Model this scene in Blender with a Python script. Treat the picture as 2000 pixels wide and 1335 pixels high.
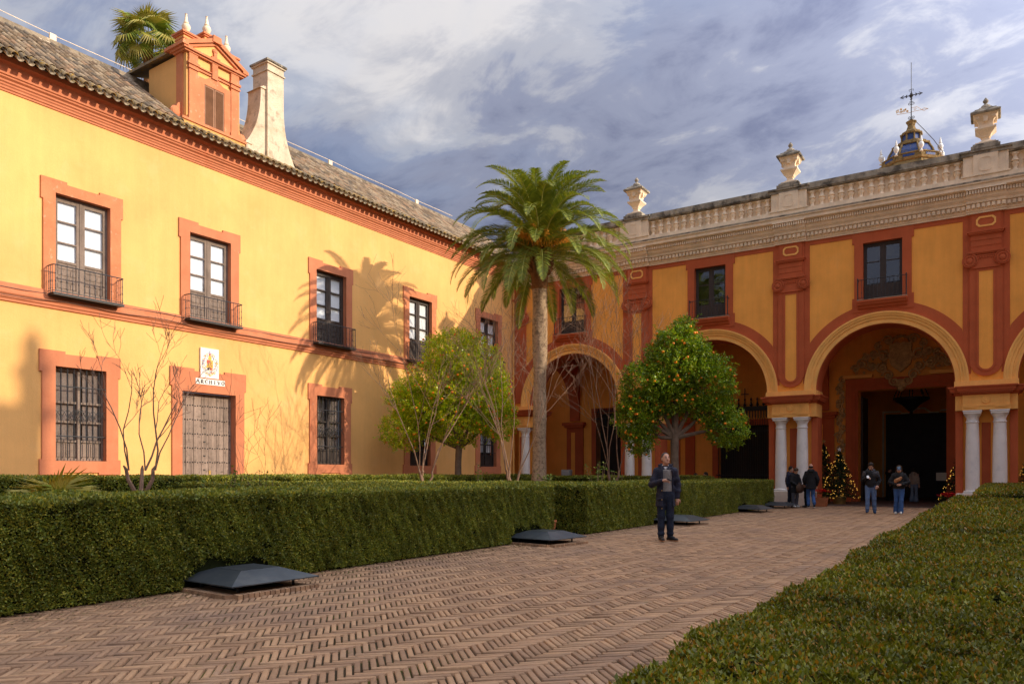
import bpy, math, random
import numpy as np
from math import sin, cos, pi, radians, atan2, hypot, sqrt
from mathutils import Matrix, Vector
for o in list(bpy.data.objects): bpy.data.objects.remove(o, do_unlink=True)
SC = bpy.context.scene
COL = SC.collection
rnd = random.Random(7)
nr = np.random.default_rng(11)

# ------------------------------------------------------------------ camera
FPX, UV, HC = 1480.0, 955.0, 1.38          # focal length in photo pixels, heading, eye height
YAW = math.atan2(UV, FPX)
cd = bpy.data.cameras.new('camera'); cam = bpy.data.objects.new('camera', cd); COL.objects.link(cam)
cd.sensor_width = 36.0; cd.lens = 36.0 * FPX / 2000.0
cd.shift_y = (925.0 - 667.5) / 2000.0
cd.clip_start = 0.05; cd.clip_end = 3000
cam.location = (0, 0, HC); cam.rotation_euler = (pi / 2, 0, YAW)
SC.camera = cam

# ------------------------------------------------------------------ light
SUN_AZ = radians(68.7)      # from +Y towards +X
SUN_EL = radians(23.2)
SUN_STRENGTH, SKY_STRENGTH, EXPOSURE = 2.65, 0.15, 0.88
w = bpy.data.worlds.new('World'); SC.world = w; w.use_nodes = True
nt = w.node_tree; N = nt.nodes; L = nt.links
for n_ in list(N): N.remove(n_)
out = N.new('ShaderNodeOutputWorld'); bg = N.new('ShaderNodeBackground'); L.new(bg.outputs[0], out.inputs[0])
bg.inputs[1].default_value = SKY_STRENGTH
sky = N.new('ShaderNodeTexSky'); sky.sky_type = 'NISHITA'; sky.sun_disc = False
sky.sun_elevation = SUN_EL; sky.sun_rotation = SUN_AZ
sky.air_density = 1.0; sky.dust_density = 1.2; sky.ozone_density = 1.6
tc = N.new('ShaderNodeTexCoord'); sep = N.new('ShaderNodeSeparateXYZ'); L.new(tc.outputs['Generated'], sep.inputs[0])
def wmath(op, a, b=None):
    m = N.new('ShaderNodeMath'); m.operation = op
    for i, v in enumerate((a, b)):
        if v is None: continue
        if isinstance(v, (int, float)): m.inputs[i].default_value = v
        else: L.new(v, m.inputs[i])
    return m.outputs[0]
zz = wmath('ADD', wmath('MAXIMUM', sep.outputs[2], 0.0), 0.22)
px_ = wmath('DIVIDE', sep.outputs[0], zz); py_ = wmath('DIVIDE', sep.outputs[1], zz)
cmb = N.new('ShaderNodeCombineXYZ'); L.new(px_, cmb.inputs[0]); L.new(py_, cmb.inputs[1]); cmb.inputs[2].default_value = 0.35
def wnoise(scale, detail, rough, loc, rot=0.0, stretch=(1, 1, 1), dist=0.0):
    mp = N.new('ShaderNodeMapping'); mp.inputs['Location'].default_value = loc; mp.inputs['Rotation'].default_value = (0, 0, rot); mp.inputs['Scale'].default_value = stretch
    L.new(cmb.outputs[0], mp.inputs[0])
    t = N.new('ShaderNodeTexNoise'); t.inputs['Scale'].default_value = scale; t.inputs['Detail'].default_value = detail; t.inputs['Roughness'].default_value = rough
    t.inputs['Distortion'].default_value = dist
    L.new(mp.outputs[0], t.inputs[0]); return t.outputs[0]
def wramp(v, stops):
    r = N.new('ShaderNodeValToRGB'); L.new(v, r.inputs[0]); r.color_ramp.interpolation = 'EASE'
    while len(r.color_ramp.elements) < len(stops): r.color_ramp.elements.new(0.5)
    for e, (p, c) in zip(r.color_ramp.elements, stops):
        e.position = p; e.color = (c[0], c[1], c[2], 1)
    return r.outputs[0]
CL = (3.1, 1.4, 7.35, 2.5)
n1 = wnoise(0.75, 8, 0.55, (CL[0], CL[1], 0), 0.5, (1.0, 1.5, 1), 0.5)      # large banks
n2 = wnoise(2.6, 8, 0.62, (0.3, 5.2, 0), 0.9, (1.0, 1.8, 1), 0.7)          # wisps
dens = wmath('ADD', wmath('MULTIPLY', n1, 0.62), wmath('MULTIPLY', n2, 0.38))
cover = wramp(dens, [(0.38, (0.84,) * 3), (0.54, (0.99,) * 3)])
n3 = wmath('ADD', wmath('MULTIPLY', wnoise(0.95, 7, 0.52, (CL[2], CL[3], 0), 0.2, (1, 1.25, 1), 0.5), 0.60), wmath('MULTIPLY', wnoise(4.2, 8, 0.62, (2.2, 9.1, 0), 0.7, (1, 1.35, 1), 0.4), 0.40))
cloudcol = wramp(n3, [(0.36, (0.058, 0.065, 0.100)), (0.45, (0.092, 0.100, 0.136)), (0.51, (0.145, 0.148, 0.168)), (0.60, (0.225, 0.218, 0.220))])
# clouds scatter more light near the sun, boosted to lift the shaded facade
vd = N.new('ShaderNodeVectorMath'); vd.operation = 'DOT_PRODUCT'; L.new(tc.outputs['Generated'], vd.inputs[0])
vd.inputs[1].default_value = (sin(SUN_AZ) * cos(SUN_EL), cos(SUN_AZ) * cos(SUN_EL), sin(SUN_EL))
phase = wmath('ADD', wmath('MULTIPLY', wmath('POWER', wmath('MAXIMUM', vd.outputs['Value'], 0.0), 2.0), 40.0), 10.2)
# a cloudy sky is brighter overhead than near the horizon, put in to lift the shade too (1 + 2 sin h)
phase = wmath('MULTIPLY', phase, wmath('ADD', wmath('MULTIPLY', wmath('MAXIMUM', sep.outputs[2], 0.0), 1.25), 0.62))
vs_ = N.new('ShaderNodeVectorMath'); vs_.operation = 'SCALE'; L.new(cloudcol, vs_.inputs[0]); L.new(phase, vs_.inputs['Scale']); cloudcol = vs_.outputs[0]
mixc = N.new('ShaderNodeMixRGB'); L.new(cover, mixc.inputs[0]); L.new(sky.outputs[0], mixc.inputs[1]); L.new(cloudcol, mixc.inputs[2])
L.new(mixc.outputs[0], bg.inputs[0])
sd = bpy.data.lights.new('sun', 'SUN'); sd.energy = SUN_STRENGTH; sd.angle = radians(0.55); sd.color = (1.0, 0.83, 0.62)
sun = bpy.data.objects.new('sun', sd); COL.objects.link(sun)
sdir = Vector((sin(SUN_AZ) * cos(SUN_EL), cos(SUN_AZ) * cos(SUN_EL), sin(SUN_EL)))
sun.rotation_euler = sdir.to_track_quat('Z', 'Y').to_euler(); sun.location = sdir * 80
SC.view_settings.view_transform = 'Standard'; SC.view_settings.look = 'None'
SC.view_settings.exposure = EXPOSURE; SC.view_settings.gamma = 1.0; SC.view_settings.use_curve_mapping = False
SC.render.engine = 'CYCLES'
SC.cycles.max_bounces = 8; SC.cycles.diffuse_bounces = 5; SC.cycles.transparent_max_bounces = 8

# ------------------------------------------------------------------ helpers: objects
def link(o, parent=None):
    COL.objects.link(o)
    if parent is not None: o.parent = parent
    return o
def tag(o, label=None, cat=None, group=None, kind=None):
    if label: o['label'] = label
    if cat: o['category'] = cat
    if group: o['group'] = group
    if kind: o['kind'] = kind
    return o
def thing(name, label, cat, loc=(0, 0, 0), rz=0.0, group=None):
    o = bpy.data.objects.new(name, None); o.empty_display_size = 0.2
    COL.objects.link(o); o.location = loc; o.rotation_euler = (0, 0, rz)
    return tag(o, label, cat, group)
def inst(name, me, parent=None, loc=(0, 0, 0), rot=(0, 0, 0), sc=(1, 1, 1)):
    o = bpy.data.objects.new(name, me); link(o, parent); o.location = loc; o.rotation_euler = rot; o.scale = sc
    return o
def npmesh(name, V, F, mats, smooth=False, mi=None):
    V = np.asarray(V, dtype=np.float32); F = np.asarray(F, dtype=np.int32)
    me = bpy.data.meshes.new(name); k = F.shape[1]
    me.vertices.add(len(V)); me.vertices.foreach_set('co', V.ravel())
    me.loops.add(F.size); me.loops.foreach_set('vertex_index', F.ravel())
    me.polygons.add(len(F)); me.polygons.foreach_set('loop_start', np.arange(0, F.size, k, dtype=np.int32))
    try: me.polygons.foreach_set('loop_total', np.full(len(F), k, dtype=np.int32))
    except Exception: pass
    for m in (mats if isinstance(mats, (list, tuple)) else [mats]): me.materials.append(m)
    if mi is not None: me.polygons.foreach_set('material_index', np.asarray(mi, dtype=np.int32))
    if smooth: me.polygons.foreach_set('use_smooth', np.ones(len(F), dtype=bool))
    me.update(calc_edges=True)
    return me

class MB:
    """collects faces, then becomes one mesh"""
    def __init__(s): s.v = []; s.f = []; s.m = []; s.mi = 0
    def add(s, vs, fs):
        b = len(s.v); s.v += [tuple(p) for p in vs]
        for f in fs: s.f.append(tuple(i + b for i in f)); s.m.append(s.mi)
        return s
    def box(s, x0, x1, y0, y1, z0, z1):
        s.add([(x0, y0, z0), (x1, y0, z0), (x1, y1, z0), (x0, y1, z0), (x0, y0, z1), (x1, y0, z1), (x1, y1, z1), (x0, y1, z1)],
              [(0, 3, 2, 1), (4, 5, 6, 7), (0, 1, 5, 4), (1, 2, 6, 5), (2, 3, 7, 6), (3, 0, 4, 7)]); return s
    def bevbox(s, x0, x1, y0, y1, z0, z1, b=0.01):
        # box with chamfered vertical and top edges
        r = lambda d: [(x0 + d, y0 + d), (x1 - d, y0 + d), (x1 - d, y1 - d), (x0 + d, y1 - d)]
        rings = [[(x, y, z0) for x, y in r(0)], [(x, y, z1 - b) for x, y in r(0)], [(x, y, z1) for x, y in r(b)]]
        return s.loft(rings, caps=True)
    def quad(s, a, b, c, d): s.add([a, b, c, d], [(0, 1, 2, 3)]); return s
    def loft(s, rings, closed=True, caps=False):
        n = len(rings[0]); vs = [p for r in rings for p in r]; fs = []
        for i in range(len(rings) - 1):
            for j in range(n if closed else n - 1):
                k = (j + 1) % n
                fs.append((i * n + j, i * n + k, (i + 1) * n + k, (i + 1) * n + j))
        if caps:
            fs.append(tuple(range(n - 1, -1, -1))); fs.append(tuple((len(rings) - 1) * n + j for j in range(n)))
        return s.add(vs, fs)
    def prism(s, poly, y0, y1, back=True):
        """polygon in x,z extruded along y (y0 front)"""
        n = len(poly); vs = [(x, y0, z) for x, z in poly] + [(x, y1, z) for x, z in poly]
        fs = [tuple(range(n))] + ([tuple(range(2 * n - 1, n - 1, -1))] if back else [])
        fs += [(i, n + i, n + (i + 1) % n, (i + 1) % n) for i in range(n)]
        return s.add(vs, fs)
    def prismz(s, poly, z0, z1):
        n = len(poly); vs = [(x, y, z0) for x, y in poly] + [(x, y, z1) for x, y in poly]
        fs = [tuple(range(n - 1, -1, -1)), tuple(range(n, 2 * n))] + [(i, (i + 1) % n, n + (i + 1) % n, n + i) for i in range(n)]
        return s.add(vs, fs)
    def lathe(s, prof, seg=16, c=(0, 0, 0), axis='z', a0=0.0, caps=True, sq=False):
        rings = []
        for r, z in prof:
            ring = []
            for i in range(seg):
                a = a0 + 2 * pi * i / seg
                k = r / cos(pi / seg) if sq else r
                if axis == 'z': ring.append((c[0] + k * cos(a), c[1] + k * sin(a), c[2] + z))
                elif axis == 'y': ring.append((c[0] + k * cos(a), c[1] + z, c[2] + k * sin(a)))
                else: ring.append((c[0] + z, c[1] + k * cos(a), c[2] + k * sin(a)))
            rings.append(ring)
        return s.loft(rings, True, caps)
    def tube(s, pts, rad, seg=6, caps=True):
        pts = [Vector(p) for p in pts]; n = len(pts)
        if isinstance(rad, (int, float)): rad = [rad] * n
        t0 = (pts[1] - pts[0]).normalized(); up = Vector((0, 0, 1)) if abs(t0.z) < .9 else Vector((1, 0, 0))
        u = t0.cross(up).normalized(); rings = []
        for i in range(n):
            t = (pts[min(i + 1, n - 1)] - pts[max(i - 1, 0)])
            if t.length < 1e-9: t = t0
            t.normalize(); u = (u - t * u.dot(t))
            if u.length < 1e-6: u = t.orthogonal()
            u.normalize(); v = t.cross(u)
            rings.append([tuple(pts[i] + (u * cos(2 * pi * k / seg) + v * sin(2 * pi * k / seg)) * rad[i]) for k in range(seg)])
        return s.loft(rings, True, caps)
    def sweepx(s, prof, x0, x1, mitre=0.0):
        """closed profile (y,z) extruded along x"""
        n = len(prof)
        return s.loft([[(x0, y, z) for y, z in prof], [(x1, y, z) for y, z in prof]], True, True)
    def ring(s, cx, cz, prof, a0, a1, seg=40):
        """closed profile (radius, y) swept round an arch centre in the xz plane"""
        rings = []
        for i in range(seg + 1):
            a = a0 + (a1 - a0) * i / seg
            rings.append([(cx + r * cos(a), y, cz + r * sin(a)) for r, y in prof])
        return s.loft(rings, True, True)
    def disc(s, c, r, seg=10, ax='y', d=0.01): s.lathe([(r, 0), (r, d)], seg, c, ax); return s
    def build(s, name, mats, parent=None, smooth=False, loc=(0, 0, 0), rz=0.0):
        me = s.mesh(name, mats, smooth)
        return inst(name, me, parent, loc, (0, 0, rz))
    def mesh(s, name, mats, smooth=False):
        me = bpy.data.meshes.new(name); me.from_pydata(s.v, [], s.f)
        ml = mats if isinstance(mats, (list, tuple)) else [mats]
        for m in ml: me.materials.append(m)
        if len(ml) > 1: me.polygons.foreach_set('material_index', s.m)
        if smooth:
            me.polygons.foreach_set('use_smooth', [True] * len(me.polygons))
            try: me.set_sharp_from_angle(angle=radians(38))
            except Exception: pass
        me.update(); return me

# ------------------------------------------------------------------ helpers: materials
def new_mat(name):
    m = bpy.data.materials.new(name); m.use_nodes = True
    t = m.node_tree
    for n_ in list(t.nodes): t.nodes.remove(n_)
    return m, t
class NT:
    def __init__(s, t): s.t = t
    def n(s, kind, **kw):
        x = s.t.nodes.new(kind)
        for k, v in kw.items(): setattr(x, k, v)
        return x
    def l(s, a, b): s.t.links.new(a, b)
    def val(s, sock, v):
        if isinstance(v, (int, float, tuple, list)): sock.default_value = v
        else: s.l(v, sock)
    def math(s, op, a, b=0.0, clamp=False):
        m = s.n('ShaderNodeMath', operation=op); m.use_clamp = clamp
        s.val(m.inputs[0], a); s.val(m.inputs[1], b); return m.outputs[0]
    def noise(s, scale, detail=4, rough=.55, vec=None, dist=0.0):
        x = s.n('ShaderNodeTexNoise'); x.inputs['Scale'].default_value = scale; x.inputs['Detail'].default_value = detail
        x.inputs['Roughness'].default_value = rough; x.inputs['Distortion'].default_value = dist
        if vec is not None: s.l(vec, x.inputs['Vector'])
        return x.outputs[0]
    def ramp(s, v, stops, interp='LINEAR'):
        r = s.n('ShaderNodeValToRGB'); s.l(v, r.inputs[0]); r.color_ramp.interpolation = interp
        while len(r.color_ramp.elements) < len(stops): r.color_ramp.elements.new(.5)
        for e, (p, c) in zip(r.color_ramp.elements, stops):
            e.position = p; e.color = (c, c, c, 1) if isinstance(c, (int, float)) else (c[0], c[1], c[2], 1)
        return r.outputs[0]
    def mix(s, fac, a, b, mode='MIX'):
        m = s.n('ShaderNodeMixRGB', blend_type=mode); s.val(m.inputs[0], fac)
        for i, c in ((1, a), (2, b)):
            if isinstance(c, (tuple, list)): m.inputs[i].default_value = (c[0], c[1], c[2], 1)
            else: s.l(c, m.inputs[i])
        return m.outputs[0]
    def map(s, vec, sc=(1, 1, 1), rot=(0, 0, 0)):
        m = s.n('ShaderNodeMapping'); s.l(vec, m.inputs[0]); m.inputs['Scale'].default_value = sc; m.inputs['Rotation'].default_value = rot
        return m.outputs[0]
def mk(name, col, rough=.85, var=.14, scale=1.3, bump=.25, bscale=45, bdist=.01, spec=.25, metal=0.0, patches=(), streak=0.0, islands=None, fine=.0, trans=0.0, objrand=False, coat=0.0):
    """procedural paint / stone / leaf: mottled colour, patches of other colours, optional per-island colours"""
    m, t = new_mat(name); k = NT(t)
    o = k.n('ShaderNodeOutputMaterial'); b = k.n('ShaderNodeBsdfPrincipled')
    geo = k.n('ShaderNodeNewGeometry'); pos = geo.outputs['Position']
    if islands:
        r = geo.outputs['Random Per Island']
        if objrand:
            oi = k.n('ShaderNodeObjectInfo'); r = k.math('FRACT', k.math('ADD', r, oi.outputs['Random']))
        n_ = len(islands); c = k.ramp(r, [(i / n_, q) for i, q in enumerate(islands)], 'CONSTANT' if n_ > 5 else 'LINEAR')
    else:
        rg = k.n('ShaderNodeRGB'); rg.outputs[0].default_value = (*col, 1); c = rg.outputs[0]
    if var > 0:
        nz = k.noise(scale, 6, .6, pos)
        c = k.mix(1.0, c, k.ramp(nz, [(.25, 1 - var), (.75, 1 + var)]), 'MULTIPLY')
    if fine > 0:
        c = k.mix(1.0, c, k.ramp(k.noise(38, 3, .6, pos), [(.3, 1 - fine), (.7, 1 + fine)]), 'MULTIPLY')
    if streak > 0:
        sv = k.map(pos, (3.2, 3.2, .22)); sn = k.noise(1.6, 6, .65, sv)
        c = k.mix(1.0, c, k.ramp(sn, [(.3, 1 - streak), (.6, 1.0), (.8, 1 + streak * .4)]), 'MULTIPLY')
    for (pc, ps, lo, hi, amt) in patches:
        pn = k.noise(ps, 7, .62, pos, .3)
        c = k.mix(k.math('MULTIPLY', k.ramp(pn, [(lo, 0.0), (hi, 1.0)]), amt), c, pc)
    k.l(c, b.inputs['Base Color']); b.inputs['Roughness'].default_value = rough; b.inputs['Metallic'].default_value = metal
    b.inputs['Specular IOR Level'].default_value = spec
    if coat: b.inputs['Coat Weight'].default_value = coat; b.inputs['Coat Roughness'].default_value = .2
    if bump > 0:
        bp = k.n('ShaderNodeBump'); bp.inputs['Strength'].default_value = bump; bp.inputs['Distance'].default_value = bdist
        hn = k.math('ADD', k.noise(bscale, 5, .6, pos), k.math('MULTIPLY', k.noise(bscale / 7, 3, .5, pos), 1.2))
        k.l(hn, bp.inputs['Height']); k.l(bp.outputs[0], b.inputs['Normal'])
    sh = b.outputs[0]
    if trans > 0:
        tr = k.n('ShaderNodeBsdfTranslucent'); k.l(k.mix(1.0, c, (1.25, 1.2, .55), 'MULTIPLY'), tr.inputs[0])
        mx = k.n('ShaderNodeMixShader'); mx.inputs[0].default_value = trans; k.l(sh, mx.inputs[1]); k.l(tr.outputs[0], mx.inputs[2]); sh = mx.outputs[0]
    k.l(sh, o.inputs[0]); return m
def emit_mat(name, col, strength):
    m, t = new_mat(name); k = NT(t); o = k.n('ShaderNodeOutputMaterial'); e = k.n('ShaderNodeEmission')
    e.inputs[0].default_value = (*col, 1); e.inputs[1].default_value = strength; k.l(e.outputs[0], o.inputs[0]); return m
def glass_mat(name, tint=(.9, .95, 1), refl=.1):
    m, t = new_mat(name); k = NT(t); o = k.n('ShaderNodeOutputMaterial')
    tr = k.n('ShaderNodeBsdfTransparent'); tr.inputs[0].default_value = (*tint, 1)
    gl = k.n('ShaderNodeBsdfGlossy'); gl.inputs['Roughness'].default_value = .03
    fr = k.n('ShaderNodeFresnel'); fr.inputs[0].default_value = 1.5
    geo = k.n('ShaderNodeNewGeometry'); bp = k.n('ShaderNodeBump'); bp.inputs['Strength'].default_value = .25; bp.inputs['Distance'].default_value = .02
    k.l(k.noise(2.2, 2, .5, geo.outputs['Position']), bp.inputs['Height']); k.l(bp.outputs[0], gl.inputs['Normal'])
    mx = k.n('ShaderNodeMixShader'); k.l(k.math('MULTIPLY', k.math('ADD', fr.outputs[0], refl, True), k.math('SUBTRACT', 1.0, geo.outputs['Backfacing'])), mx.inputs[0])
    k.l(tr.outputs[0], mx.inputs[1]); k.l(gl.outputs[0], mx.inputs[2]); k.l(mx.outputs[0], o.inputs[0]); return m

M = {}
M['ochre'] = mk('ochre_stucco', (.80, .435, .150), .9, .13, .45, .35, 30, .012, .15, streak=.06, fine=.05,
                patches=[((.82, .49, .21), 1.1, .54, .74, .5), ((.70, .34, .10), .8, .58, .78, .4), ((.86, .58, .33), 9.0, .70, .74, .35), ((.58, .28, .09), 3.1, .68, .80, .3)])
M['ochre_gate'] = mk('ochre_gate_stucco', (.93, .41, .085), .9, .12, .8, .3, 34, .01, .15, streak=.08, fine=.04,
                patches=[((.82, .40, .12), 1.3, .58, .75, .45)])
M['red'] = mk('red_oxide_paint', (.55, .20, .10), .88, .12, 1.6, .3, 40, .01, .15, streak=.07, fine=.05,
              patches=[((.72, .40, .24), 5.5, .70, .74, .75), ((.50, .12, .045), 1.1, .55, .75, .4)])
M['red_worn'] = mk('red_worn_paint', (.57, .21, .10), .9, .16, 2.2, .4, 40, .012, .12, fine=.06,
              patches=[((.70, .42, .28), 7.0, .60, .68, .45), ((.45, .11, .04), 2.0, .55, .75, .4)])
M['red_gate'] = mk('red_gate_paint', (.49, .115, .045), .88, .12, 1.6, .25, 40, .01, .15, streak=.06, fine=.05,
              patches=[((.44, .085, .03), 1.0, .5, .75, .5)])
M['stone'] = mk('pale_stone', (.86, .69, .49), .88, .18, 2.0, .4, 30, .012, .2, fine=.08, streak=.10,
              patches=[((.40, .32, .22), 3.0, .62, .78, .4)])
M['stone_dark'] = mk('weathered_stone', (.40, .35, .27), .92, .3, 2.5, .5, 26, .015, .15, fine=.12, streak=.35,
              patches=[((.07, .06, .05), 2.4, .48, .62, .85), ((.50, .40, .16), 5.0, .62, .72, .4)])
M['stone_yellow'] = mk('ochre_stone', (.92, .49, .14), .88, .12, 1.8, .25, 34, .01, .18, fine=.05, streak=.06)
M['marble'] = mk('white_marble', (.78, .76, .73), .45, .08, 2.0, .1, 30, .004, .4, fine=.03,
              patches=[((.52, .52, .53), 2.6, .56, .66, .35)])
M['plinth'] = mk('plinth_marble', (.66, .56, .47), .55, .14, 3.0, .2, 30, .005, .35, fine=.06)
M['lime'] = mk('lime_render', (.62, .51, .37), .93, .2, 2.2, .6, 24, .03, .1, fine=.12,
              patches=[((.17, .14, .11), 3.2, .54, .70, .7), ((.46, .34, .21), 1.6, .50, .70, .6)])
M['iron'] = mk('wrought_iron', (.028, .028, .030), .55, .2, 8, .2, 60, .004, .4)
M['ironblue'] = mk('painted_iron', (.032, .034, .040), .5, .2, 8, .15, 60, .003, .4)
M['wood'] = mk('grey_weathered_wood', (.23, .175, .14), .8, .25, 3, .5, 40, .006, .2, fine=.2, streak=.3)
M['wood_dark'] = mk('dark_wood', (.050, .036, .030), .6, .2, 3, .3, 40, .005, .3, fine=.15)
M['doorwood'] = mk('worn_door_wood', (.30, .225, .18), .85, .2, 2, .5, 40, .006, .15, fine=.15, streak=.55,
                   patches=[((.10, .075, .06), 7.0, .54, .66, .6)])
M['shutter'] = mk('shutter_wood', (.27, .14, .08), .75, .2, 3, .3, 40, .004, .2, fine=.12)
M['blind'] = mk('white_blind', (.86, .85, .80), .7, .04, 2, .05, 20, .002, .3)
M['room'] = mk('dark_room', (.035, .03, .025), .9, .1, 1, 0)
M['glass'] = glass_mat('window_glass', (.95, .97, 1.0), .03)
M['glass_old'] = glass_mat('old_window_glass', (.8, .85, .9), .16)
M['tile'] = mk('roof_tile', None, .92, .25, 1.2, .4, 30, .008, .10, fine=.2, objrand=True,
               islands=[(.20, .145, .095), (.28, .215, .15), (.16, .115, .08), (.33, .26, .18), (.24, .185, .135), (.14, .115, .09), (.30, .20, .13)],
               patches=[((.09, .075, .055), 4.0, .52, .66, .6), ((.30, .19, .03), 6.5, .62, .70, .45)])
M['tile_eave'] = mk('lichen_tile', None, .92, .25, 1.5, .4, 30, .008, .1, fine=.2, objrand=True,
               islands=[(.26, .20, .13), (.21, .17, .11), (.31, .22, .12), (.18, .15, .11)],
               patches=[((.42, .25, .03), 7, .53, .60, .7), ((.07, .06, .045), 5, .56, .66, .7)])
M['tile_channel'] = mk('pale_channel_tile', None, .9, .2, 1.5, .3, 30, .006, .1, fine=.15, objrand=True,
               islands=[(0.34, 0.2772, 0.1984), (0.2856, 0.2376, 0.1728), (0.3808, 0.3036, 0.2112)], patches=[((.38, .26, .04), 8, .56, .64, .5)])
M['mortar'] = mk('roof_mortar', (.25, .20, .14), .95, .3, 2, .6, 20, .03, .1, fine=.2, patches=[((.09, .075, .055), 2.6, .48, .62, .8), ((.55, .44, .30), 4, .64, .72, .6)])
M['blue'] = mk('blue_glaze', (.025, .075, .28), .25, .25, 6, .1, 30, .003, .5, fine=.1, patches=[((.30, .30, .26), 9, .62, .68, .6)])
M['white'] = mk('white_glaze', (.78, .77, .72), .35, .1, 4, .05, 30, .003, .4, fine=.05)
M['domeblue'] = mk('dome_blue_tile', (.028, .065, .23), .35, .3, 6, .2, 30, .004, .4, fine=.2, patches=[((.16, .14, .09), 7, .54, .62, .6)])
M['goldstone'] = mk('dome_stone', (.29, .195, .08), .85, .25, 4, .4, 30, .01, .2, fine=.1, patches=[((.10, .08, .04), 5, .52, .62, .8)])
M['brick'] = mk('floor_brick', None, .82, .10, .9, .5, 70, .004, .22, fine=.12, objrand=True,
               islands=[(0.3788, 0.2284, 0.1301), (0.314, 0.1934, 0.11), (0.3167, 0.1913, 0.11), (0.4022, 0.2504, 0.1448), (0.2789, 0.1677, 0.0974), (0.2897, 0.1768, 0.1048), (0.4177, 0.254, 0.1418)],
               patches=[((.20, .13, .095), .7, .48, .68, .6), ((.42, .30, .22), 1.9, .60, .74, .4), ((.13, .12, .03), 5.5, .64, .72, .4), ((.08, .06, .045), 13, .66, .72, .5)])
M['joint'] = mk('joint_soil', (.070, .055, .036), .98, .3, 6, .6, 40, .01, .05, patches=[((.10, .11, .02), 1.8, .52, .66, .7)])
M['paving'] = mk('pale_paving', (.42, .34, .26), .9, .2, 1.5, .3, 30, .01, .15, fine=.1)
M['soil'] = mk('garden_soil', (.10, .07, .045), .98, .3, 2, .8, 18, .03, .05, fine=.2)
M['leafhedge'] = mk('hedge_leaf', None, .5, .42, 1.6, 0, spec=.35, trans=.22,
               islands=[(0.101, 0.1294, 0.0167), (0.1415, 0.1792, 0.0232), (0.1853, 0.2239, 0.0266), (0.2528, 0.2613, 0.0332), (0.1213, 0.1493, 0.0232), (0.337, 0.2986, 0.0332)])
M['leafnear'] = mk('box_leaf', None, .42, .45, 1.0, 0, spec=.38, trans=.22,
               islands=[(0.0833, 0.0978, 0.0083), (0.1197, 0.137, 0.0102), (0.1952, 0.18, 0.0114), (0.1041, 0.1214, 0.0114), (0.2233, 0.2259, 0.0114), (0.3253, 0.1664, 0.0141), (0.1431, 0.1565, 0.0114)])
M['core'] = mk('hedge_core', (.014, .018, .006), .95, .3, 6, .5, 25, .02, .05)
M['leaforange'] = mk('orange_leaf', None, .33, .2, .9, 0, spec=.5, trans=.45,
               islands=[(0.2916, 0.4908, 0.014), (0.413, 0.6, 0.0162), (0.583, 0.6, 0.0208), (0.243, 0.3976, 0.014), (0.6, 0.6, 0.0231), (0.6, 0.6, 0.0256)])  # brighter, yellower copy: the sunlit look of this tree is in the colour
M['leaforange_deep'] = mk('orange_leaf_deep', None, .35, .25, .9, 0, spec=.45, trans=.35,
               islands=[(0.1154, 0.2149, 0.0125), (0.1635, 0.2867, 0.0146), (0.2309, 0.3583, 0.0187), (0.0962, 0.1741, 0.0125), (0.2885, 0.389, 0.0208), (0.3655, 0.4095, 0.0229)])  # darker copy for the greener tree, its half shade put into the colour
M['orange'] = mk('orange_peel', (.85, .24, .015), .42, .15, 9, .3, 90, .003, .4)
M['bark'] = mk('grey_bark', (.17, .12, .085), .9, .3, 5, .6, 30, .012, .1, fine=.2)
M['barkmyrtle'] = mk('smooth_bark', (.24, .15, .10), .8, .3, 6, .4, 30, .008, .15, fine=.18, patches=[((.16, .10, .07), 4, .5, .62, .7)])
M['palmbark'] = mk('palm_bark', (.40, .29, .19), .92, .22, 4, .7, 30, .03, .1, fine=.22, patches=[((.15, .105, .065), 9, .50, .60, .7)])
M['palmfibre'] = mk('palm_fibre', (.20, .095, .040), .92, .3, 6, .8, 30, .03, .1, fine=.3)
M['frond'] = mk('palm_leaflet', None, .45, .15, .8, 0, spec=.35, trans=.25,
               islands=[(0.112, 0.162, 0.024), (0.1568, 0.207, 0.0288), (0.2128, 0.252, 0.0312), (0.1344, 0.18, 0.0312), (0.2688, 0.279, 0.036)])
M['rachis'] = mk('palm_rachis', (.34, .36, .085), .5, .15, 3, 0)
M['dates'] = mk('date_stalk', (.72, .30, .020), .6, .25, 8, .1, 40, .004, .2)
M['fan'] = mk('fan_leaf', None, .5, .15, .8, 0, spec=.3, trans=.25,
               islands=[(0.13, 0.1885, 0.02), (0.182, 0.234, 0.024), (0.0975, 0.1495, 0.018), (0.26, 0.273, 0.035), (0.338, 0.286, 0.06)])
M['metal'] = mk('sheet_metal', (.065, .078, .092), .38, .18, 2.5, .08, 40, .003, .5, metal=.5, patches=[((.13, .14, .14), 3, .5, .7, .6), ((.22, .19, .15), 9, .62, .74, .45), ((.03, .035, .04), 1.4, .55, .7, .5)])
M['terracotta'] = mk('terracotta', (.46, .17, .075), .85, .15, 6, .3, 40, .006, .2, fine=.1)
M['brass'] = mk('brass_pot', (.60, .40, .13), .35, .1, 6, .1, 40, .003, .5, metal=.8)
M['needle'] = mk('fir_needle', None, .6, .2, 2, 0, spec=.2, islands=[(.010, .030, .012), (.016, .042, .014), (.022, .052, .018)])
M['bulb'] = emit_mat('warm_bulb', (1.0, .50, .08), .75)
M['poin'] = mk('poinsettia', None, .5, .1, 3, 0, trans=.2, islands=[(.55, .012, .02), (.68, .02, .03), (.42, .01, .015)])
M['leafgreen'] = mk('shrub_leaf', None, .5, .2, 1, 0, trans=.3, islands=[(.08, .15, .02), (.12, .19, .03), (.18, .22, .03), (.05, .10, .015)])
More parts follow.
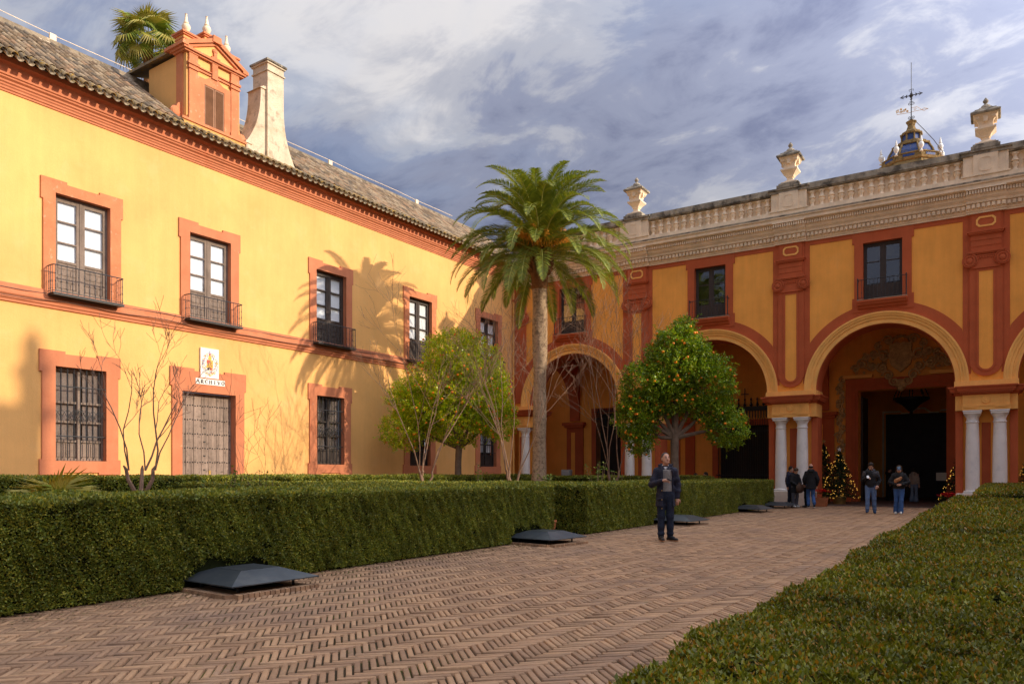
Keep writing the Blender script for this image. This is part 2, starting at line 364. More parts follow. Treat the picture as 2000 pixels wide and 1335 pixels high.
M['tilewhite'] = mk('ceramic_white', (.80, .78, .73), .3, .05, 6, .05, 30, .003, .45, fine=.03)
M['ink'] = mk('black_ink', (.02, .018, .018), .5, 0, 1, 0)
M['yel'] = mk('ceramic_yellow', (.72, .42, .06), .35, .25, 20, 0)
M['inkblue'] = mk('ceramic_blue', (.20, .24, .42), .35, .3, 22, 0)
M['inkred'] = mk('ceramic_red', (.50, .10, .06), .35, .2, 22, 0)
M['carved'] = mk('carved_stone', (.50, .32, .14), .85, .4, 7, .6, 22, .02, .2, fine=.2)
M['cable'] = mk('cable', (.10, .08, .07), .6, 0, 1, 0)
M['copper'] = mk('drainpipe_paint', (.70, .36, .10), .7, .15, 3, .1)
M['gold'] = mk('gilt_metal', (.62, .36, .07), .4, .2, 8, .1, 40, .003, .5, metal=.7)
# ------------------------------------------------------------------ ground
gm = MB(); gm.box(-400, 400, -300, 500, -1.0, -.06)
tag(gm.build('ground', M['paving']), kind='structure')
for (xa, xb, ya, yb) in ((-20.2, -8.3, -2, 33), (-.6, 9.5, -2, 33)):
    gm = MB(); gm.box(xa, xb, ya, yb, -.08, -.02); tag(gm.build('garden_bed', M['soil']), kind='structure')

# ------------------------------------------------------------------ archive building (left)
WA = radians(0.946)
AB = thing('archive_building', 'long sunlit ochre building with terracotta trim, balconies and a tiled roof', 'building', (-22.227, 34.6, 0), -(pi / 2 + WA))
def cells(mb, x0, x1, z0, z1, ops, y):
    xs = sorted({x0, x1} | {v for o in ops for v in (o[0], o[1])}); zs = sorted({z0, z1} | {v for o in ops for v in (o[2], o[3])})
    for i in range(len(xs) - 1):
        for j in range(len(zs) - 1):
            cx, cz = (xs[i] + xs[i + 1]) / 2, (zs[j] + zs[j + 1]) / 2
            if any(o[0] < cx < o[1] and o[2] < cz < o[3] for o in ops): continue
            mb.quad((xs[i], y, zs[j]), (xs[i + 1], y, zs[j]), (xs[i + 1], y, zs[j + 1]), (xs[i], y, zs[j + 1]))
def reveals(mb, o, y0, y1, floor=True):
    a, b, c, d = o
    mb.quad((a, y0, c), (a, y1, c), (a, y1, d), (a, y0, d)); mb.quad((b, y0, c), (b, y1, c), (b, y1, d), (b, y0, d))
    mb.quad((a, y0, d), (b, y0, d), (b, y1, d), (a, y1, d))
    if floor: mb.quad((a, y0, c), (b, y0, c), (b, y1, c), (a, y1, c))
UP = [22.76, 18.56, 13.13, 7.72, 2.32]
LOW = [22.82, 13.17, 7.75, 2.40]
DOOR = (17.585, 19.615, -.02, 4.11)
ops_up = [(c - .78, c + .78, 6.55, 9.37) for c in UP]
ops_lo = [(c - .72, c + .72, 1.76, 4.45) for c in LOW]
wm = MB(); cells(wm, 0, 36, -.05, 12.45, ops_up + ops_lo + [DOOR], 0)
wm.quad((36, 0, -.05), (36, -9, -.05), (36, -9, 12.45), (36, 0, 12.45))
wm.build('wall', M['ochre'], AB)
for o in ops_up + ops_lo + [DOOR]:
    rv = MB(); reveals(rv, o, .045, -.30 if o is DOOR else -.26, o is not DOOR)
    rv.build('window_reveal' if o is not DOOR else 'door_reveal', M['red'], AB)
    if o is DOOR: continue
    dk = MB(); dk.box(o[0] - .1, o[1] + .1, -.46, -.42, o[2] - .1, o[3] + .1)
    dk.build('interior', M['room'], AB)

def hood(c, hw, z0, ztop, ow, ear, notch, holew, holetop, y1):
    """surround outline: ears wider than the jambs, sunk middle on top, open below"""
    zt = ztop; ze = ztop - .62
    return [(c - hw, z0), (c - hw, ze), (c - hw - ear, ze), (c - hw - ear, zt), (c - hw * .42, zt), (c - hw * .42, zt - notch), (c + hw * .42, zt - notch), (c + hw * .42, zt),
            (c + hw + ear, zt), (c + hw + ear, ze), (c + hw, ze), (c + hw, z0), (c + holew, z0), (c + holew, holetop), (c - holew, holetop), (c - holew, z0)]
for i, c in enumerate(UP):
    mb = MB(); mb.prism(hood(c, 1.11, 6.55, 9.75, 0, .06, .075, .78, 9.37, 0), .05, 0)
    mb.build('window_surround', M['red_worn'] if i in (0, 3) else M['red'], AB)
for i, c in enumerate(LOW):
    mb = MB(); mb.prism(hood(c, 1.08, 1.76, 4.89, 0, .07, .075, .72, 4.45, 0), .05, 0)
    mb.prism([(c - 1.15, 1.36), (c - .5, 1.36), (c - .5, 1.42), (c + .5, 1.42), (c + .5, 1.36), (c + 1.15, 1.36), (c + 1.15, 1.80), (c + 1.081, 1.80), (c + 1.081, 1.757), (c - 1.081, 1.757), (c - 1.081, 1.80), (c - 1.15, 1.80)], .053, 0)
    mb.build('window_surround', M['red'], AB)
mb = MB(); mb.prism(hood(18.6, 1.37, -.05, 4.88, 0, .07, .08, 1.015, 4.11, 0), .05, 0); mb.build('door_surround', M['red'], AB)

# string course, cornice
sp = [(0, 6.05), (.05, 6.07), (.05, 6.13), (.085, 6.16), (.085, 6.22), (.13, 6.27), (.13, 6.33), (.07, 6.37), (.06, 6.55), (0, 6.58)]
mb = MB(); mb.sweepx(sp, .02, 36); mb.build('string_course', M['red'], AB, False)
cp = [(-.1, 11.72), (.03, 11.72), (.03, 11.77), (.06, 11.79), (.06, 11.84), (.09, 11.87), (.09, 11.91), (.13, 11.94), (.13, 11.99), (.19, 12.03), (.19, 12.07), (.23, 12.09), (.23, 12.14), (.14, 12.17), (.14, 12.40), (.24, 12.45), (.24, 12.64), (-.1, 12.87)]
mb = MB(); mb.sweepx(cp, -.1, 36); mb.build('cornice', M['red'], AB)
mb = MB()
pts = [(34 - i * .6, .068 + .012 * sin(i * 1.7), 6.47 + .05 * sin(i * .9) * sin(i * .31)) for i in range(57)]
mb.tube(pts, .011, 5); mb.tube([(x, .142, z - .21 + .012 * sin(x * 2.2)) for x, y, z in pts], .008, 5)
mb.build('cable', M['cable'], AB)

# upper french windows + balconies
fr = MB(); bx = lambda m, a, b, c, d, e=.04: m.box(a, b, -.2, -.2 + e + .03, c, d)
W2, ZB, ZT = .78, 6.56, 9.36
def leaf_frame(m, s):      # s=-1/+1 leaf
    a, b = (s * .035, s * (W2 - .05)); a, b = min(a, b), max(a, b)
    m.box(a, a + .085, -.2, -.135, ZB + .06, ZT - .07); m.box(b - .085, b, -.2, -.135, ZB + .06, ZT - .07)
    for z0, z1 in ((ZT - .16, ZT - .07), (ZB + .06, ZB + .15), (7.46, 7.53), (8.02, 8.065), (8.62, 8.665)):
        m.box(a + .085, b - .085, -.197, -.14, z0, z1)
    return a + .085, b - .085
fr.box(-W2 + .003, -W2 + .05, -.23, -.13, ZB, ZT - .003); fr.box(W2 - .05, W2 - .003, -.23, -.13, ZB, ZT - .003)
fr.box(-W2 + .05, W2 - .05, -.23, -.13, ZT - .07, ZT - .003); fr.box(-.035, .035, -.2, -.12, ZB + .02, ZT - .07); fr.box(-W2 + .05, W2 - .05, -.23, -.10, ZB, ZB + .055)
panes = []
for s in (-1, 1):
    a, b = leaf_frame(fr, s)
    for z0, z1 in ((7.53, 8.02), (8.065, 8.62), (8.665, ZT - .16)): panes.append((a, b, z0, z1))
fr_me = fr.mesh('window', M['wood']); frd_me = fr.mesh('window', M['wood_dark'])
pan = MB(); pan.box(0, 1, -.004, .004, 0, 1); pane_me = pan.mesh('pane', M['glass'])
bl = MB(); bl.box(0, 1, -.01, .0, 0, 1); blind_me = bl.mesh('blind', M['blind'])
pn = MB()
for s in (-1, 1):
    a, b = (.12, W2 - .135) if s > 0 else (-W2 + .135, -.12)
    pn.box(a - .002, b + .002, -.19, -.165, 6.71, 7.46)
    k = 4; h = .75 / k
    for r in range(k):
        z = 6.71 + r * h
        half = (b - a) / 2
        if r % 2: pn.box(a + .02, a + half - .02, -.165, -.15, z + .025, z + h - .02); pn.box(a + half + .02, b - .02, -.165, -.15, z + .025, z + h - .02)
        else: pn.box(a + .02, a + half * .6, -.165, -.15, z + .025, z + h - .02); pn.box(a + half * .7, b - .02, -.165, -.15, z + .025, z + h - .02)
pn_me = pn.mesh('door_panel', M['wood']); pnd_me = pn.mesh('door_panel', M['wood_dark'])
bal = MB()
bal.box(-1.0, 1.0, .052, .40, 6.405, 6.44); bal.box(-1.02, 1.02, .132, .42, 6.44, 6.465)
bal.box(-.96, .96, .06, .30, 6.465, 6.50)
bal.tube([(-1.0, .06, 7.24), (-1.0, .36, 7.24)], .014, 6); bal.tube([(1.0, .06, 7.24), (1.0, .36, 7.24)], .014, 6)
bal.tube([(-1.0, .12, 7.24), (-1.0, .34, 7.24), (-.985, .375, 7.24), (-.95, .39, 7.24), (.95, .39, 7.24), (.985, .375, 7.24), (1.0, .34, 7.24), (1.0, .12, 7.24)], .016, 6)
bal.tube([(-1.0, .06, 6.52), (-1.0, .39, 6.52), (1.0, .39, 6.52), (1.0, .06, 6.52)], .010, 5)
bal_me = bal.mesh('balcony', M['ironblue'])
br = MB(); br.lathe([(.009, 0), (.009, .10), (.017, .12), (.009, .14), (.009, .30), (.019, .33), (.009, .36), (.009, .52), (.017, .54), (.009, .56), (.009, .775)], 6)
bar_me = br.mesh('baluster', M['ironblue'])
for i, c in enumerate(UP):
    wo = inst('window', fr_me if i < 2 else frd_me, AB, (c, 0, 0))
    for (a, b, z0, z1) in panes:
        inst('pane', pane_me, wo, (a - .004, -.17, z0 - .004), (0, 0, 0), (b - a + .008, 1, z1 - z0 + .008))
    for s in (-1, 1):
        a, b = (.10, W2 - .11) if s > 0 else (-W2 + .11, -.10)
        inst('blind', blind_me, wo, (a, -.215, 7.44), (0, 0, 0), (b - a, 1, ZT - .12 - 7.44))
    inst('door_panel', pn_me if i < 2 else pnd_me, wo)
    bo = inst('balcony', bal_me, AB, (c, 0, 0))
    for k in range(13): inst('baluster', bar_me, bo, (-.95 + 1.9 * k / 12, .39, 6.465))
    for s in (-1, 1):
        for k in range(3): inst('baluster', bar_me, bo, (s * 1.0, .12 + .10 * k, 6.465))

# lower barred windows
lw = MB(); W3 = .72
lw.box(-W3 + .003, -W3 + .06, -.24, -.14, 1.765, 4.445); lw.box(W3 - .06, W3 - .003, -.24, -.14, 1.765, 4.445)
lw.box(-W3 + .06, W3 - .06, -.24, -.14, 4.36, 4.445); lw.box(-.05, .05, -.22, -.13, 1.79, 4.36); lw.box(-W3 + .06, W3 - .06, -.24, -.14, 1.765, 1.83)
for s in (-1, 1):
    a, b = (.05, W3 - .06) if s > 0 else (-W3 + .06, -.05)
    for z in (2.30, 2.86, 3.42): lw.box(a, b, -.21, -.15, z, z + .06)
    lw.box(a, b, -.215, -.19, 1.83, 2.30)
    m_ = (a + b) / 2
    for q in (a + .03, m_ + .015): lw.box(q, q + (b - a) / 2 - .05, -.19, -.17, 1.88, 2.26)
lw_me = lw.mesh('window', M['wood']); lwd_me = lw.mesh('window', M['wood_dark'])
shm = MB()
for s in (-1, 1):
    a, b = (.07, W3 - .09) if s > 0 else (-W3 + .09, -.14)
    for q in range(3):
        x = a + (b - a) * q / 3
        shm.box(x, x + (b - a) / 3 - .025, -.275, -.25, 2.32, 4.36)
sh_me = shm.mesh('shutter', M['wood'])
grl = MB()
for z in (2.47, 3.90): grl.tube([(-W3, -.03, z), (W3, -.03, z)], .017, 6)
def spiral(mb, cx, cz, y, r0, turns, a0, sgn, rad=.007, n=18):
    mb.tube([(cx + r0 * (1 - .8 * t / n) * cos(a0 + sgn * 2 * pi * turns * t / n), y, cz + r0 * (1 - .8 * t / n) * sin(a0 + sgn * 2 * pi * turns * t / n)) for t in range(n + 1)], rad, 5)
for k in range(8):
    x = -W3 + 2 * W3 * (k + .5) / 8
    for q, (sa, sz) in enumerate(((1, 1), (-1, 1))):
        grl.tube([(x - sa * .09, -.02, 3.10 - .12), (x - sa * .03, -.02, 3.10), (x, -.02, 3.10 + .06), (x + sa * .09, -.02, 3.10 + .13)], .008, 5)
for (dx, dz, a0, sg) in ((-.10, .06, 0, 1), (.10, .06, pi, -1), (-.1, -.08, 0, -1), (.1, -.08, pi, 1), (0, .13, -pi / 2, 1), (0, -.15, pi / 2, 1), (-.24, -.09, 0, 1), (.24, -.09, pi, -1)):
    spiral(grl, dx, 3.10 + dz, -.005, .085, 1.3, a0, sg)
grl_me = grl.mesh('grille', M['iron'])
bb = MB(); bb.tube([(0, 0, 0), (0, 0, 2.66)], .0135, 6); gbar_me = bb.mesh('grille_bar', M['iron'])
for i, c in enumerate(LOW):
    wo = inst('window', lw_me if i == 0 else lwd_me, AB, (c, 0, 0))
    if i < 2: inst('shutter', sh_me, wo)
    for s in (-1, 1):
        a, b = (.05, W3 - .06) if s > 0 else (-W3 + .06, -.05)
        for z0, z1 in ((2.36, 2.86), (2.92, 3.42), (3.48, 4.36)):
            inst('pane', pane_me, wo, (a, -.232, z0), (0, 0, 0), (b - a, 1, z1 - z0))
    if i == 3:
        inst('blind', blind_me, wo, (-W3 + .06, -.30, 2.5), (0, 0, 0), (2 * W3 - .12, 1, 1.8))
    go = inst('grille', grl_me, AB, (c, 0, 0))
    for k in range(7): inst('grille_bar', gbar_me, go, (-W3 + 2 * W3 * (k + 1) / 8, -.03, 1.775))

# plank door with studs
d0, d1 = DOOR[0], DOOR[1]
db = MB(); db.box(d0 + .003, d1 - .003, -.30, -.27, 0, 4.10); dr = db.build('door', M['wood_dark'], AB)
n_ = 7; wp = (d1 - d0) / n_
for i in range(n_):
    b = MB(); zt = 4.085; b.box(d0 + i * wp + .008, d0 + (i + 1) * wp - .008, -.27, -.225 + .004 * rnd.random(), .03, zt)
    b.build('plank', M['doorwood'], dr)
st = MB()
for r in range(8):
    z = .35 + r * .475
    for k in range(21):
        x = d0 + .07 + (d1 - d0 - .14) * k / 20
        st.lathe([(.026, 0), (.018, .016), (.004, .024)], 6, (x, -.221, z + .012 * sin(k * 2.1 + r)), 'y')
for r in range(7): st.box(18.63 - .03, 18.63 + .03, -.225, -.20, .55 + r * .475, .59 + r * .475)
tag(st.build('door_studs', M['iron'], dr), kind='stuff')
lk = MB(); lk.box(18.40, 18.47, -.222, -.2, 1.36, 1.5); lk.box(18.41, 18.46, -.222, -.2, 1.22, 1.3); lk.build('lock_plate', M['brass'], dr)

# ceramic coat-of-arms panel and ARCHIVO plate (generic heraldic pattern)
def plate(name, c, z0, z1, hw, y): b = MB(); b.box(c - hw, c + hw, 0, y, z0, z1); return b.build(name, M['tilewhite'], AB)
pz0, pz1, pc, phw = 4.615, 5.615, 18.615, .345
cp_ = plate('tile_panel', pc, pz0, pz1, phw, .062)
tj = MB()
for i in range(1, 4): tj.box(pc - phw + 2 * phw * i / 4 - .002, pc - phw + 2 * phw * i / 4 + .002, .062, .0632, pz0, pz1)
for i in range(1, 6): tj.box(pc - phw, pc + phw, .062, .0634, pz0 + i / 6 - .002, pz0 + i / 6 + .002)
tj.build('tile_joints', mk('joint_grey', (.55, .53, .48), .8, 0, 1, 0), cp_)
deco = {'yel': MB(), 'inkblue': MB(), 'inkred': MB(), 'ink': MB()}
r2 = random.Random(5)
zc = 5.08
for i in range(230):
    a = r2.random() * 2 * pi; rr = .15 + .16 * sqrt(r2.random())
    x = rr * cos(a); z = rr * 1.22 * sin(a)
    q = r2.choice(['yel', 'inkblue', 'inkblue', 'yel', 'inkblue', 'yel', 'inkred'])
    s_ = .008 + .014 * r2.random(); rot = r2.random() * pi
    pts = [(pc + x + s_ * 1.6 * cos(rot + k * pi / 2) * (1 if k % 2 else .5), zc + z + s_ * 1.6 * sin(rot + k * pi / 2) * (1 if k % 2 else .5)) for k in range(4)]
    deco[q].prism(pts, .0655 + .0002 * (i % 10), .0635, False)
for (x0, x1, z0, z1, q) in ((-.12, -.003, .02, .14, 'yel'), (.003, .12, .02, .14, 'inkred'), (-.12, -.003, -.11, .015, 'yel'), (.003, .12, -.11, .015, 'yel'), (-.1, -.005, -.2, -.115, 'inkred'), (.02, .09, -.2, -.12, 'ink'),
                            (-.06, .06, .15, .22, 'yel'), (-.045, .045, .225, .29, 'yel'), (-.03, .03, .295, .36, 'inkred'), (-.018, .018, .365, .45, 'inkblue'), (-.035, .035, -.40, -.36, 'yel')):
    deco[q].box(pc + x0, pc + x1, .0635, .0685, zc + z0, zc + z1)
for i in range(60):
    x = -.12 + .24 * r2.random(); z = -.2 + .34 * r2.random()
    deco[r2.choice(['inkblue', 'inkred', 'ink', 'yel'])].box(pc + x, pc + x + .02, .0685, .0695 + .0001 * i, zc + z, zc + z + .014)
for q, m_ in deco.items(): tag(m_.build('painted_arms', M[q], cp_), kind='stuff')
AC, AZ0, AZ1 = 18.585, 4.385, 4.575
ap = plate('name_plate', AC, AZ0, AZ1, .555, .062)
lt = MB()
def stroke(x0, z0, x1, z1, wd):
    dx, dz = x1 - x0, z1 - z0; l_ = hypot(dx, dz); nx, nz = -dz / l_ * wd / 2, dx / l_ * wd / 2
    P = [(x0 + nx, z0 + nz), (x1 + nx, z1 + nz), (x1 - nx, z1 - nz), (x0 - nx, z0 - nz)]
    lt.prism([(cx_ - x * 1.0, bz_ + z) for x, z in P], .0655 + stroke.k, .062, False); stroke.k = (stroke.k + .0003) % .003
stroke.k = 0
TH, TN, H = .030, .015, .122
serif = lambda x, z, w_=.026: stroke(x - w_, z, x + w_, z, .010)
def arc(cx, cz, rx, rz, a0, a1, wfun, n=14):
    for i in range(n):
        a = a0 + (a1 - a0) * i / n; b = a0 + (a1 - a0) * (i + 1.15) / n
        stroke(cx + rx * cos(a), cz + rz * sin(a), cx + rx * cos(b), cz + rz * sin(b), wfun((a + b) / 2))
bz_ = AZ0 + .034
for i, ch in enumerate('ARCHIVO'):
    cx_ = AC + .475 - i * .1585
    if ch == 'A': stroke(-.048, 0, 0, H, TN); stroke(.048, 0, 0, H, TH); stroke(-.028, .042, .028, .042, .011); serif(-.048, .004); serif(.048, .004)
    if ch == 'R': stroke(-.035, 0, -.035, H, TH); serif(-.035, .004); serif(-.035, H - .004, .022); arc(-.02, H - .034, .046, .030, pi / 2, -pi / 2, lambda a: TN + .014 * cos(a) ** 2, 10); stroke(-.02, .058, .045, 0, TH * .9); serif(.047, .004, .016)
    if ch == 'C': arc(.005, H / 2, .050, H / 2 - .006, radians(48), radians(312), lambda a: TN + .016 * cos(a) ** 2, 18); stroke(.040, H - .03, .040, H - .002, .012)
    if ch == 'H': stroke(-.036, 0, -.036, H, TH); stroke(.036, 0, .036, H, TH); stroke(-.036, H / 2, .036, H / 2, .011); [serif(x, z, .024) for x in (-.036, .036) for z in (.004, H - .004)]
    if ch == 'I': stroke(0, 0, 0, H, TH); serif(0, .004); serif(0, H - .004)
    if ch == 'V': stroke(-.046, H, 0, 0, TH); stroke(.046, H, 0, 0, TN); serif(-.046, H - .004); serif(.046, H - .004)
    if ch == 'O': arc(0, H / 2, .046, H / 2 - .006, 0, 2 * pi, lambda a: TN + .016 * cos(a) ** 2, 20)
lt.build('lettering', M['ink'], ap)

# ------------------------------------------------------------------ tiled roof
TH_ = radians(35.5); CT, ST = cos(TH_), sin(TH_); EY, EZ = .60, 12.46
rp = lambda t, dn=0.0: (EY - t * CT + dn * ST, EZ + t * ST + dn * CT)   # point on slope, dn along normal
roof = MB(); TL = 4.75
a0_, a1_ = rp(.12, -.06), rp(TL, -.06)
roof.quad((-1.2, *a0_), (36, *a0_), (36, *a1_), (-1.2, *a1_))
RO = roof.build('roof', M['mortar'], AB)
rw = MB(); y0_, z0_ = rp(TL)
rw.sweepx([(y0_ + .30, z0_ - .25), (y0_ + .22, z0_ + .12), (y0_ - .05, z0_ + .22), (y0_ - .30, z0_ + .16), (y0_ - .45, z0_ - .6)], -1.2, 36)
rw.build('ridge', M['mortar'], RO)
def tile_arr(r0, r1, ln, th, cover, inner):
    """tapered half-pipe along +t (y up the slope), front end at t=0"""
    n = 6; V = []; s = 1 if cover else -1
    for rr_, t in ((r0, 0), (r1, ln)):
        for i in range(n + 1):
            a = pi * i / n; V.append((rr_ * cos(a), t, s * rr_ * sin(a) * .95))
    for i in range(n + 1):
        a = pi * i / n; V.append(((r0 - th) * cos(a), 0, s * (r0 - th) * sin(a) * .95))
    if inner:
        for i in range(n + 1):
            a = pi * i / n; V.append(((r1 - th) * cos(a), ln, s * (r1 - th) * sin(a) * .95))
    F = []
    for i in range(n):
        F.append((i, i + 1, n + 2 + i, n + 1 + i)); F.append((i, 2 * (n + 1) + i, 2 * (n + 1) + i + 1, i + 1))
        if inner: F.append((2 * (n + 1) + i, 3 * (n + 1) + i, 3 * (n + 1) + i + 1, 2 * (n + 1) + i + 1))
    return np.array(V), np.array(F)
cvV, cvF = tile_arr(.098, .075, .44, .018, True, True); chV, chF = tile_arr(.095, .075, .44, .018, False, True)
cv_me = npmesh('roof_tile', cvV, cvF, M['tile_eave']); ch_me = npmesh('roof_tile', chV, chF, M['tile_channel']); cv2_me = npmesh('roof_tile', cvV, cvF, M['tile'])
cvV2, cvF2 = tile_arr(.092, .072, .44, .016, True, False); chV2, chF2 = tile_arr(.090, .072, .44, .016, False, False)
SPC, EXP = .262, .345
Rt = Matrix.Rotation(pi - TH_, 4, 'X')    # local +y up-slope (towards -y, +z); flips z so use explicit basis below
bas = np.array([(1, 0, 0), (0, -CT, ST), (0, ST, CT)]).T   # columns: tile x, up-slope, normal
eul = Matrix((bas @ np.diag([-1, 1, 1])).tolist()).to_euler()
ncol = int(37 / SPC); nrow = int(TL / EXP)
AV, AF = [], []; off = 0; placed = 0
DOR = (17.0, 19.85); CHM = (14.85, 17.05)
for c in range(ncol):
    x = -1.1 + c * SPC
    for r in range(nrow):
        if r > 0 and (DOR[0] < x < DOR[1] or (CHM[0] < x < CHM[1] and r < 3)): continue
        for cover in (True, False):
            xx = x + (0 if cover else SPC / 2) + rnd.uniform(-.008, .008)
            t = r * EXP + rnd.uniform(-.015, .015) - (.05 if (r == 0 and not cover) else 0); dn = (.055 if cover else .035) + rnd.uniform(-.006, .006) + .025 * (r > 0)
            near = 1.0 < x < 25.5
            if near and ((r == 0) or (r == 1 and cover and x > 12.0 and placed < 300)) and placed < 300:
                me = cv_me if (cover and r == 0) else (ch_me if r == 0 else cv2_me)
                yy, z_ = rp(t, dn); o = inst('roof_tile', me, RO, (xx, yy, z_), eul); placed += 1
                o.rotation_euler = (eul[0], eul[1], eul[2]); continue
            V, F = (cvV2, cvF2) if cover else (chV2, chF2)
            q = V.copy(); q[:, 0] *= 1 + .08 * rnd.uniform(-1, 1)
            q = q @ bas.T; yy, z_ = rp(t, dn); q += (xx, yy, z_)
            AV.append(q); AF.append(F + off); off += len(q)
tag(inst('roof_tiles', npmesh('roof_tiles', np.concatenate(AV), np.concatenate(AF), M['tile']), RO), kind='stuff')
# striped glazed ridge and lightning wire
yz = (y0_ - .12, z0_ + .20)
for k in range(22):
    b = MB(); b.bevbox(0, .56, -.05, .05, 0, .085, .02); b.build('ridge_tile', M['blue' if k % 2 else 'white'], RO, False, (34.3 - .57 * (k + 4), yz[0], yz[1]))
wr = MB(); wr.tube([(34 - i * 1.5, yz[0] - .05, yz[1] + .30 + .02 * sin(i * 2.1)) for i in range(23)], .012, 5)
for i in range(0, 23, 4): wr.box(33.9 - i * 1.5, 34.1 - i * 1.5, yz[0] - .09, yz[0] - .01, yz[1] - .05, yz[1] + .31)
wr.build('lightning_wire', M['stone'], RO)
mt = MB()
for i in range(26):
    x = rnd.uniform(1, 33); yy, z_ = rp(TL - .1 - .1 * rnd.random(), .06)
    mt.lathe([(.12 + .1 * rnd.random(), -.05), (.07, .06), (.01, .10)], 6, (x, yy, z_))
tag(mt.build('mortar_lumps', M['lime'], RO), kind='stuff')

# ------------------------------------------------------------------ dormer
dm = MB(); DC = 18.41
dm.mi = 0
dm.box(DC - 1.02, DC + 1.02, -2.2, -.02, 12.35, 15.32)            # body
dm.mi = 1
dm.box(DC - 1.22, DC + 1.22, -.55, .06, 12.40, 12.78); dm.box(DC - 1.24, DC + 1.24, -.57, .10, 13.02, 13.10)
dm.mi = 0; dm.sweepx([(-.5, 12.78), (.05, 12.78), (.03, 12.9), (.06, 13.02), (-.5, 13.02)], DC - 1.21, DC + 1.21)
dm.mi = 1
for s in (-1, 1):
    c = DC + s * .80
    dm.box(c - .155, c + .155, -.02, .045, 13.10, 14.78); dm.box(c - .18, c + .18, -.02, .07, 13.10, 13.24)
    dm.box(c - .19, c + .19, -.02, .085, 14.78, 14.84); dm.box(c - .17, c + .17, -.02, .06, 14.84, 14.92); dm.box(c - .21, c + .21, -.02, .10, 14.92, 15.0); dm.box(c - .16, c + .16, -.02, .055, 15.0, 15.30)
    # side pilasters on the return
    xs = DC + s * 1.02
    for yy in (-.35,): dm.box(min(xs, xs + s * .05), max(xs, xs + s * .05), yy - .17, yy + .17, 13.10, 15.30)
dm.box(DC - .61, DC + .61, -.02, .03, 14.84, 14.90); dm.box(DC - .61, DC + .61, -.02, .045, 14.94, 14.98); dm.box(DC - .11, DC + .11, -.02, .07, 14.78, 15.32)
# surround with shaped head
hw_ = .385
dm.prism([(DC - .64, 13.10), (DC - .64, 14.42), (DC - .69, 14.42), (DC - .69, 14.66), (DC - .36, 14.66), (DC - .28, 14.70), (DC - .16, 14.80), (DC - .10, 14.86), (DC + .10, 14.86), (DC + .16, 14.80), (DC + .28, 14.70), (DC + .36, 14.66), (DC + .69, 14.66), (DC + .69, 14.42), (DC + .64, 14.42), (DC + .64, 13.10),
          (DC + hw_, 13.10), (DC + hw_, 14.48), (DC - hw_, 14.48), (DC - hw_, 13.10)], .025, -.02, False)
# cornice + pediment
dm.box(DC - 1.14, DC + 1.14, -.6, .08, 15.30, 15.36); dm.box(DC - 1.20, DC + 1.20, -.66, .14, 15.36, 15.43)
for s in (-1, 1):
    P = [(DC + s * 1.27, 15.43), (DC + s * 1.27, 15.53), (DC, 16.16), (DC, 16.02), (DC + s * 1.05, 15.50), (DC + s * 1.05, 15.43)]
    dm.prism(P, .17 if s > 0 else .168, -.9)
    P = [(DC + s * 1.03, 15.432), (DC + s * 1.03, 15.49), (DC, 16.0), (DC, 15.92), (DC + s * .86, 15.49), (DC + s * .86, 15.432)]
    dm.prism(P, .10, -.5)
dm.mi = 0; dm.prism([(DC - .95, 15.433), (DC + .95, 15.433), (DC, 15.98)], .03, -.6)
dm.mi = 1; dm.box(DC - .16, DC + .16, .03, .12, 15.44, 15.50); dm.lathe([(.11, 0), (.09, .05), (.03, .08)], 8, (DC, .03, 15.72), 'y'); dm.box(DC - .06, DC + .06, .03, .09, 15.52, 15.66); dm.prism([(DC - .17, 15.98), (DC + .17, 15.98), (DC + .15, 16.2), (DC - .15, 16.2)], .20, -.2)
# scroll brackets at the foot
for s in (-1, 1):
    x = DC + s * 1.12
    dm.prism([(x - s * .1, 13.1), (x + s * .32, 13.1), (x + s * .34, 13.22), (x + s * .25, 13.40), (x + s * .12, 13.46), (x + s * .05, 13.62), (x - s * .1, 13.70)], -.25, -.6)
    dm.lathe([(.17, 0), (.17, .02), (.12, .06), (.05, .07)], 14, (x + s * .16, -.25, 13.30), 'y')
DM = dm.build('dormer', [M['ochre'], M['red_worn']], AB)
# dormer roof
b = MB()
for s in (-1, 1): b.prism([(DC, 15.78), (DC + s * 1.22, 15.38), (DC + s * 1.22, 15.47), (DC, 15.88)], -.85, -3.4)
b.build('dormer_roof', M['tile_eave'], DM)
# louvred shutters
for s in (-1, 1):
    a, bq = (DC + .006, DC + hw_ - .004) if s > 0 else (DC - hw_ + .004, DC - .006)
    b = MB(); b.box(a, a + .045, -.019, .012, 13.11, 14.475); b.box(bq - .045, bq, -.019, .012, 13.11, 14.475); b.box(a + .045, bq - .045, -.019, .012, 13.11, 13.16); b.box(a + .045, bq - .045, -.019, .012, 14.42, 14.475)
    so = b.build('shutter', M['shutter'], DM)
    b = MB(); b.box(0, bq - a - .09, -.004, .004, -.026, .026); me = b.mesh('slat', M['shutter'])
    for k in range(30): inst('slat', me, so, (a + .045, -.004, 13.185 + k * .0418), (radians(-40), 0, 0))
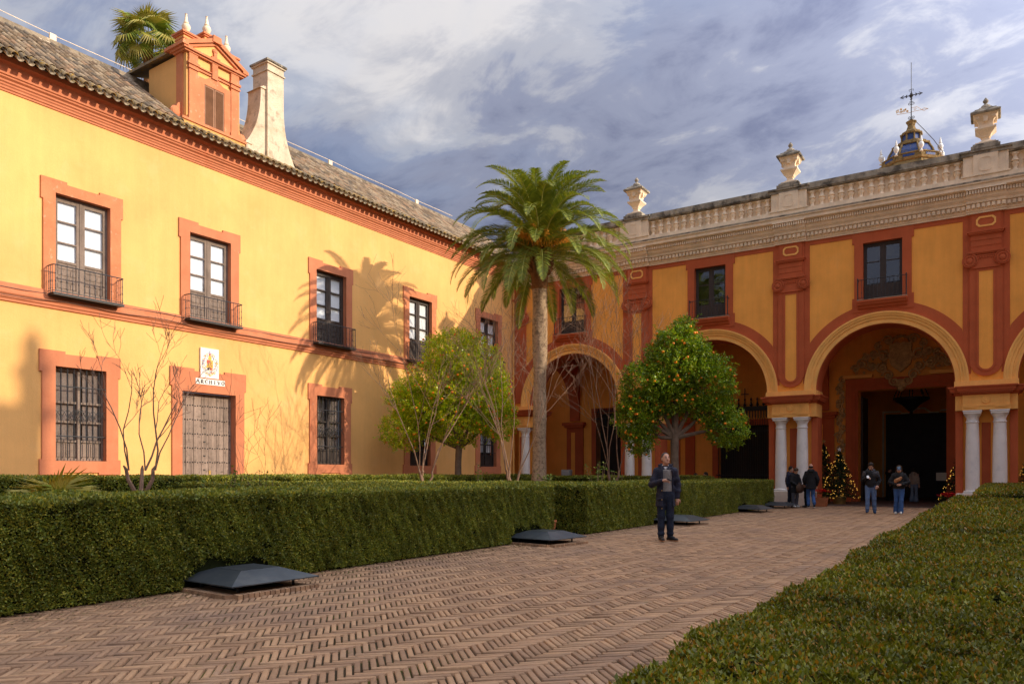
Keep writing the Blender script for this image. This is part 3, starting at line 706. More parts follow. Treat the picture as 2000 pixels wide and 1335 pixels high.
# pinnacles
pin = MB(); pin.lathe([(.11, 0), (.13, .03), (.07, .08), (.05, .14), (.12, .26), (.145, .36), (.12, .44), (.06, .48), (.085, .52), (.06, .60), (.045, .72), (.03, .84), (.045, .87), (.0, .90)], 14)
pin_me = pin.mesh('pinnacle', M['stone'], True)
for dx, z in ((.78, 15.98), (0, 16.28), (-.78, 15.98)):
    b = MB(); c = DC - .06 + dx
    b.mi = 0; b.box(c - .24, c + .24, -.74, -.26, 15.3, z); b.mi = 1
    b.box(c - .29, c + .29, -.79, -.21, z, z + .05); b.box(c - .26, c + .26, -.76, -.24, z - .12, z - .08); b.box(c - .33, c + .33, -.83, -.17, z + .05, z + .11)
    po = b.build('pedestal', [M['ochre'], M['red_worn']], DM)
    inst('pinnacle', pin_me, po, (c, -.5, z + .11), (0, 0, 0), (1, 1, .86))

# ------------------------------------------------------------------ chimney
ch = MB(); y1c, y0c = -.02, -.85
def flare(x0, x1, z0, z1, n=10):   # concave curve from wide foot to shaft
    return [(x0 + (x1 - x0) * (1 - (1 - t / n) ** 2.4) , z0 + (z1 - z0) * t / n) for t in range(n + 1)]
fl = flare(14.86, 15.45, 12.86, 15.05)
ch.prism([(16.18, 12.3), (16.18, 16.40), (15.45, 16.40)] + fl[::-1] + [(14.86, 12.3)], y1c, y0c)
fl2 = flare(17.02, 16.40, 13.25, 15.42)
ch.prism([(16.181, 12.3), (16.181, 15.42)] + fl2[::-1] + [(17.02, 12.3)], y1c - .10, y0c + .003)
ch.prism([(16.181, 15.42), (16.181, 15.52), (16.30, 15.52), (16.46, 15.42)], y1c - .06, y0c - .02)
ch.box(16.78, 17.06, y0c - .02, y1c - .07, 13.20, 13.28)
ch.box(15.41, 16.22, y0c - .04, y1c + .04, 16.12, 16.17)
ch.mi = 0; ch.box(15.40, 16.23, y0c - .05, y1c + .05, 16.40, 16.46)
ch.mi = 1; ch.box(15.36, 16.27, y0c - .09, y1c + .09, 16.46, 16.53); ch.lathe([(.40, 0), (.34, .05)], 4, (15.815, -.43, 16.53), 'z', pi / 4, True, True)
ch.build('chimney', [M['lime'], M['stone_dark']], RO)

# drainpipe in the corner
b = MB(); b.tube([(.16, .10, 0), (.16, .10, 11.55), (.12, .12, 11.75), (.05, .30, 12.0), (.05, .42, 12.3)], .055, 8)
for z in (1.2, 3.4, 5.6, 7.8, 10): b.lathe([(.07, 0), (.07, .05)], 8, (.16, .10, z))
b.build('drainpipe', M['copper'], AB, True)
# ------------------------------------------------------------------ gate building (right)
br = MB(); br.lathe([(.009, 0), (.009, .20), (.018, .23), (.009, .26), (.009, .75)], 6)
bar_me2 = br.mesh('baluster', M['iron'])
pane2_me = pan.mesh('pane', M['glass_old'])
GB = thing('gate_building', 'ochre and red gatehouse with round arches on paired white columns and a stone balustrade', 'building', (0, 34.6, 0))
BAYS = [3.14, -4.11, -11.36, -18.61]          # arch centres
PIL = [6.77, -.485, -7.735, -14.985, -21.95]  # pilaster axes
RI, RO_, RB, ZS, TW = 2.60, 3.07, 3.50, 5.00, 1.25
X0, X1 = -22.15, 10.0
wins = [(c - .73, c + .73, 8.66, 11.0) for c in BAYS]
g = MB()
for bi, c in enumerate(BAYS):
    xl = (PIL[bi + 1]); xr = PIL[bi] if bi else 10.0
    if bi == 3: xl = X0
    n = 36
    for k in range(n):                         # wall over the arch, following the curve
        a, b = pi * k / n, pi * (k + 1) / n
        xa, xb = c + RI * cos(a), c + RI * cos(b)
        g.quad((xa, 0, ZS + RI * sin(a)), (xb, 0, ZS + RI * sin(b)), (xb, 0, 8.1), (xa, 0, 8.1))
        g.quad((xa, 0, ZS + RI * sin(a)), (xb, 0, ZS + RI * sin(b)), (xb, TW, ZS + RI * sin(b)), (xa, TW, ZS + RI * sin(a)))
        g.quad((xa, TW, ZS + RI * sin(a)), (xb, TW, ZS + RI * sin(b)), (xb, TW, 8.6), (xa, TW, 8.6))
    for (u, v) in ((xl, c - RI), (c + RI, xr)): g.quad((u, 0, 4.79), (v, 0, 4.79), (v, 0, 8.1), (u, 0, 8.1)); g.quad((u, TW, 4.79), (v, TW, 4.79), (v, TW, 8.6), (u, TW, 8.6))
    for (u, z) in ((c - RI, 0), (c + RI, 0)): g.quad((u, 0, 4.79), (u, TW, 4.79), (u, TW, ZS), (u, 0, ZS))
    cells(g, xl, xr, 8.1, 12.5, [wins[bi]], 0)
g.quad((10, 0, 0), (10, 9, 0), (10, 9, 12.5), (10, 0, 12.5))
g.build('wall', M['ochre_gate'], GB)
b = MB(); b.quad((X0, TW, 8.55), (X1, TW, 8.55), (X1, 6.4, 8.55), (X0, 6.4, 8.55)); b.build('gallery_ceiling', M['ochre_gate'], GB)
b = MB(); b.box(X0 - 8, X1, .4, 16, 13.3, 13.5); b.build('flat_roof', M['mortar'], GB)
b = MB(); b.box(X0, X1, 15.5, 16, 0, 13.3); b.box(9.5, 9.99, 6.9, 15.5, 0, 13.3); b.build('rear_wall', M['ochre_gate'], GB)
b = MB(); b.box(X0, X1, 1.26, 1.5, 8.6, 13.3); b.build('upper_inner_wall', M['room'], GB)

for bi, c in enumerate(BAYS):
    # archivolt: stepped moulding
    b = MB(); b.ring(c, ZS, [(RI - .002, .2), (RI - .002, -.045), (RI + .10, -.045), (RI + .10, -.03), (RI + .17, -.03), (RI + .19, -.07), (RI + .28, -.085), (RI + .30, -.12), (RI + .37, -.14), (RI + .40, -.165), (RO_, -.165), (RO_, .05)], 0, pi, 56)
    b.build('archivolt', M['stone_yellow'], GB)
    b = MB(); b.ring(c, ZS, [(RI - .03, TW - .1), (RI - .03, .01), (RI - .006, .01), (RI - .006, TW - .1)], 0, pi, 48); b.build('arch_soffit', M['red_gate'], GB)
    # red band round the arch
    b = MB(); pts_o, pts_i = [], []
    for k in range(61):
        a = pi * k / 60; ca = abs(cos(a)); ro = min(RB, 2.86 / ca if ca > 1e-6 else 99)
        if ro < RO_ - .05: continue
        pts_o.append((c + ro * cos(a), ZS + ro * sin(a))); pts_i.append((c + (RO_ - .05) * cos(a), ZS + (RO_ - .05) * sin(a)))
    for k in range(len(pts_o) - 1):
        b.prism([pts_i[k], pts_o[k], pts_o[k + 1], pts_i[k + 1]], -.030, .0, False)
    b.build('arch_band', M['red_gate'], GB)
    b = MB()
    for s in (-1, 1):
        xa, xb = sorted((c + s * 2.85, c + s * 3.12)); xa = max(xa, X0)
        if xb > xa: b.box(xa, xb, -.024, .01, 5.3, 11.50)
    b.box(max(c - 2.85, X0), c + 2.85, -.0245, .01, 11.27, 11.50); b.build('panel_border', M['red_gate'], GB)
    # window surround with ears above and below
    w_ = wins[bi]; b = MB(); e = 1.15
    b.prism([(c - 1.07, 8.66), (c - 1.07, 11.0), (c - e, 11.0), (c - e, 11.44), (c - .5, 11.44), (c - .5, 11.38), (c + .5, 11.38), (c + .5, 11.44), (c + e, 11.44), (c + e, 11.0), (c + 1.07, 11.0), (c + 1.07, 8.66), (c + .73, 8.66), (c + .73, 11.0), (c - .73, 11.0), (c - .73, 8.66)], -.055, .0, False)
    b.prism([(c - e, 8.13), (c - .62, 8.13), (c - .62, 8.20), (c + .62, 8.20), (c + .62, 8.13), (c + e, 8.13), (c + e, 8.72), (c + 1.071, 8.72), (c + 1.071, 8.658), (c - 1.071, 8.658), (c - 1.071, 8.72), (c - e, 8.72)], -.058, .0, False)
    reveals(b, w_, -.05, .26); b.build('window_surround', M['red_gate'], GB)
    b = MB(); b.sweepx([(-.055, 8.25), (-.14, 8.27), (-.16, 8.33), (-.27, 8.40), (-.30, 8.48), (-.34, 8.50), (-.34, 8.58), (-.055, 8.58)], c - .93, c + .93); b.build('window_sill', M['red_gate'], GB)
    b = MB(); b.box(c - .93, c + .93, -.345, -.056, 8.58, 8.605); b.build('sill_slab', M['stone_dark'], GB)
    # window
    fr = MB(); fr.box(w_[0] + .003, w_[0] + .05, .14, .24, 8.66, 10.997); fr.box(w_[1] - .05, w_[1] - .003, .14, .24, 8.66, 10.997); fr.box(w_[0] + .05, w_[1] - .05, .14, .24, 10.92, 10.997)
    fr.box(c - .045, c + .045, .15, .22, 8.66, 10.92)
    pr = []
    for s in (-1, 1):
        a_, b_ = (c + .045, w_[1] - .05) if s > 0 else (w_[0] + .05, c - .045)
        fr.box(a_, a_ + .07, .16, .22, 8.66, 10.92); fr.box(b_ - .07, b_, .16, .22, 8.66, 10.92)
        fr.box(a_ + .07, b_ - .07, .16, .22, 10.85, 10.92); fr.box(a_ + .07, b_ - .07, .163, .217, 10.20, 10.24); fr.box(a_ + .07, b_ - .07, .16, .22, 8.66, 9.28)
        for q in range(3): xx = a_ + .07 + (b_ - a_ - .14) * (q + .5) / 3; fr.box(xx - .06, xx + .06, .15, .16, 8.74, 9.2)
        pr += [(a_ + .07, b_ - .07, 9.28, 10.20), (a_ + .07, b_ - .07, 10.24, 10.85)]
    wo = fr.build('window', M['wood_dark'], GB)
    for (a_, b_, z0, z1) in pr: inst('pane', pane2_me, wo, (a_ - .004, .19, z0 - .004), (0, 0, 0), (b_ - a_ + .008, 1, z1 - z0 + .008))
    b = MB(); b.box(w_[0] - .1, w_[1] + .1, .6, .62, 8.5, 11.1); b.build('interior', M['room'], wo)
    # balcony rail
    b = MB(); b.tube([(c - .90, -.04, 9.42), (c - .90, -.30, 9.42), (c + .90, -.30, 9.42), (c + .90, -.04, 9.42)], .016, 6); b.tube([(c - .90, -.04, 8.67), (c - .90, -.30, 8.67), (c + .90, -.30, 8.67), (c + .90, -.04, 8.67)], .011, 6)
    for x in (-.9, .9): b.lathe([(.022, 0), (.022, .84), (.03, .86), (.0, .92)], 6, (c + x, -.30, 8.60))
    bo = b.build('balcony', M['iron'], GB)
    for k in range(11): inst('baluster', bar_me2, bo, (c - .9 + 1.8 * (k + 1) / 12, -.30, 8.66))
for i, c in enumerate(PIL):
    xa, xb = max(c - .545, X0), c + .545
    b = MB(); n = 16
    low = [(c + .50 * cos(a), 5.62 + .44 * sin(a)) for a in [pi + pi * k / n for k in range(n + 1)]]
    poly = [(c - .545, 11.52), (c - .545, 5.62)] + low[1:-1] + [(c + .545, 5.62), (c + .545, 11.52)]
    poly = [(max(x, X0), z) for x, z in poly]
    b.prism(poly, -.075, .0, False)
    if i < 4:
        # raised rim round the inset panel
        lo = [(c + .235 * cos(a), 5.66 + .22 * sin(a)) for a in [pi + pi * k / n for k in range(n + 1)]]; lo2 = [(c + .31 * cos(a), 5.66 + .295 * sin(a)) for a in [pi + pi * k / n for k in range(n + 1)]]
        P = lo + [(c + .235, 9.24)]; Q = lo2 + [(c + .31, 9.30)]
        P = [(c - .235, 9.24)] + P; Q = [(c - .31, 9.30)] + Q
        for k in range(len(P) - 1): b.prism([P[k], P[k + 1], Q[k + 1], Q[k]], -.105, -.07, False)
        b.prism([(c - .31, 9.30), (c - .235, 9.24), (c + .235, 9.24), (c + .31, 9.30)], -.105, -.07, False)
    b.build('pilaster', M['red_gate'], GB)
    if i < 4:
        b = MB(); b.prism([(c - .235, 9.24)] + lo + [(c + .235, 9.24)], -.080, -.05, False); b.build('pilaster_panel', M['ochre_gate'], GB)
    # ionic capital
    b = MB(); cl = lambda x: max(x, X0)
    b.box(cl(c - .50), c + .50, -.13, .0, 9.34, 9.86); b.box(cl(c - .62), c + .62, -.20, .0, 9.93, 10.0); b.box(cl(c - .58), c + .58, -.16, .0, 9.88, 9.93)
    for s in (-1, 1):
        if c + s * .53 < X0: continue
        vc = (c + s * .53, -.13, 9.66)
        b.lathe([(.27, 0), (.27, -.05), (.255, -.062), (.225, -.045), (.20, -.04), (.19, -.07), (.15, -.075), (.135, -.05), (.10, -.05), (.09, -.085), (.04, -.10), (.0, -.10)], 22, vc, 'y')
        spiral(b, vc[0], vc[2], -.195, .25, 2.2, pi / 2, s, .014, 40)
    for k in range(7): x = c - .27 + .09 * k; b.lathe([(.035, 0), (.03, -.03), (.0, -.045)], 8, (x, -.13, 9.74), 'y') if x > X0 + .05 else None
    b.box(cl(c - .32), c + .32, -.155, .0, 9.80, 9.84)
    # three fasciae, cornice, frieze block
    for k, (z0, z1, d) in enumerate(((10.0, 10.2, .10), (10.2, 10.42, .118), (10.42, 10.62, .136), (10.62, 10.66, .18), (10.66, 10.72, .22), (10.72, 10.76, .25))):
        b.box(cl(c - .50 - .02 * max(0, k - 2) * 2), c + .50 + .02 * max(0, k - 2) * 2, -d, .0, z0, z1)
    b.box(cl(c - .48), c + .48, -.11, .0, 10.76, 11.50)
    b.build('ionic_capital', M['red_gate'], GB)
    if i < 4:
        b = MB()
        oc = lambda hx, hz, k: [(c - hx, 11.13 - hz + k), (c - hx + k, 11.13 - hz), (c + hx - k, 11.13 - hz), (c + hx, 11.13 - hz + k), (c + hx, 11.13 + hz - k), (c + hx - k, 11.13 + hz), (c - hx + k, 11.13 + hz), (c - hx, 11.13 + hz - k)]
        A, B = oc(.33, .20, .10), oc(.265, .135, .08)
        for k in range(8): b.prism([A[k], A[(k + 1) % 8], B[(k + 1) % 8], B[k]], -.135, -.10, False)
        b.build('frieze_frame', M['stone_yellow'], GB)

# entablature: runs, breaking forward over each pilaster
EP = [(.3, 11.46), (-.09, 11.46), (-.09, 11.52), (-.12, 11.54), (-.12, 11.60), (-.15, 11.62), (-.15, 11.80), (-.26, 11.82), (-.28, 11.90), (-.36, 11.99), (-.40, 12.09), (-.40, 12.25), (-.53, 12.27), (-.60, 12.31), (-.60, 12.44), (-.66, 12.47), (-.66, 12.52), (.3, 12.52)]
runs = []
xs = [X1]
for c in PIL: xs += [c + .66, c - .66]
xs.append(X0)
for i in range(len(xs) - 1): runs.append((max(xs[i + 1], X0), xs[i], i % 2 == 1))
for (xa, xb, fwd) in runs:
    if xb - xa < .05: continue
    d = .09 if fwd else 0
    b = MB(); b.sweepx([(y - (d if y < .2 and z < 12.3 else 0), z) for y, z in EP], xa, xb); b.build('entablature', M['stone'], GB)
    dn = MB(); k = max(1, int((xb - xa) / .165)); stp = (xb - xa) / k
    for q in range(k):
        x = xa + (q + .5) * stp
        dn.box(x - .054, x + .054, -.245 - d, -.15 - d, 11.64, 11.785); dn.box(x - .03, x + .03, -.2475 - d, -.245 - d, 11.67, 11.75)
    k = max(1, int((xb - xa) / .092)); stp = (xb - xa) / k
    for q in range(k):
        x = xa + (q + .5) * stp; dn.box(x - .025, x + .025, -.50 - d, -.40 - d, 12.11, 12.245)
    tag(dn.build('dentils', M['stone'], GB), kind='stuff')
b = MB(); b.box(X0, X1, -.675, .3, 12.521, 12.58); b.build('cornice_drip', M['stone_dark'], GB)
b = MB(); b.box(X0, X1, -.50, .3, 12.581, 12.80); b.build('parapet_base', M['stone'], GB)
b = MB(); b.box(X0, X1, -.20, .3, 12.801, 13.55); b.build('parapet', M['stone'], GB)
bq = MB(); bq.lathe([(.135, 0), (.135, .05), (.10, .07), (.075, .12), (.095, .22), (.135, .28), (.135, .32), (.09, .335), (.09, .37), (.135, .385), (.135, .42), (.095, .48), (.075, .56), (.10, .62), (.125, .64), (.125, .69)], 10)
bq_me = bq.mesh('baluster', M['stone'], True)
lbl = ['at the far right', 'third', 'second', 'first']
for i in range(len(PIL)):
    c = PIL[i]
    if i < 4:
        cx = c - .01
        b = MB(); b.box(cx - .74, cx + .74, -.46, .3, 12.801, 13.60); b.box(cx - .40, cx + .40, -.52, -.46, 12.86, 13.60); b.box(cx - .80, cx + .80, -.54, -.46, 12.801, 12.86)
        oc = lambda hx, hz, k: [(cx - hx, 13.22 - hz + k), (cx - hx + k, 13.22 - hz), (cx + hx - k, 13.22 - hz), (cx + hx, 13.22 - hz + k), (cx + hx, 13.22 + hz - k), (cx + hx - k, 13.22 + hz), (cx - hx + k, 13.22 + hz), (cx - hx, 13.22 + hz - k)]
        A, B = oc(.21, .27, .07), oc(.175, .235, .06)
        for k in range(8): b.prism([A[k], A[(k + 1) % 8], B[(k + 1) % 8], B[k]], -.535, -.52, False)
        po = b.build('pedestal', M['stone'], GB)
        b = MB(); b.box(cx - .80, cx + .80, -.52, .34, 13.601, 13.72); b.box(cx - .86, cx + .86, -.58, .38, 13.72, 13.80); b.box(cx - .48, cx + .48, -.60, .36, 13.80, 13.92); b.box(cx - .42, cx + .42, -.50, .30, 13.92, 14.02); b.build('pedestal_cap', M['stone_dark'], po)
        # square urn
        b = MB(); b.lathe([(.34, 0), (.34, .06), (.25, .07), (.22, .12), (.13, .19), (.115, .29), (.16, .32), (.16, .36), (.20, .42), (.31, .54), (.35, .58), (.35, .64), (.25, .68), (.235, .76), (.26, .88), (.33, 1.0), (.40, 1.10), (.42, 1.13)], 4, (0, 0, 0), 'z', pi / 4, True, True)
        for s in (0, 1, 2, 3):
            a = s * pi / 2; ca, sa = cos(a), sin(a)
            R = lambda x, y, z: (x * ca - y * sa, x * sa + y * ca, z)
            for dx in (-.27, .27):
                q = MB(); q.lathe([(.085, 0), (.085, -.04), (.045, -.07)], 12, (dx, -.30, 1.02), 'y'); b.add([R(*p) for p in q.v], q.f)
            q = MB(); q.prism([(-.10, 1.12), (.10, 1.12), (.06, .84), (-.06, .84)], -.37, -.22); b.add([R(*p) for p in q.v], q.f)
        uo = b.build('urn', M['stone'], GB, False, (cx, -.10, 14.02))
        b = MB(); b.lathe([(.48, 0), (.50, .05), (.485, .09), (.36, .17), (.355, .20), (.22, .27), (.21, .30)], 4, (0, 0, 1.131), 'z', pi / 4, True, True); b.lathe([(.19, 1.42), (.20, 1.47), (.15, 1.55), (.07, 1.60), (.045, 1.64), (.09, 1.69), (.10, 1.74), (.05, 1.82), (.0, 1.88)], 12)
        b.build('urn_lid', M['stone_dark'], uo)
    if i + 1 < len(PIL):
        x0, x1 = PIL[i + 1] + .74, PIL[i] - .76
        if i == 3: x0 = X0 + .9
        n = 15; sp_ = (x1 - x0) / n
        for k in range(n): inst('baluster', bq_me, GB, (x0 + sp_ * (k + .5), -.27, 12.80))
        b = MB()
        for k in range(n + 1):       # little arches between the balusters
            xc = x0 + sp_ * k
            for q in range(6):
                a, a2 = pi * q / 6, pi * (q + 1) / 6; r_ = sp_ * .34
                b.prism([(xc + r_ * cos(a), 13.40 + .09 * sin(a)), (xc + r_ * cos(a2), 13.40 + .09 * sin(a2)), (xc + r_ * cos(a2), 13.56), (xc + r_ * cos(a), 13.56)], -.275, -.20, False)
            b.box(xc + sp_ * .34, xc + sp_ * .66, -.28, -.20, 13.46, 13.56)
        tag(b.build('arcading', M['stone'], GB), kind='stuff')
        b = MB(); b.box(x0 - .02, x1 + .02, -.42, .34, 13.552, 13.60); b.box(x0 - .02, x1 + .02, -.46, .38, 13.60, 13.84); b.build('coping', M['stone_dark'], GB)

# piers with paired marble columns
shaft = MB(); shaft.lathe([(.245, .74), (.247, 1.4), (.240, 2.2), (.222, 3.0), (.208, 3.36), (.232, 3.38), (.232, 3.42), (.208, 3.44), (.208, 3.56)], 24, caps=False); shaft_me = shaft.mesh('shaft', M['marble'], True)
base = MB(); base.lathe([(.32, .62), (.32, .66)], 4, (0, 0, 0), 'z', pi / 4, True, True); base.lathe([(.30, .66), (.315, .69), (.30, .72), (.255, .725), (.248, .745)], 24); base_me = base.mesh('base', M['marble'], True)
cap = MB(); cap.lathe([(.208, 3.56), (.225, 3.57), (.225, 3.60), (.28, 3.68), (.29, 3.72)], 24); cap.lathe([(.295, 3.72), (.295, 3.79), (.32, 3.80), (.32, 3.85)], 4, (0, 0, 0), 'z', pi / 4, True, True); cap_me = cap.mesh('capital', M['marble'], True)
for i, c in enumerate(PIL[1:]):
    hw = 1.02
    corner = i == 3
    xa = max(c - hw, X0)
    b = MB(); b.box(xa, c + hw, .42, TW + .02, 0, 4.77); b.build('pier', M['ochre_gate'], GB)
    b = MB()
    for s in (-1, 1):
        q0, q1 = sorted((c + s * .78, c + s * 1.035))
        if q0 < X0: continue
        b.box(q0, q1, .30, TW + .03, 0, 3.86)
    b.box(max(c - .15, X0), c + .15, .40, .42, .7, 3.4); b.build('pier_jamb', M['red_gate'], GB)
    b = MB(); b.bevbox(max(c - 1.0, X0), c + 1.0, -.28, .6, 0, .62, .02); b.build('plinth', M['plinth'], GB)
    for s in (-1, 1):
        if c + s * .45 - .3 < X0: continue
        co = inst('column', shaft_me, GB, (c + s * .45, .06, 0)); inst('base', base_me, co); inst('capital', cap_me, co)
    # entablature block with rosette
    b = MB(); e0, e1 = max(c - .80, X0), c + .80
    b.box(max(c - 1.03, X0), c + 1.03, .02, TW + .04, 3.87, 4.44); b.box(e0, e1, -.24, .02, 3.86, 4.0); b.box(e0 - 0, e1 + 0, -.26, .02, 4.0, 4.05); b.box(e0 + .03, e1 - .03, -.22, .02, 4.05, 4.44)
    for s in (-1, 1):
        if c + s * .5 < X0 + .2: continue
        b.box(c + s * .52 - .22, c + s * .52 + .22, -.275, -.24, 3.95, 3.99)
        for q in range(3): b.box(c + s * .52 - .13 + q * .10, c + s * .52 - .07 + q * .10, -.245, -.22, 4.05, 4.43)
    if not corner: b.lathe([(.155, 0), (.155, -.025), (.10, -.04), (.05, -.035), (.045, -.06), (.0, -.065)], 16, (c, -.22, 4.24), 'y')
    for k in range(12 if not corner else 0): a = 2 * pi * k / 12; b.lathe([(.035, 0), (.02, -.02)], 6, (c + .12 * cos(a), -.242, 4.24 + .12 * sin(a)), 'y')
    b.build('impost_frieze', M['stone_yellow'], GB)
    b = MB()
    for k, (z0, z1, d) in enumerate(((4.441, 4.49, .02), (4.49, 4.56, .06), (4.56, 4.62, .16), (4.62, 4.70, .19), (4.70, 4.74, .22), (4.74, 4.785, .25))):
        b.box(max(c - 1.03 - d, X0), c + 1.03 + d, .03 - d, TW + .05 + d, z0, z1)
        b.box(max(e0 + .03 - d, X0), e1 - .03 + d, -.22 - d, .03 - d, z0, z1)
    b.build('impost_cornice', M['red_gate'], GB)
    d_ = MB()
    for k in range(26):
        x = c - .84 + 1.68 * k / 25
        if x > X0: d_.box(x - .02, x + .02, -.36, -.28, 4.495, 4.555)
    tag(d_.build('impost_dentils', M['red_gate'], GB), kind='stuff')
    b = MB(); b.box(max(c - 1.06, X0), c + 1.06, -.17, TW, 4.786, 4.999); b.build('impost_block', M['stone_yellow'], GB)

# ------------------------------------------------------------------ gallery behind the arches
BY = 6.4
px0, px1, pzt = -5.97, -2.15, 5.52          # portal opening
gates = [(-13.0, -10.05, 0, 4.0), (-20.4, -18.6, 0, 5.0)]
b = MB(); cells(b, X0 - 3, X1, 0, 8.55, [(px0, px1, 0, pzt)] + gates, BY); reveals(b, (px0, px1, 0, pzt), BY, BY + .8, False)
for o in gates: reveals(b, o, BY, BY + .5, False)
b.build('gallery_wall', M['ochre_gate'], GB)
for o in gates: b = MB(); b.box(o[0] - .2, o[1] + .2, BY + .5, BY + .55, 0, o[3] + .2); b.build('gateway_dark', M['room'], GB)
b = MB(); b.box(X0 - 3, X0 - 2.9, 0, 6.4, 0, 8.5); b.build('gallery_end_wall', M['ochre_gate'], GB)
# transverse arches and wall pilasters
for c in PIL[1:]:
    xa, xb = max(c - .42, X0), c + .42
    b = MB(); n = 20; yc = (TW + BY) / 2; rr = (BY - TW) / 2 - .15
    for xx in (xa, xb):
        for k in range(n):
            a, a2 = pi * k / n, pi * (k + 1) / n
            b.quad((xx, yc + rr * cos(a), 5.2 + rr * sin(a)), (xx, yc + rr * cos(a2), 5.2 + rr * sin(a2)), (xx, yc + rr * cos(a2), 8.55), (xx, yc + rr * cos(a), 8.55))
    for k in range(n):
        a, a2 = pi * k / n, pi * (k + 1) / n
        b.quad((xa, yc + rr * cos(a), 5.2 + rr * sin(a)), (xb, yc + rr * cos(a), 5.2 + rr * sin(a)), (xb, yc + rr * cos(a2), 5.2 + rr * sin(a2)), (xa, yc + rr * cos(a2), 5.2 + rr * sin(a2)))
    b.build('transverse_arch', M['red_gate'], GB)
    b = MB(); b.box(xa - .25, xb + .25, BY - .10, BY - .002, 0, 4.2); b.box(xa, xb, BY - .16, BY - .002, 4.6, 8.5); b.box(xa - .32, xb + .32, BY - .28, BY - .002, 4.2, 4.33); b.box(xa - .42, xb + .42, BY - .40, BY - .002, 4.33, 4.50); b.build('wall_pilaster', M['red_gate'], GB)
    b = MB(); b.box(c - .13, c + .13, BY - .12, BY - .098, .3, 3.9); b.build('pilaster_panel', M['ochre_gate'], GB)
for o in gates:
    b = MB()
    for q in ((o[0] - .32, o[0], 0, o[3] + .3), (o[1], o[1] + .32, 0, o[3] + .3)): b.box(q[0], q[1], BY - .07, BY - .002, q[2], q[3])
    b.box(o[0], o[1], BY - .07, BY - .002, o[3], o[3] + .3); b.build('gateway_frame', M['red_gate'], GB)
    b = MB(); zt = o[3] + (1.0 if o[3] < 4.5 else .2)
    rails = []
    for z in (.25, 1.3, o[3] - .35): rb = MB(); rb.box(o[0] - .1, o[1] + .1, BY - .16, BY - .13, z, z + .05); rails.append(rb)
    if o[3] > 4.5: b.box(o[0] - .1, o[1] + .1, BY - .17, BY - .12, o[3] + .07, o[3] + .12)
    if o[3] < 4.5:
        b.box(o[0] - .3, o[1] + .3, BY - .2, BY - .08, 4.75, 4.98)
        for k in range(20): b.box(o[0] + .07 + k * .148, o[0] + .12 + k * .148, BY - .13, BY - .10, 4.35, 4.75)
        for k in range(9):
            x = o[0] + (o[1] - o[0]) * (k + .5) / 9; b.lathe([(.03, 0), (.09, .08), (.05, .16), (.02, .3), (.06, .36), (.0, .5)], 6, (x, BY - .14, 4.98))
        x = (o[0] + o[1]) / 2; b.box(x - .02, x + .02, BY - .16, BY - .12, 4.9, 5.95); b.box(x - .2, x + .2, BY - .16, BY - .12, 5.62, 5.66)
    else:
        for k in range(14): x = o[0] + (o[1] - o[0]) * (k + .5) / 14; b.lathe([(.02, 0), (.035, .1), (.0, .25)], 5, (x, BY - .14, o[3] + .1))
    go = b.build('iron_gate', M['iron'], GB)
    for rb in rails: rb.build('gate_rail', M['iron'], go)
    b = MB(); b.tube([(0, 0, .05), (0, 0, o[3] + (.35 if o[3] < 4.5 else .12))], .013, 5); me = b.mesh('gate_bar', M['iron'])
    for k in range(24): inst('gate_bar', me, go, (o[0] + (o[1] - o[0]) * (k + .5) / 24, BY - .145, 0))
# portal frame with ears
pc_ = (px0 + px1) / 2
b = MB(); W_ = (px1 - px0) / 2
for k, (d0_, d1_, dep) in enumerate(((0, .12, .05), (.12, .26, .11), (.26, .55, .16))):
    b.prism([(pc_ - W_ - d1_, 0), (pc_ - W_ - d1_, pzt + d1_), (pc_ + W_ + d1_, pzt + d1_), (pc_ + W_ + d1_, 0), (pc_ + W_ + d0_, 0), (pc_ + W_ + d0_, pzt + d0_), (pc_ - W_ - d0_, pzt + d0_), (pc_ - W_ - d0_, 0)], BY - dep, BY, False)
b.build('portal_frame', M['red_gate'], GB)
for s in (-1, 1):
    b = MB(); x0_, x1_ = sorted((pc_ + s * 1.25, pc_ + s * (W_ + .62))); b.box(x0_, x1_, BY - .30, BY - .002, 6.10, 6.17); b.box(x0_ - .03, x1_ + .03, BY - .36, BY - .002, 6.17, 6.26)
    b.build('portal_cornice', M['stone_yellow'], GB)
# carved achievement over the portal: shield in a scrolled cartouche
b = MB()
shield = [(-.48, .72), (-.30, .66), (-.15, .74), (0, .68), (.15, .74), (.30, .66), (.48, .72), (.44, .3), (.5, .05), (.40, -.35), (.2, -.55), (0, -.72), (-.2, -.55), (-.40, -.35), (-.5, .05), (-.44, .3)]
b.prism([(pc_ + x * 1.05, 7.0 + z) for x, z in shield], BY - .30, BY); b.prism([(pc_ + x * .9, 7.0 + z * .9) for x, z in shield], BY - .33, BY - .30)
b.box(pc_ - .02, pc_ + .02, BY - .36, BY - .3, 6.42, 7.6); b.box(pc_ - .42, pc_ + .42, BY - .362, BY - .3, 6.96, 7.0)
for (dx, dz, r_, a0, sg) in ((.75, .1, .30, 0, 1), (.8, -.45, .26, 1, -1), (1.15, .25, .26, 2, 1), (1.25, -.35, .22, 0, -1), (1.7, -.2, .28, pi, -1), (.55, -.85, .26, 0, 1), (.28, -1.15, .22, 1, -1), (.55, .85, .24, 0, 1), (1.55, .1, .2, 1, 1), (2.0, -.42, .2, 0, 1), (.95, .6, .2, 2, -1)):
    for s in (-1, 1):
        spiral(b, pc_ + s * dx, 7.0 + dz, BY - .22, r_, 1.4, a0 if s > 0 else pi - a0, sg * s, .055, 22)
        b.lathe([(r_ * .55, 0), (r_ * .4, -.12), (.02, -.16)], 9, (pc_ + s * dx, BY - .02, 7.0 + dz), 'y')
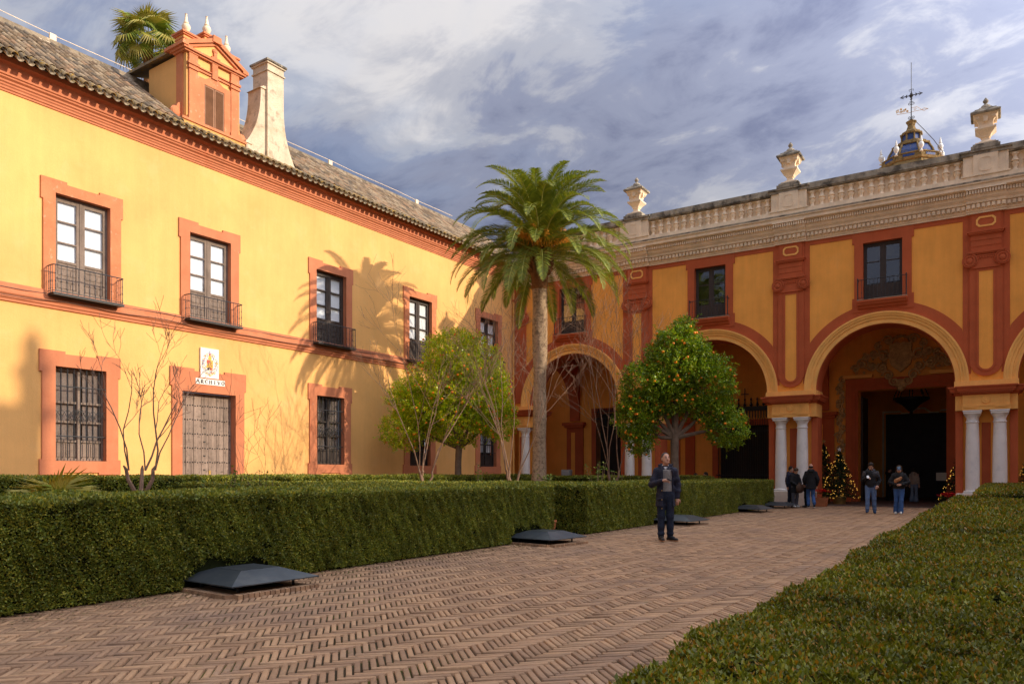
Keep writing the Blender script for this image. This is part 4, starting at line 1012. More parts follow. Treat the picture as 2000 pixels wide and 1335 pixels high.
rr_ = random.Random(8)
for k in range(70):
    u_ = rr_.uniform(-2.05, 2.05); hgt = .95 * (1 - (abs(u_) / 2.2) ** 1.5); z_ = 6.35 + rr_.random() * max(.25, hgt + .3)
    if abs(u_) < .55 and 6.3 < z_ < 7.7: continue
    spiral(b, pc_ + u_, z_, BY - .14 - .10 * rr_.random(), .06 + .09 * rr_.random(), 1.2, rr_.random() * 6, rr_.choice((-1, 1)), .022, 10)
for k in range(9): a = pi * k / 8; b.lathe([(.09, 0), (.06, -.1), (.01, -.13)], 7, (pc_ + .42 * cos(a), BY - .1, 7.75 + .28 * sin(a)), 'y')
b.lathe([(.3, 0), (.2, -.2), (.02, -.28)], 10, (pc_, BY - .02, 5.75), 'y'); b.lathe([(.16, 0), (.1, -.25), (.02, -.3)], 8, (pc_, BY - .1, 5.5), 'y')
b.build('carved_arms', M['carved'], GB, True)
for s in (-1, 1):
    b = MB()
    for k in range(26):
        z = .7 + k * .215; x = pc_ + s * (W_ + .80 + .10 * sin(k * 1.7))
        spiral(b, x, z, BY - .10, .17 + .04 * sin(k * 2.3), 1.2, k * 1.3, 1 if k % 2 else -1, .045, 14); b.lathe([(.10, 0), (.06, -.1), (.01, -.13)], 8, (x, BY - .02, z), 'y')
    b.build('carved_border', M['carved'], GB, True)
# hall behind the portal
b = MB(); hy0, hy1 = BY + .8, BY + 9.0
b.quad((-8.5, hy1, 0), (.5, hy1, 0), (.5, hy1, 7.5), (-8.5, hy1, 7.5)); b.quad((-8.5, hy0, 0), (-8.5, hy1, 0), (-8.5, hy1, 7.5), (-8.5, hy0, 7.5)); b.quad((.5, hy0, 0), (.5, hy1, 0), (.5, hy1, 7.5), (.5, hy0, 7.5)); b.quad((-8.5, hy0, 7.5), (.5, hy0, 7.5), (.5, hy1, 7.5), (-8.5, hy1, 7.5))
b.quad((px1, hy0, 0), (.5, hy0, 0), (.5, hy0, 7.5), (px1, hy0, 7.5)); b.quad((-8.5, hy0, 0), (px0, hy0, 0), (px0, hy0, 7.5), (-8.5, hy0, 7.5)); b.quad((px0, hy0, pzt), (px1, hy0, pzt), (px1, hy0, 7.5), (px0, hy0, 7.5))
b.build('hall', M['ochre_gate'], GB)
b = MB(); b.box(-5.75, -2.0, hy1 - .1, hy1 - .003, 0, 4.9)
for r in range(4):
    for q in range(4): b.box(-5.6 + q * .92, -4.8 + q * .92, hy1 - .13, hy1 - .1, .3 + r * 1.15, 1.25 + r * 1.15)
b.build('hall_door', M['wood_dark'], GB)
b = MB(); b.prism([(-5.95, 0), (-5.95, 5.1), (-5.0, 5.1), (-4.9, 4.98), (-4.5, 4.98), (-4.2, 5.25), (-3.7, 5.25), (-3.4, 4.98), (-3.0, 4.98), (-2.9, 5.1), (-1.9, 5.1), (-1.9, 5.0), (-3.0, 5.0), (-3.0, 4.88), (-3.45, 4.88), (-3.75, 5.15), (-4.15, 5.15), (-4.45, 4.88), (-4.95, 4.88), (-4.95, 5.0), (-5.85, 5.0), (-5.85, 0)], hy1 - .06, hy1 - .003, False); b.build('hall_door_trim', M['stone'], GB)
b = MB(); b.box(px0 + .01, px0 + .10, BY + .85, BY + 2.6, 0, 5.3); b.build('portal_leaf', M['wood_dark'], GB)
# gallery and hall floor
b = MB(); b.box(X0 - 3, X1, .9, BY + 9, -.05, .004); tag(b.build('gallery_floor', mk('gallery_floor', (.13, .085, .065), .7, .2, 2, .2)), kind='structure'); bpy.data.objects['gallery_floor'].location = (0, 34.6, 0)

# hanging iron lamp in the hall
ch = thing('hanging_lamp', 'dark bowl-shaped iron lamp hanging on chains inside the portal', 'lamp', (-4.0, 45.2, 4.55))
b = MB(); b.lathe([(.0, -.05), (.05, 0), (.09, .06), (.05, .12), (.12, .16), (.45, .50), (.80, .72), (.86, .76), (.86, .86), (.80, .87)], 20); b.build('bowl', M['iron'], ch)
for k in range(8):
    a = 2 * pi * k / 8; b = MB(); b.tube([(.84 * cos(a), .84 * sin(a), .86), (.55 * cos(a), .55 * sin(a), 1.6)], .018, 5)
    for q in range(4): t = .2 + q * .2; b.lathe([(.01, -.05), (.04, 0), (.01, .05)], 6, ((.84 - .29 * t) * cos(a), (.84 - .29 * t) * sin(a), .86 + .74 * t))
    b.build('chain', M['iron'], ch)
b = MB(); b.lathe([(.58, 1.58), (.58, 1.66), (.2, 1.75), (.03, 1.9), (.03, 2.9)], 14); b.build('top_ring', M['iron'], ch)
# ------------------------------------------------------------------ brick path (herringbone)
def proj(X, Y, Z):
    n_ = hypot(FPX, UV); zc = (FPX * Y - UV * X) / n_; xc = (UV * Y + FPX * X) / n_
    return 1000 + FPX * xc / zc, 925 - FPX * (Z - HC) / zc, zc
pm = MB(); pm.box(-8.6, -.55, -3, 35.6, -.06, -.026)
PATH = tag(pm.build('path', M['joint']), kind='structure')
BL, BT, JN = .262, .0425, .016
PITCH = (BL + JN) / sqrt(2); PY = (BT + JN) * sqrt(2)
PX0, PX1, PYA, PYB = -8.2, -.72, .9, 35.45
cen, sg = [], []
nb = int((PX1 - PX0) / PITCH)
for j in range(nb + 1):
    ys = np.arange(PYA + (j % 2) * PY / 2, PYB, PY)
    cen.append(np.stack([np.full_like(ys, PX0 + j * PITCH), ys], 1)); sg.append(np.full(len(ys), 1 if j % 2 else -1))
cen = np.concatenate(cen); sg = np.concatenate(sg)
keep = ~((cen[:, 1] > 34.2) & ((cen[:, 0] < -6.75) | (cen[:, 0] > -1.5)))
cen, sg = cen[keep], sg[keep]
hl, ht, bv = BL / 2, BT / 2, .005
tpl = np.array([(-hl, -ht, -.04), (hl, -ht, -.04), (hl, ht, -.04), (-hl, ht, -.04), (-hl, -ht, -bv), (hl, -ht, -bv), (hl, ht, -bv), (-hl, ht, -bv),
                (-hl + bv, -ht + bv, 0), (hl - bv, -ht + bv, 0), (hl - bv, ht - bv, 0), (-hl + bv, ht - bv, 0)])
tf = np.array([(0, 1, 5, 4), (1, 2, 6, 5), (2, 3, 7, 6), (3, 0, 4, 7), (4, 5, 9, 8), (5, 6, 10, 9), (6, 7, 11, 10), (7, 4, 8, 11), (8, 9, 10, 11)])
PXY = np.array([proj(x, y, 0)[:2] for x, y in cen])
vis = (PXY[:, 0] > 5) & (PXY[:, 0] < 1990) & (PXY[:, 1] < 1330) & (cen[:, 0] < -.82 - .60 * .0) & (PXY[:, 0] < 1160 + (1335 - PXY[:, 1]) * 1.9)
dist = np.where(vis, np.hypot(cen[:, 0], cen[:, 1]), 1e9)
order = np.argsort(dist); single = set(order[:300].tolist())
ang = sg * (pi / 4) + nr.normal(0, .012, len(cen)); zj = nr.normal(-.003, .0028, len(cen)); tx = nr.normal(0, .008, len(cen)); ty = nr.normal(0, .012, len(cen))
# worn hollows in the paving
zj = np.clip(zj * 1.3, -.012, .005); zj += -.008 * (0.5 + .5 * np.sin(cen[:, 0] * 1.3 + .6) * np.sin(cen[:, 1] * .7 + 1.1)) ** 3
scl = 1 + nr.normal(0, .02, (len(cen), 2))
brick_me = npmesh('brick', tpl, tf, M['brick'])
BV, BF = [], []; k_ = 0
for i in range(len(cen)):
    if i in single:
        inst('brick', brick_me, PATH, (cen[i, 0], cen[i, 1], zj[i]), (tx[i], ty[i], ang[i]), (scl[i, 0], scl[i, 1], 1)); continue
mask = np.ones(len(cen), bool); mask[list(single)] = False
c2, a2, z2, s2 = cen[mask], ang[mask], zj[mask], scl[mask]
T = np.repeat(tpl[None], len(c2), 0).copy(); T[:, :, 0] *= s2[:, None, 0]; T[:, :, 1] *= s2[:, None, 1]
ca, sa = np.cos(a2)[:, None], np.sin(a2)[:, None]
X = T[:, :, 0] * ca - T[:, :, 1] * sa + c2[:, None, 0]; Y = T[:, :, 0] * sa + T[:, :, 1] * ca + c2[:, None, 1]
Z = T[:, :, 2] + z2[:, None] + T[:, :, 0] * ty[mask][:, None] + T[:, :, 1] * tx[mask][:, None]
F = tf[None] + (np.arange(len(c2)) * 12)[:, None, None]
tag(inst('bricks', npmesh('bricks', np.stack([X, Y, Z], 2).reshape(-1, 3), F.reshape(-1, 4), M['brick']), PATH), kind='stuff')

# ------------------------------------------------------------------ leaves
def leaves(P, D, Wd, Lh, wd):
    """diamond leaves: base P, direction D, side Wd (unit), lengths, widths -> verts, quads"""
    Lh = Lh[:, None]; wd = wd[:, None]
    V = np.stack([P, P + D * Lh * .5 + Wd * wd * .5, P + D * Lh, P + D * Lh * .5 - Wd * wd * .5], 1).reshape(-1, 3)
    return V, np.arange(len(V)).reshape(-1, 4)
def unit(a): return a / np.maximum(np.linalg.norm(a, axis=1, keepdims=True), 1e-9)
def rand_leaves(P, Nrm, L_, W_, up=.5, spread=1.0):
    """leaves scattered at P, growing out along Nrm with spread"""
    n = len(P); D = unit(Nrm * up + nr.normal(0, spread, (n, 3))); S = unit(np.cross(D, nr.normal(0, 1, (n, 3))))
    return leaves(P, D, S, L_ * nr.uniform(.7, 1.25, n), W_ * nr.uniform(.7, 1.2, n))
def bulge(x, y, z, k=1.0):
    return .016 * np.sin(1.3 * x * k + 1.1 * z) * np.sin(1.1 * y * k + .7) + .012 * np.sin(4.3 * y * k + 2 * z + x) + .014 * np.sin(9.1 * y + 7 * z + 3 * x) * np.sin(11 * z + 2.3 * y) + .014 * np.sin(17 * y + 3 * z) * np.sin(15 * z + 5 * y) + .010 * np.sin(31 * y + 11 * z)
def hedge(name, label, x0, x1, y0, y1, h, faces, mat='leafhedge', group=None, amp=1.0, notch=()):
    """faces: list of (which, leaf length, leaf width, cover[, lo, hi])"""
    root = thing(name, label, 'hedge', ((x0 + x1) / 2, (y0 + y1) / 2, 0), 0, group); ox, oy = (x0 + x1) / 2, (y0 + y1) / 2
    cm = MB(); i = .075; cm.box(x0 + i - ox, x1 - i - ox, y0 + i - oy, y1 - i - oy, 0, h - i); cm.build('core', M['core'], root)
    Vs, Fs, off = [], [], 0
    for fc in faces:
        w_, L_, W_, cov = fc[:4]; lo, hi = (fc[4], fc[5]) if len(fc) > 4 else (None, None)
        if w_ == 'top': ax, bx_ = (x0, x1), (y0 if lo is None else lo, y1 if hi is None else hi); area = (ax[1] - ax[0]) * (bx_[1] - bx_[0])
        elif w_ in ('xp', 'xm'): ax, bx_ = (y0 if lo is None else lo, y1 if hi is None else hi), (0.03, h); area = (ax[1] - ax[0]) * h
        else: ax, bx_ = (x0, x1), (0.03, h); area = (ax[1] - ax[0]) * h
        n = int(cov * area / (.5 * L_ * W_)); a = nr.uniform(ax[0], ax[1], n); b = nr.uniform(bx_[0], bx_[1], n)
        dep = -np.abs(nr.normal(0, .030, n)) - .01
        if w_ == 'top': P = np.stack([a, b, np.full(n, h)], 1); Nn = np.tile((0, 0, 1.0), (n, 1))
        elif w_ == 'xp': P = np.stack([np.full(n, x1), a, b], 1); Nn = np.tile((1.0, 0, .25), (n, 1))
        elif w_ == 'xm': P = np.stack([np.full(n, x0), a, b], 1); Nn = np.tile((-1.0, 0, .25), (n, 1))
        elif w_ == 'ym': P = np.stack([a, np.full(n, y0), b], 1); Nn = np.tile((0, -1.0, .25), (n, 1))
        else: P = np.stack([a, np.full(n, y1), b], 1); Nn = np.tile((0, 1.0, .25), (n, 1))
        P = P + Nn * (dep + amp * bulge(P[:, 0], P[:, 1], P[:, 2]) * (1 if w_ != 'top' else 1.0) + (0 if w_ != 'top' else .016 * np.sin(.9 * P[:, 1] + 1.3 * P[:, 0]) + .012 * np.sin(2.7 * P[:, 1] + .5)))[:, None]
        kill = np.zeros(n, bool)
        for (q0, q1, zt) in notch:      # leave room for the metal covers
            kill |= (P[:, 1] > q0) & (P[:, 1] < q1) & (P[:, 2] < zt + .05 * np.sin(9 * P[:, 1]) + nr.normal(0, .03, n) - .5 * ((P[:, 1] - (q0 + q1) / 2) / (q1 - q0)) ** 2) & (P[:, 0] > x1 - .5)
        for _ in range(int(area * 1.3)):     # thin spots and small holes
            i_ = nr.integers(0, n); c_ = P[i_]; r_ = nr.uniform(.035, .10) * (1.6 if L_ > .05 else 1.0)
            kill |= ((((P - c_) / np.array((1, 1, nr.uniform(.6, 1.8)))) ** 2).sum(1) < r_ * r_ * nr.uniform(.4, 1.3, n)) & (nr.random(n) < .8)
        P, Nn = P[~kill], Nn[~kill]
        V, F = rand_leaves(P, Nn, L_, W_, .55, .75); V[:, 0] -= ox; V[:, 1] -= oy; V[:, 2] = np.maximum(V[:, 2], 0.005)
        Vs.append(V); Fs.append(F + off); off += len(V)
    ns_ = int((y1 - y0) * (x1 - x0) * 3.0); per = 9; bx0 = nr.uniform(x0 + .05, x1 - .02, ns_); by0 = nr.uniform(y0, y1, ns_); hh = nr.uniform(.02, .085, ns_)     # stray shoots
    P = np.repeat(np.stack([bx0, by0, np.full(ns_, h - .02)], 1), per, 0); P[:, 2] += np.repeat(hh, per) * np.tile(np.linspace(0, 1, per), ns_); P[:, :2] += nr.normal(0, .008, (len(P), 2))
    V, F = rand_leaves(P, np.tile((0, 0, 1.0), (len(P), 1)), .030, .014, .6, .7); V[:, 0] -= ox; V[:, 1] -= oy; Vs.append(V); Fs.append(F + off); off += len(V)
    tag(inst('foliage', npmesh('foliage', np.concatenate(Vs), np.concatenate(Fs), M[mat]), root), kind='stuff')
    return root
COV = [(-7.70, 6.0), (-7.66, 13.1), (-7.40, 20.0), (-7.60, 27.9), (-7.55, 31.6)]
nt_ = [(y - .62, y + .62, .34) for x, y in COV]
GH = 'hedges framing the garden beds'
hedge('clipped_hedge', 'long dark clipped hedge in the left foreground along the brick path', -10.6, -8.05, -1.0, 14.15, 1.13,
      [('xp', .029, .017, 3.4, 1.5, 14.15), ('top', .05, .028, 1.9, 1.0, 14.15), ('yp', .05, .03, 2.0)], group=GH, notch=nt_)
hedge('clipped_hedge', 'clipped hedge beside the path behind the man in the navy coat', -10.4, -7.92, 15.45, 32.35, 1.13,
      [('xp', .038, .022, 3.0), ('top', .06, .034, 1.9), ('ym', .045, .026, 3.0), ('yp', .06, .03, 2.0)], group=GH, notch=nt_)
hedge('clipped_hedge', 'far clipped hedge running below the archivo door and barred windows', -19.9, -18.0, 2.0, 15.0, 1.31,
      [('xp', .06, .034, 2.2), ('top', .065, .036, 1.9)], group=GH)
hedge('clipped_hedge', 'far clipped hedge at the foot of the wall behind the lit orange tree', -19.9, -18.0, 15.6, 32.0, 1.31,
      [('xp', .07, .04, 2.2), ('top', .07, .04, 1.9), ('ym', .07, .04, 2)], group=GH)
hedge('clipped_hedge', 'cross hedge joining the near and far hedges before the gap', -18.0, -10.6, 11.8, 14.1, 1.14,
      [('ym', .055, .03, 2.4), ('top', .06, .034, 1.9), ('yp', .07, .04, 1.5)], group=GH)
hedge('clipped_hedge', 'cross hedge just beyond the narrow gap between garden beds', -18.0, -10.4, 15.5, 17.5, 1.14,
      [('ym', .07, .04, 1.5), ('top', .06, .034, 1.9), ('yp', .07, .04, 1.5)], group=GH)
hedge('clipped_hedge', 'clipped hedge closing the garden in front of the arches', -18.0, -10.4, 30.2, 32.2, 1.26,
      [('ym', .07, .04, 2.2), ('top', .07, .04, 1.9), ('xp', .07, .04, 2.0)], group=GH)

# foreground box hedge, built from sprigs
def sprig_hedge(name, label, x0, x1, y0, y1, h, zones, side=True):
    root = thing(name, label, 'hedge', ((x0 + x1) / 2, (y0 + y1) / 2, 0)); ox, oy = (x0 + x1) / 2, (y0 + y1) / 2
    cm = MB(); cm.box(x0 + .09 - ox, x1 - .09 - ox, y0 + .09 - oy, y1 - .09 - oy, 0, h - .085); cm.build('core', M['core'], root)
    Vs, Fs, off = [], [], 0
    def topz(x, y):
        z = .018 * np.sin(3.1 * x + 1.7 * y) + .014 * np.sin(6.7 * y + 2.1 * x) + .010 * np.sin(15 * y + 9 * x + 1.0) + .008 * np.sin(23 * x - 11 * y)
        for (yc, xw, dp, ph) in ((2.55, .5, .07, .3), (3.25, .7, .055, 1.1), (4.35, .8, .06, 2.0), (5.3, .6, .06, .8), (6.5, .9, .05, .2), (8.2, .7, .06, 1.4), (10.5, .9, .06, .5), (13.2, .8, .06, 2.2)):
            line = yc + .10 * np.sin(2.6 * x + ph) + .05 * np.sin(7 * x + ph)
            z -= 1.7 * dp * np.exp(-((y - line) / (.026 * (1 + .12 * yc))) ** 2) * (x < x0 + xw + .25 * np.sin(ph * 5))
        return z
    for (xa, xb, ya, yb, L_, W_, cov, per) in zones:
        n = int(cov * (xb - xa) * (yb - ya) / (.5 * L_ * W_)) // per
        cx = nr.uniform(xa, xb, n); cy = nr.uniform(ya, yb, n)
        cz = h + topz(cx, cy) - np.abs(nr.normal(0, .022, n)) - .35 * L_
        # round off the edge to the path
        e = np.clip((x0 + .10 - cx) / .10, 0, 1); cz -= .04 * e ** 2
        P = np.repeat(np.stack([cx, cy, cz], 1), per, 0); m_ = len(P)
        tilt = np.repeat(unit(np.stack([nr.normal(0, .35, n), nr.normal(0, .35, n), np.ones(n)], 1)), per, 0)
        az = np.tile(np.arange(per) * 2.4, n) + np.repeat(nr.uniform(0, 6.28, n), per)
        el = np.tile(np.linspace(-.05, .95, per), n) + nr.normal(0, .22, m_)
        D = unit(np.stack([np.cos(az) * np.cos(el), np.sin(az) * np.cos(el), np.sin(el)], 1) + tilt * .35)
        P = P + tilt * (np.tile(np.linspace(0, L_ * .9, per), n))[:, None]
        S = unit(np.cross(D, np.array([(0, 0, 1.0)]) + nr.normal(0, .35, (m_, 3))))
        V, F = leaves(P, D, S, L_ * nr.uniform(.65, 1.2, m_), W_ * nr.uniform(.75, 1.2, m_))
        V[:, 0] -= ox; V[:, 1] -= oy; Vs.append(V); Fs.append(F + off); off += len(V)
    # side facing the path
    if side:
        n = 26000; a = nr.uniform(y0, y1, n); b = nr.uniform(.03, h - .04, n); P = np.stack([x0 + .02 + bulge(x0, a, b) - np.abs(nr.normal(0, .02, n)) * -1, a, b], 1)
        V, F = rand_leaves(P, np.tile((-1.0, 0, .3), (n, 1)), .045, .024, .5, .7); V[:, 0] -= ox; V[:, 1] -= oy; Vs.append(V); Fs.append(F + off)
    tag(inst('foliage', npmesh('foliage', np.concatenate(Vs), np.concatenate(Fs), M['leafnear']), root), kind='stuff')
sprig_hedge('box_hedge', 'low broad green hedge filling the right foreground beside the path', -.80, 1.8, .9, 17.3, .88,
    [(-.80, .45, 1.1, 3.4, .019, .010, 3.6, 6), (-.80, .35, 3.4, 6.2, .024, .0125, 3.2, 6), (-.80, .35, 6.2, 10.5, .034, .018, 3.0, 5), (-.80, .45, 10.5, 17.3, .050, .026, 2.8, 5), (.45, 1.8, .9, 3.4, .045, .022, 2.2, 5), (.35, 1.8, 3.4, 17.3, .055, .03, 2.0, 5)])
sprig_hedge('box_hedge', 'slightly higher green hedge in front of the right-hand white columns', -.46, 1.8, 17.75, 31.5, .995,
    [(-.46, 1.8, 17.75, 31.5, .06, .03, 2.6, 5)])

# ------------------------------------------------------------------ metal covers beside the path
cv = MB()
def coverr(mb, r0, z0, r1, z1):
    mb.loft([[(-r0, -r0, z0), (r0, -r0, z0), (r0, r0, z0), (-r0, r0, z0)], [(-r1, -r1, z1), (r1, -r1, z1), (r1, r1, z1), (-r1, r1, z1)]], True, False)
coverr(cv, .60, .13, .26, .25); coverr(cv, .60, .118, .60, .13); coverr(cv, .585, .118, .25, .236)
cv.box(-.26, .26, -.26, .26, .241, .253)
cover_me = cv.mesh('cover', M['metal'])
lg = MB(); lg.tube([(0, 0, .02), (0, 0, .19)], .018, 6); leg_me = lg.mesh('leg', M['iron'])
kb = MB(); kb.box(-.56, .56, -.56, .56, -.02, .02); kb_me = kb.mesh('base', M['brick'])
kr = MB(); kr.box(-.055, .055, -.028, .028, -.02, .038); kr_me = kr.mesh('kerb_brick', M['brick'])
names = ['at the left end of the path, nearest the viewer', 'by the gap between the two hedges', 'behind the legs of the man in the navy coat', 'at the hedge foot beyond the standing man', 'at the end of the hedge near the white columns']
for (x, y), nm in zip(COV, names):
    t = thing('metal_cover', 'low dark pyramidal metal cover ' + nm, 'cover', (x, y, 0), radians(-8 + 4 * rnd.random()), 'low metal covers along the hedge')
    inst('cover', cover_me, t); bo = inst('base', kb_me, t)
    for sx in (-1, 1):
        for sy in (-1, 1): inst('leg', leg_me, t, (sx * .38, sy * .38, 0))
    if y < 15:
        for k in range(16):
            q = -.56 + .07 * (k + .5)
            inst('kerb_brick', kr_me, bo, (.60, q, 0), (0, 0, 0)); inst('kerb_brick', kr_me, bo, (q, -.60, 0), (0, 0, pi / 2))
    b = MB(); b.box(-.30, .30, -.30, .30, .021, .035); b.build('lamp_glass', M['ironblue'], t)

# ------------------------------------------------------------------ date palm
def date_palm(loc):
    t = thing('date_palm', 'tall date palm with a feathery crown in front of the corner', 'palm tree', loc)
    r3 = random.Random(3); H0 = 10.1
    n, mrow = 40, 330; V = []
    for i in range(mrow + 1):
        z = H0 * i / mrow; f = z / H0
        r = .285 - .025 * min(1, f * 4) + .01 * sin(z * 2.1) + (.02 if f > .55 else 0)
        if f > .86: r += .07 * (f - .86) / .14
        row = z / .085; ph = (int(row) % 2) * .5
        for k in range(n):
            a = 2 * pi * k / n; u = k / n * 12 + ph
            fr_ = row - int(row); du = abs((u % 1) - .5)
            s_ = .022 * (1 - fr_) * (1 - du * .9) if f < .86 else .045 * (1 - fr_) * (1 - du)
            rr = r + s_ + .006 * sin(a * 5 + z * 3) + .012 * sin(a * 2 + z * .8)
            V.append((rr * cos(a) + .10 * sin(f * 2.0) - .05 * f, rr * sin(a), z))
    F = [(i * n + k, i * n + (k + 1) % n, (i + 1) * n + (k + 1) % n, (i + 1) * n + k) for i in range(mrow) for k in range(n)]
    mi = [0 if i / mrow < .86 else 1 for i in range(mrow) for k in range(n)]
    inst('trunk', npmesh('trunk', V, F, [M['palmbark'], M['palmfibre']], False, mi), t)
    b = MB(); cx0 = .10 * sin(2.0) - .05
    for k in range(46):      # old leaf bases under the crown
        a = k * 2.4; z = H0 - .75 + .022 * k; r = .40
        p = Vector((cx0 + r * cos(a), r * sin(a), z)); d = Vector((cos(a), sin(a), 1.1)).normalized()
        b.tube([p - d * .12, p + d * .10, p + d * .26], [.085, .07, .03], 5)
    b.lathe([(.42, H0 - .1), (.48, H0 + .2), (.40, H0 + .6), (.15, H0 + .95), (.0, H0 + 1.0)], 12, (cx0, 0, 0))
    tag(b.build('leaf_bases', M['palmfibre'], t), kind='stuff')
    # fronds
    nf = 92
    for k in range(nf):
        f = k / nf; az = k * 2.39996 + r3.uniform(-.15, .15)
        e0 = radians(86 - 92 * f ** 1.0 + r3.uniform(-6, 6)); Lf = (3.55 + .45 * sin(min(1, f * 1.5) * pi * .6)) * r3.uniform(.88, 1.06)
        droop = radians(104 - 6 * f + r3.uniform(-16, 14)) if f < .7 else radians(92 + r3.uniform(-16, 14))
        ns = 24; P = []; p = np.array([.28 * cos(az) * (f * .8 + .2), .28 * sin(az) * (f * .8 + .2), H0 + .72 - .95 * f]); side = np.array([-sin(az), cos(az), 0.0])
        tw = r3.uniform(-.35, .35); Tn = []
        for i in range(ns + 1):
            u = i / ns; e = max(e0 - droop * u ** 1.45, radians(-84)); aa = az + tw * u * u
            d = np.array([cos(aa) * cos(e), sin(aa) * cos(e), sin(e)]); P.append(p.copy()); Tn.append(d); p = p + d * Lf / ns
        P = np.array(P); Tn = np.array(Tn)
        m = MB(); m.tube([tuple(q) for q in P], [.030 * (1 - .85 * i / ns) + .004 for i in range(ns + 1)], 4); rv_, rf = m.v, m.f
        V = [tuple(q) for q in rv_]; F4 = [f_ for f_ in rf if len(f_) == 4]; mi = [1] * len(F4)
        nl = 78
        for s in (-1, 1):
            for i in range(nl):
                u = .10 + .90 * (i + .5) / nl; q = u * ns; i0 = min(int(q), ns - 1); fr_ = q - i0
                c = P[i0] * (1 - fr_) + P[i0 + 1] * fr_; T_ = Tn[i0]
                nrm = np.cross(T_, side); nrm /= np.linalg.norm(nrm); sd_ = np.cross(nrm, T_)
                if nrm[2] < 0: nrm = -nrm
                ll = .50 * (sin(pi * min(1, u * .92 + .10)) ** .6) * r3.uniform(.85, 1.1) + .03
                d = sd_ * s * .78 + T_ * (.55 + .3 * u) + nrm * (.30 + r3.uniform(-.10, .12)); d /= np.linalg.norm(d)
                g_ = np.array([0, 0, -1.0]); w2 = np.cross(d, nrm); w2 = w2 / np.linalg.norm(w2) * .0195
                b_ = len(V); m1 = c + d * ll * .5; tip = c + d * ll + g_ * ll * .16
                V += [tuple(c - w2 * .5), tuple(c + w2 * .5), tuple(m1 + w2), tuple(m1 - w2), tuple(tip + w2 * .12), tuple(tip - w2 * .12)]
                F4 += [(b_, b_ + 1, b_ + 2, b_ + 3), (b_ + 3, b_ + 2, b_ + 4, b_ + 5)]; mi += [0, 0]
        o = inst('frond', npmesh('frond', V, F4, [M['frond'], M['rachis']], False, mi), t, (cx0, 0, 0))
    # hanging orange flower stalks
    for k in range(22):
        az = k * 2.4 + .4; b = MB(); c = Vector((cx0 + .62 * cos(az), .62 * sin(az), H0 + .60 + .35 * r3.random()))
        ex = Vector((cos(az), sin(az), 0)); st_ = [c - ex * .4, c + ex * .12 + Vector((0, 0, .1)), c + ex * .42]
        b.tube(st_, [.03, .025, .018], 5)
        for q in range(46):
            o_ = st_[2] - ex * .25 * r3.random() + Vector((r3.gauss(0, .06), r3.gauss(0, .06), .02)); dn = .35 + .4 * r3.random()
            b.tube([o_, o_ + ex * (.1 * r3.random()) + Vector((r3.gauss(0, .07), r3.gauss(0, .07), -dn * .5)), o_ + ex * .1 + Vector((r3.gauss(0, .11), r3.gauss(0, .11), -dn))], .008, 3)
        b.build('flower_stalk', M['dates'], t)
    return t
date_palm((-15.46, 25.91, 0))

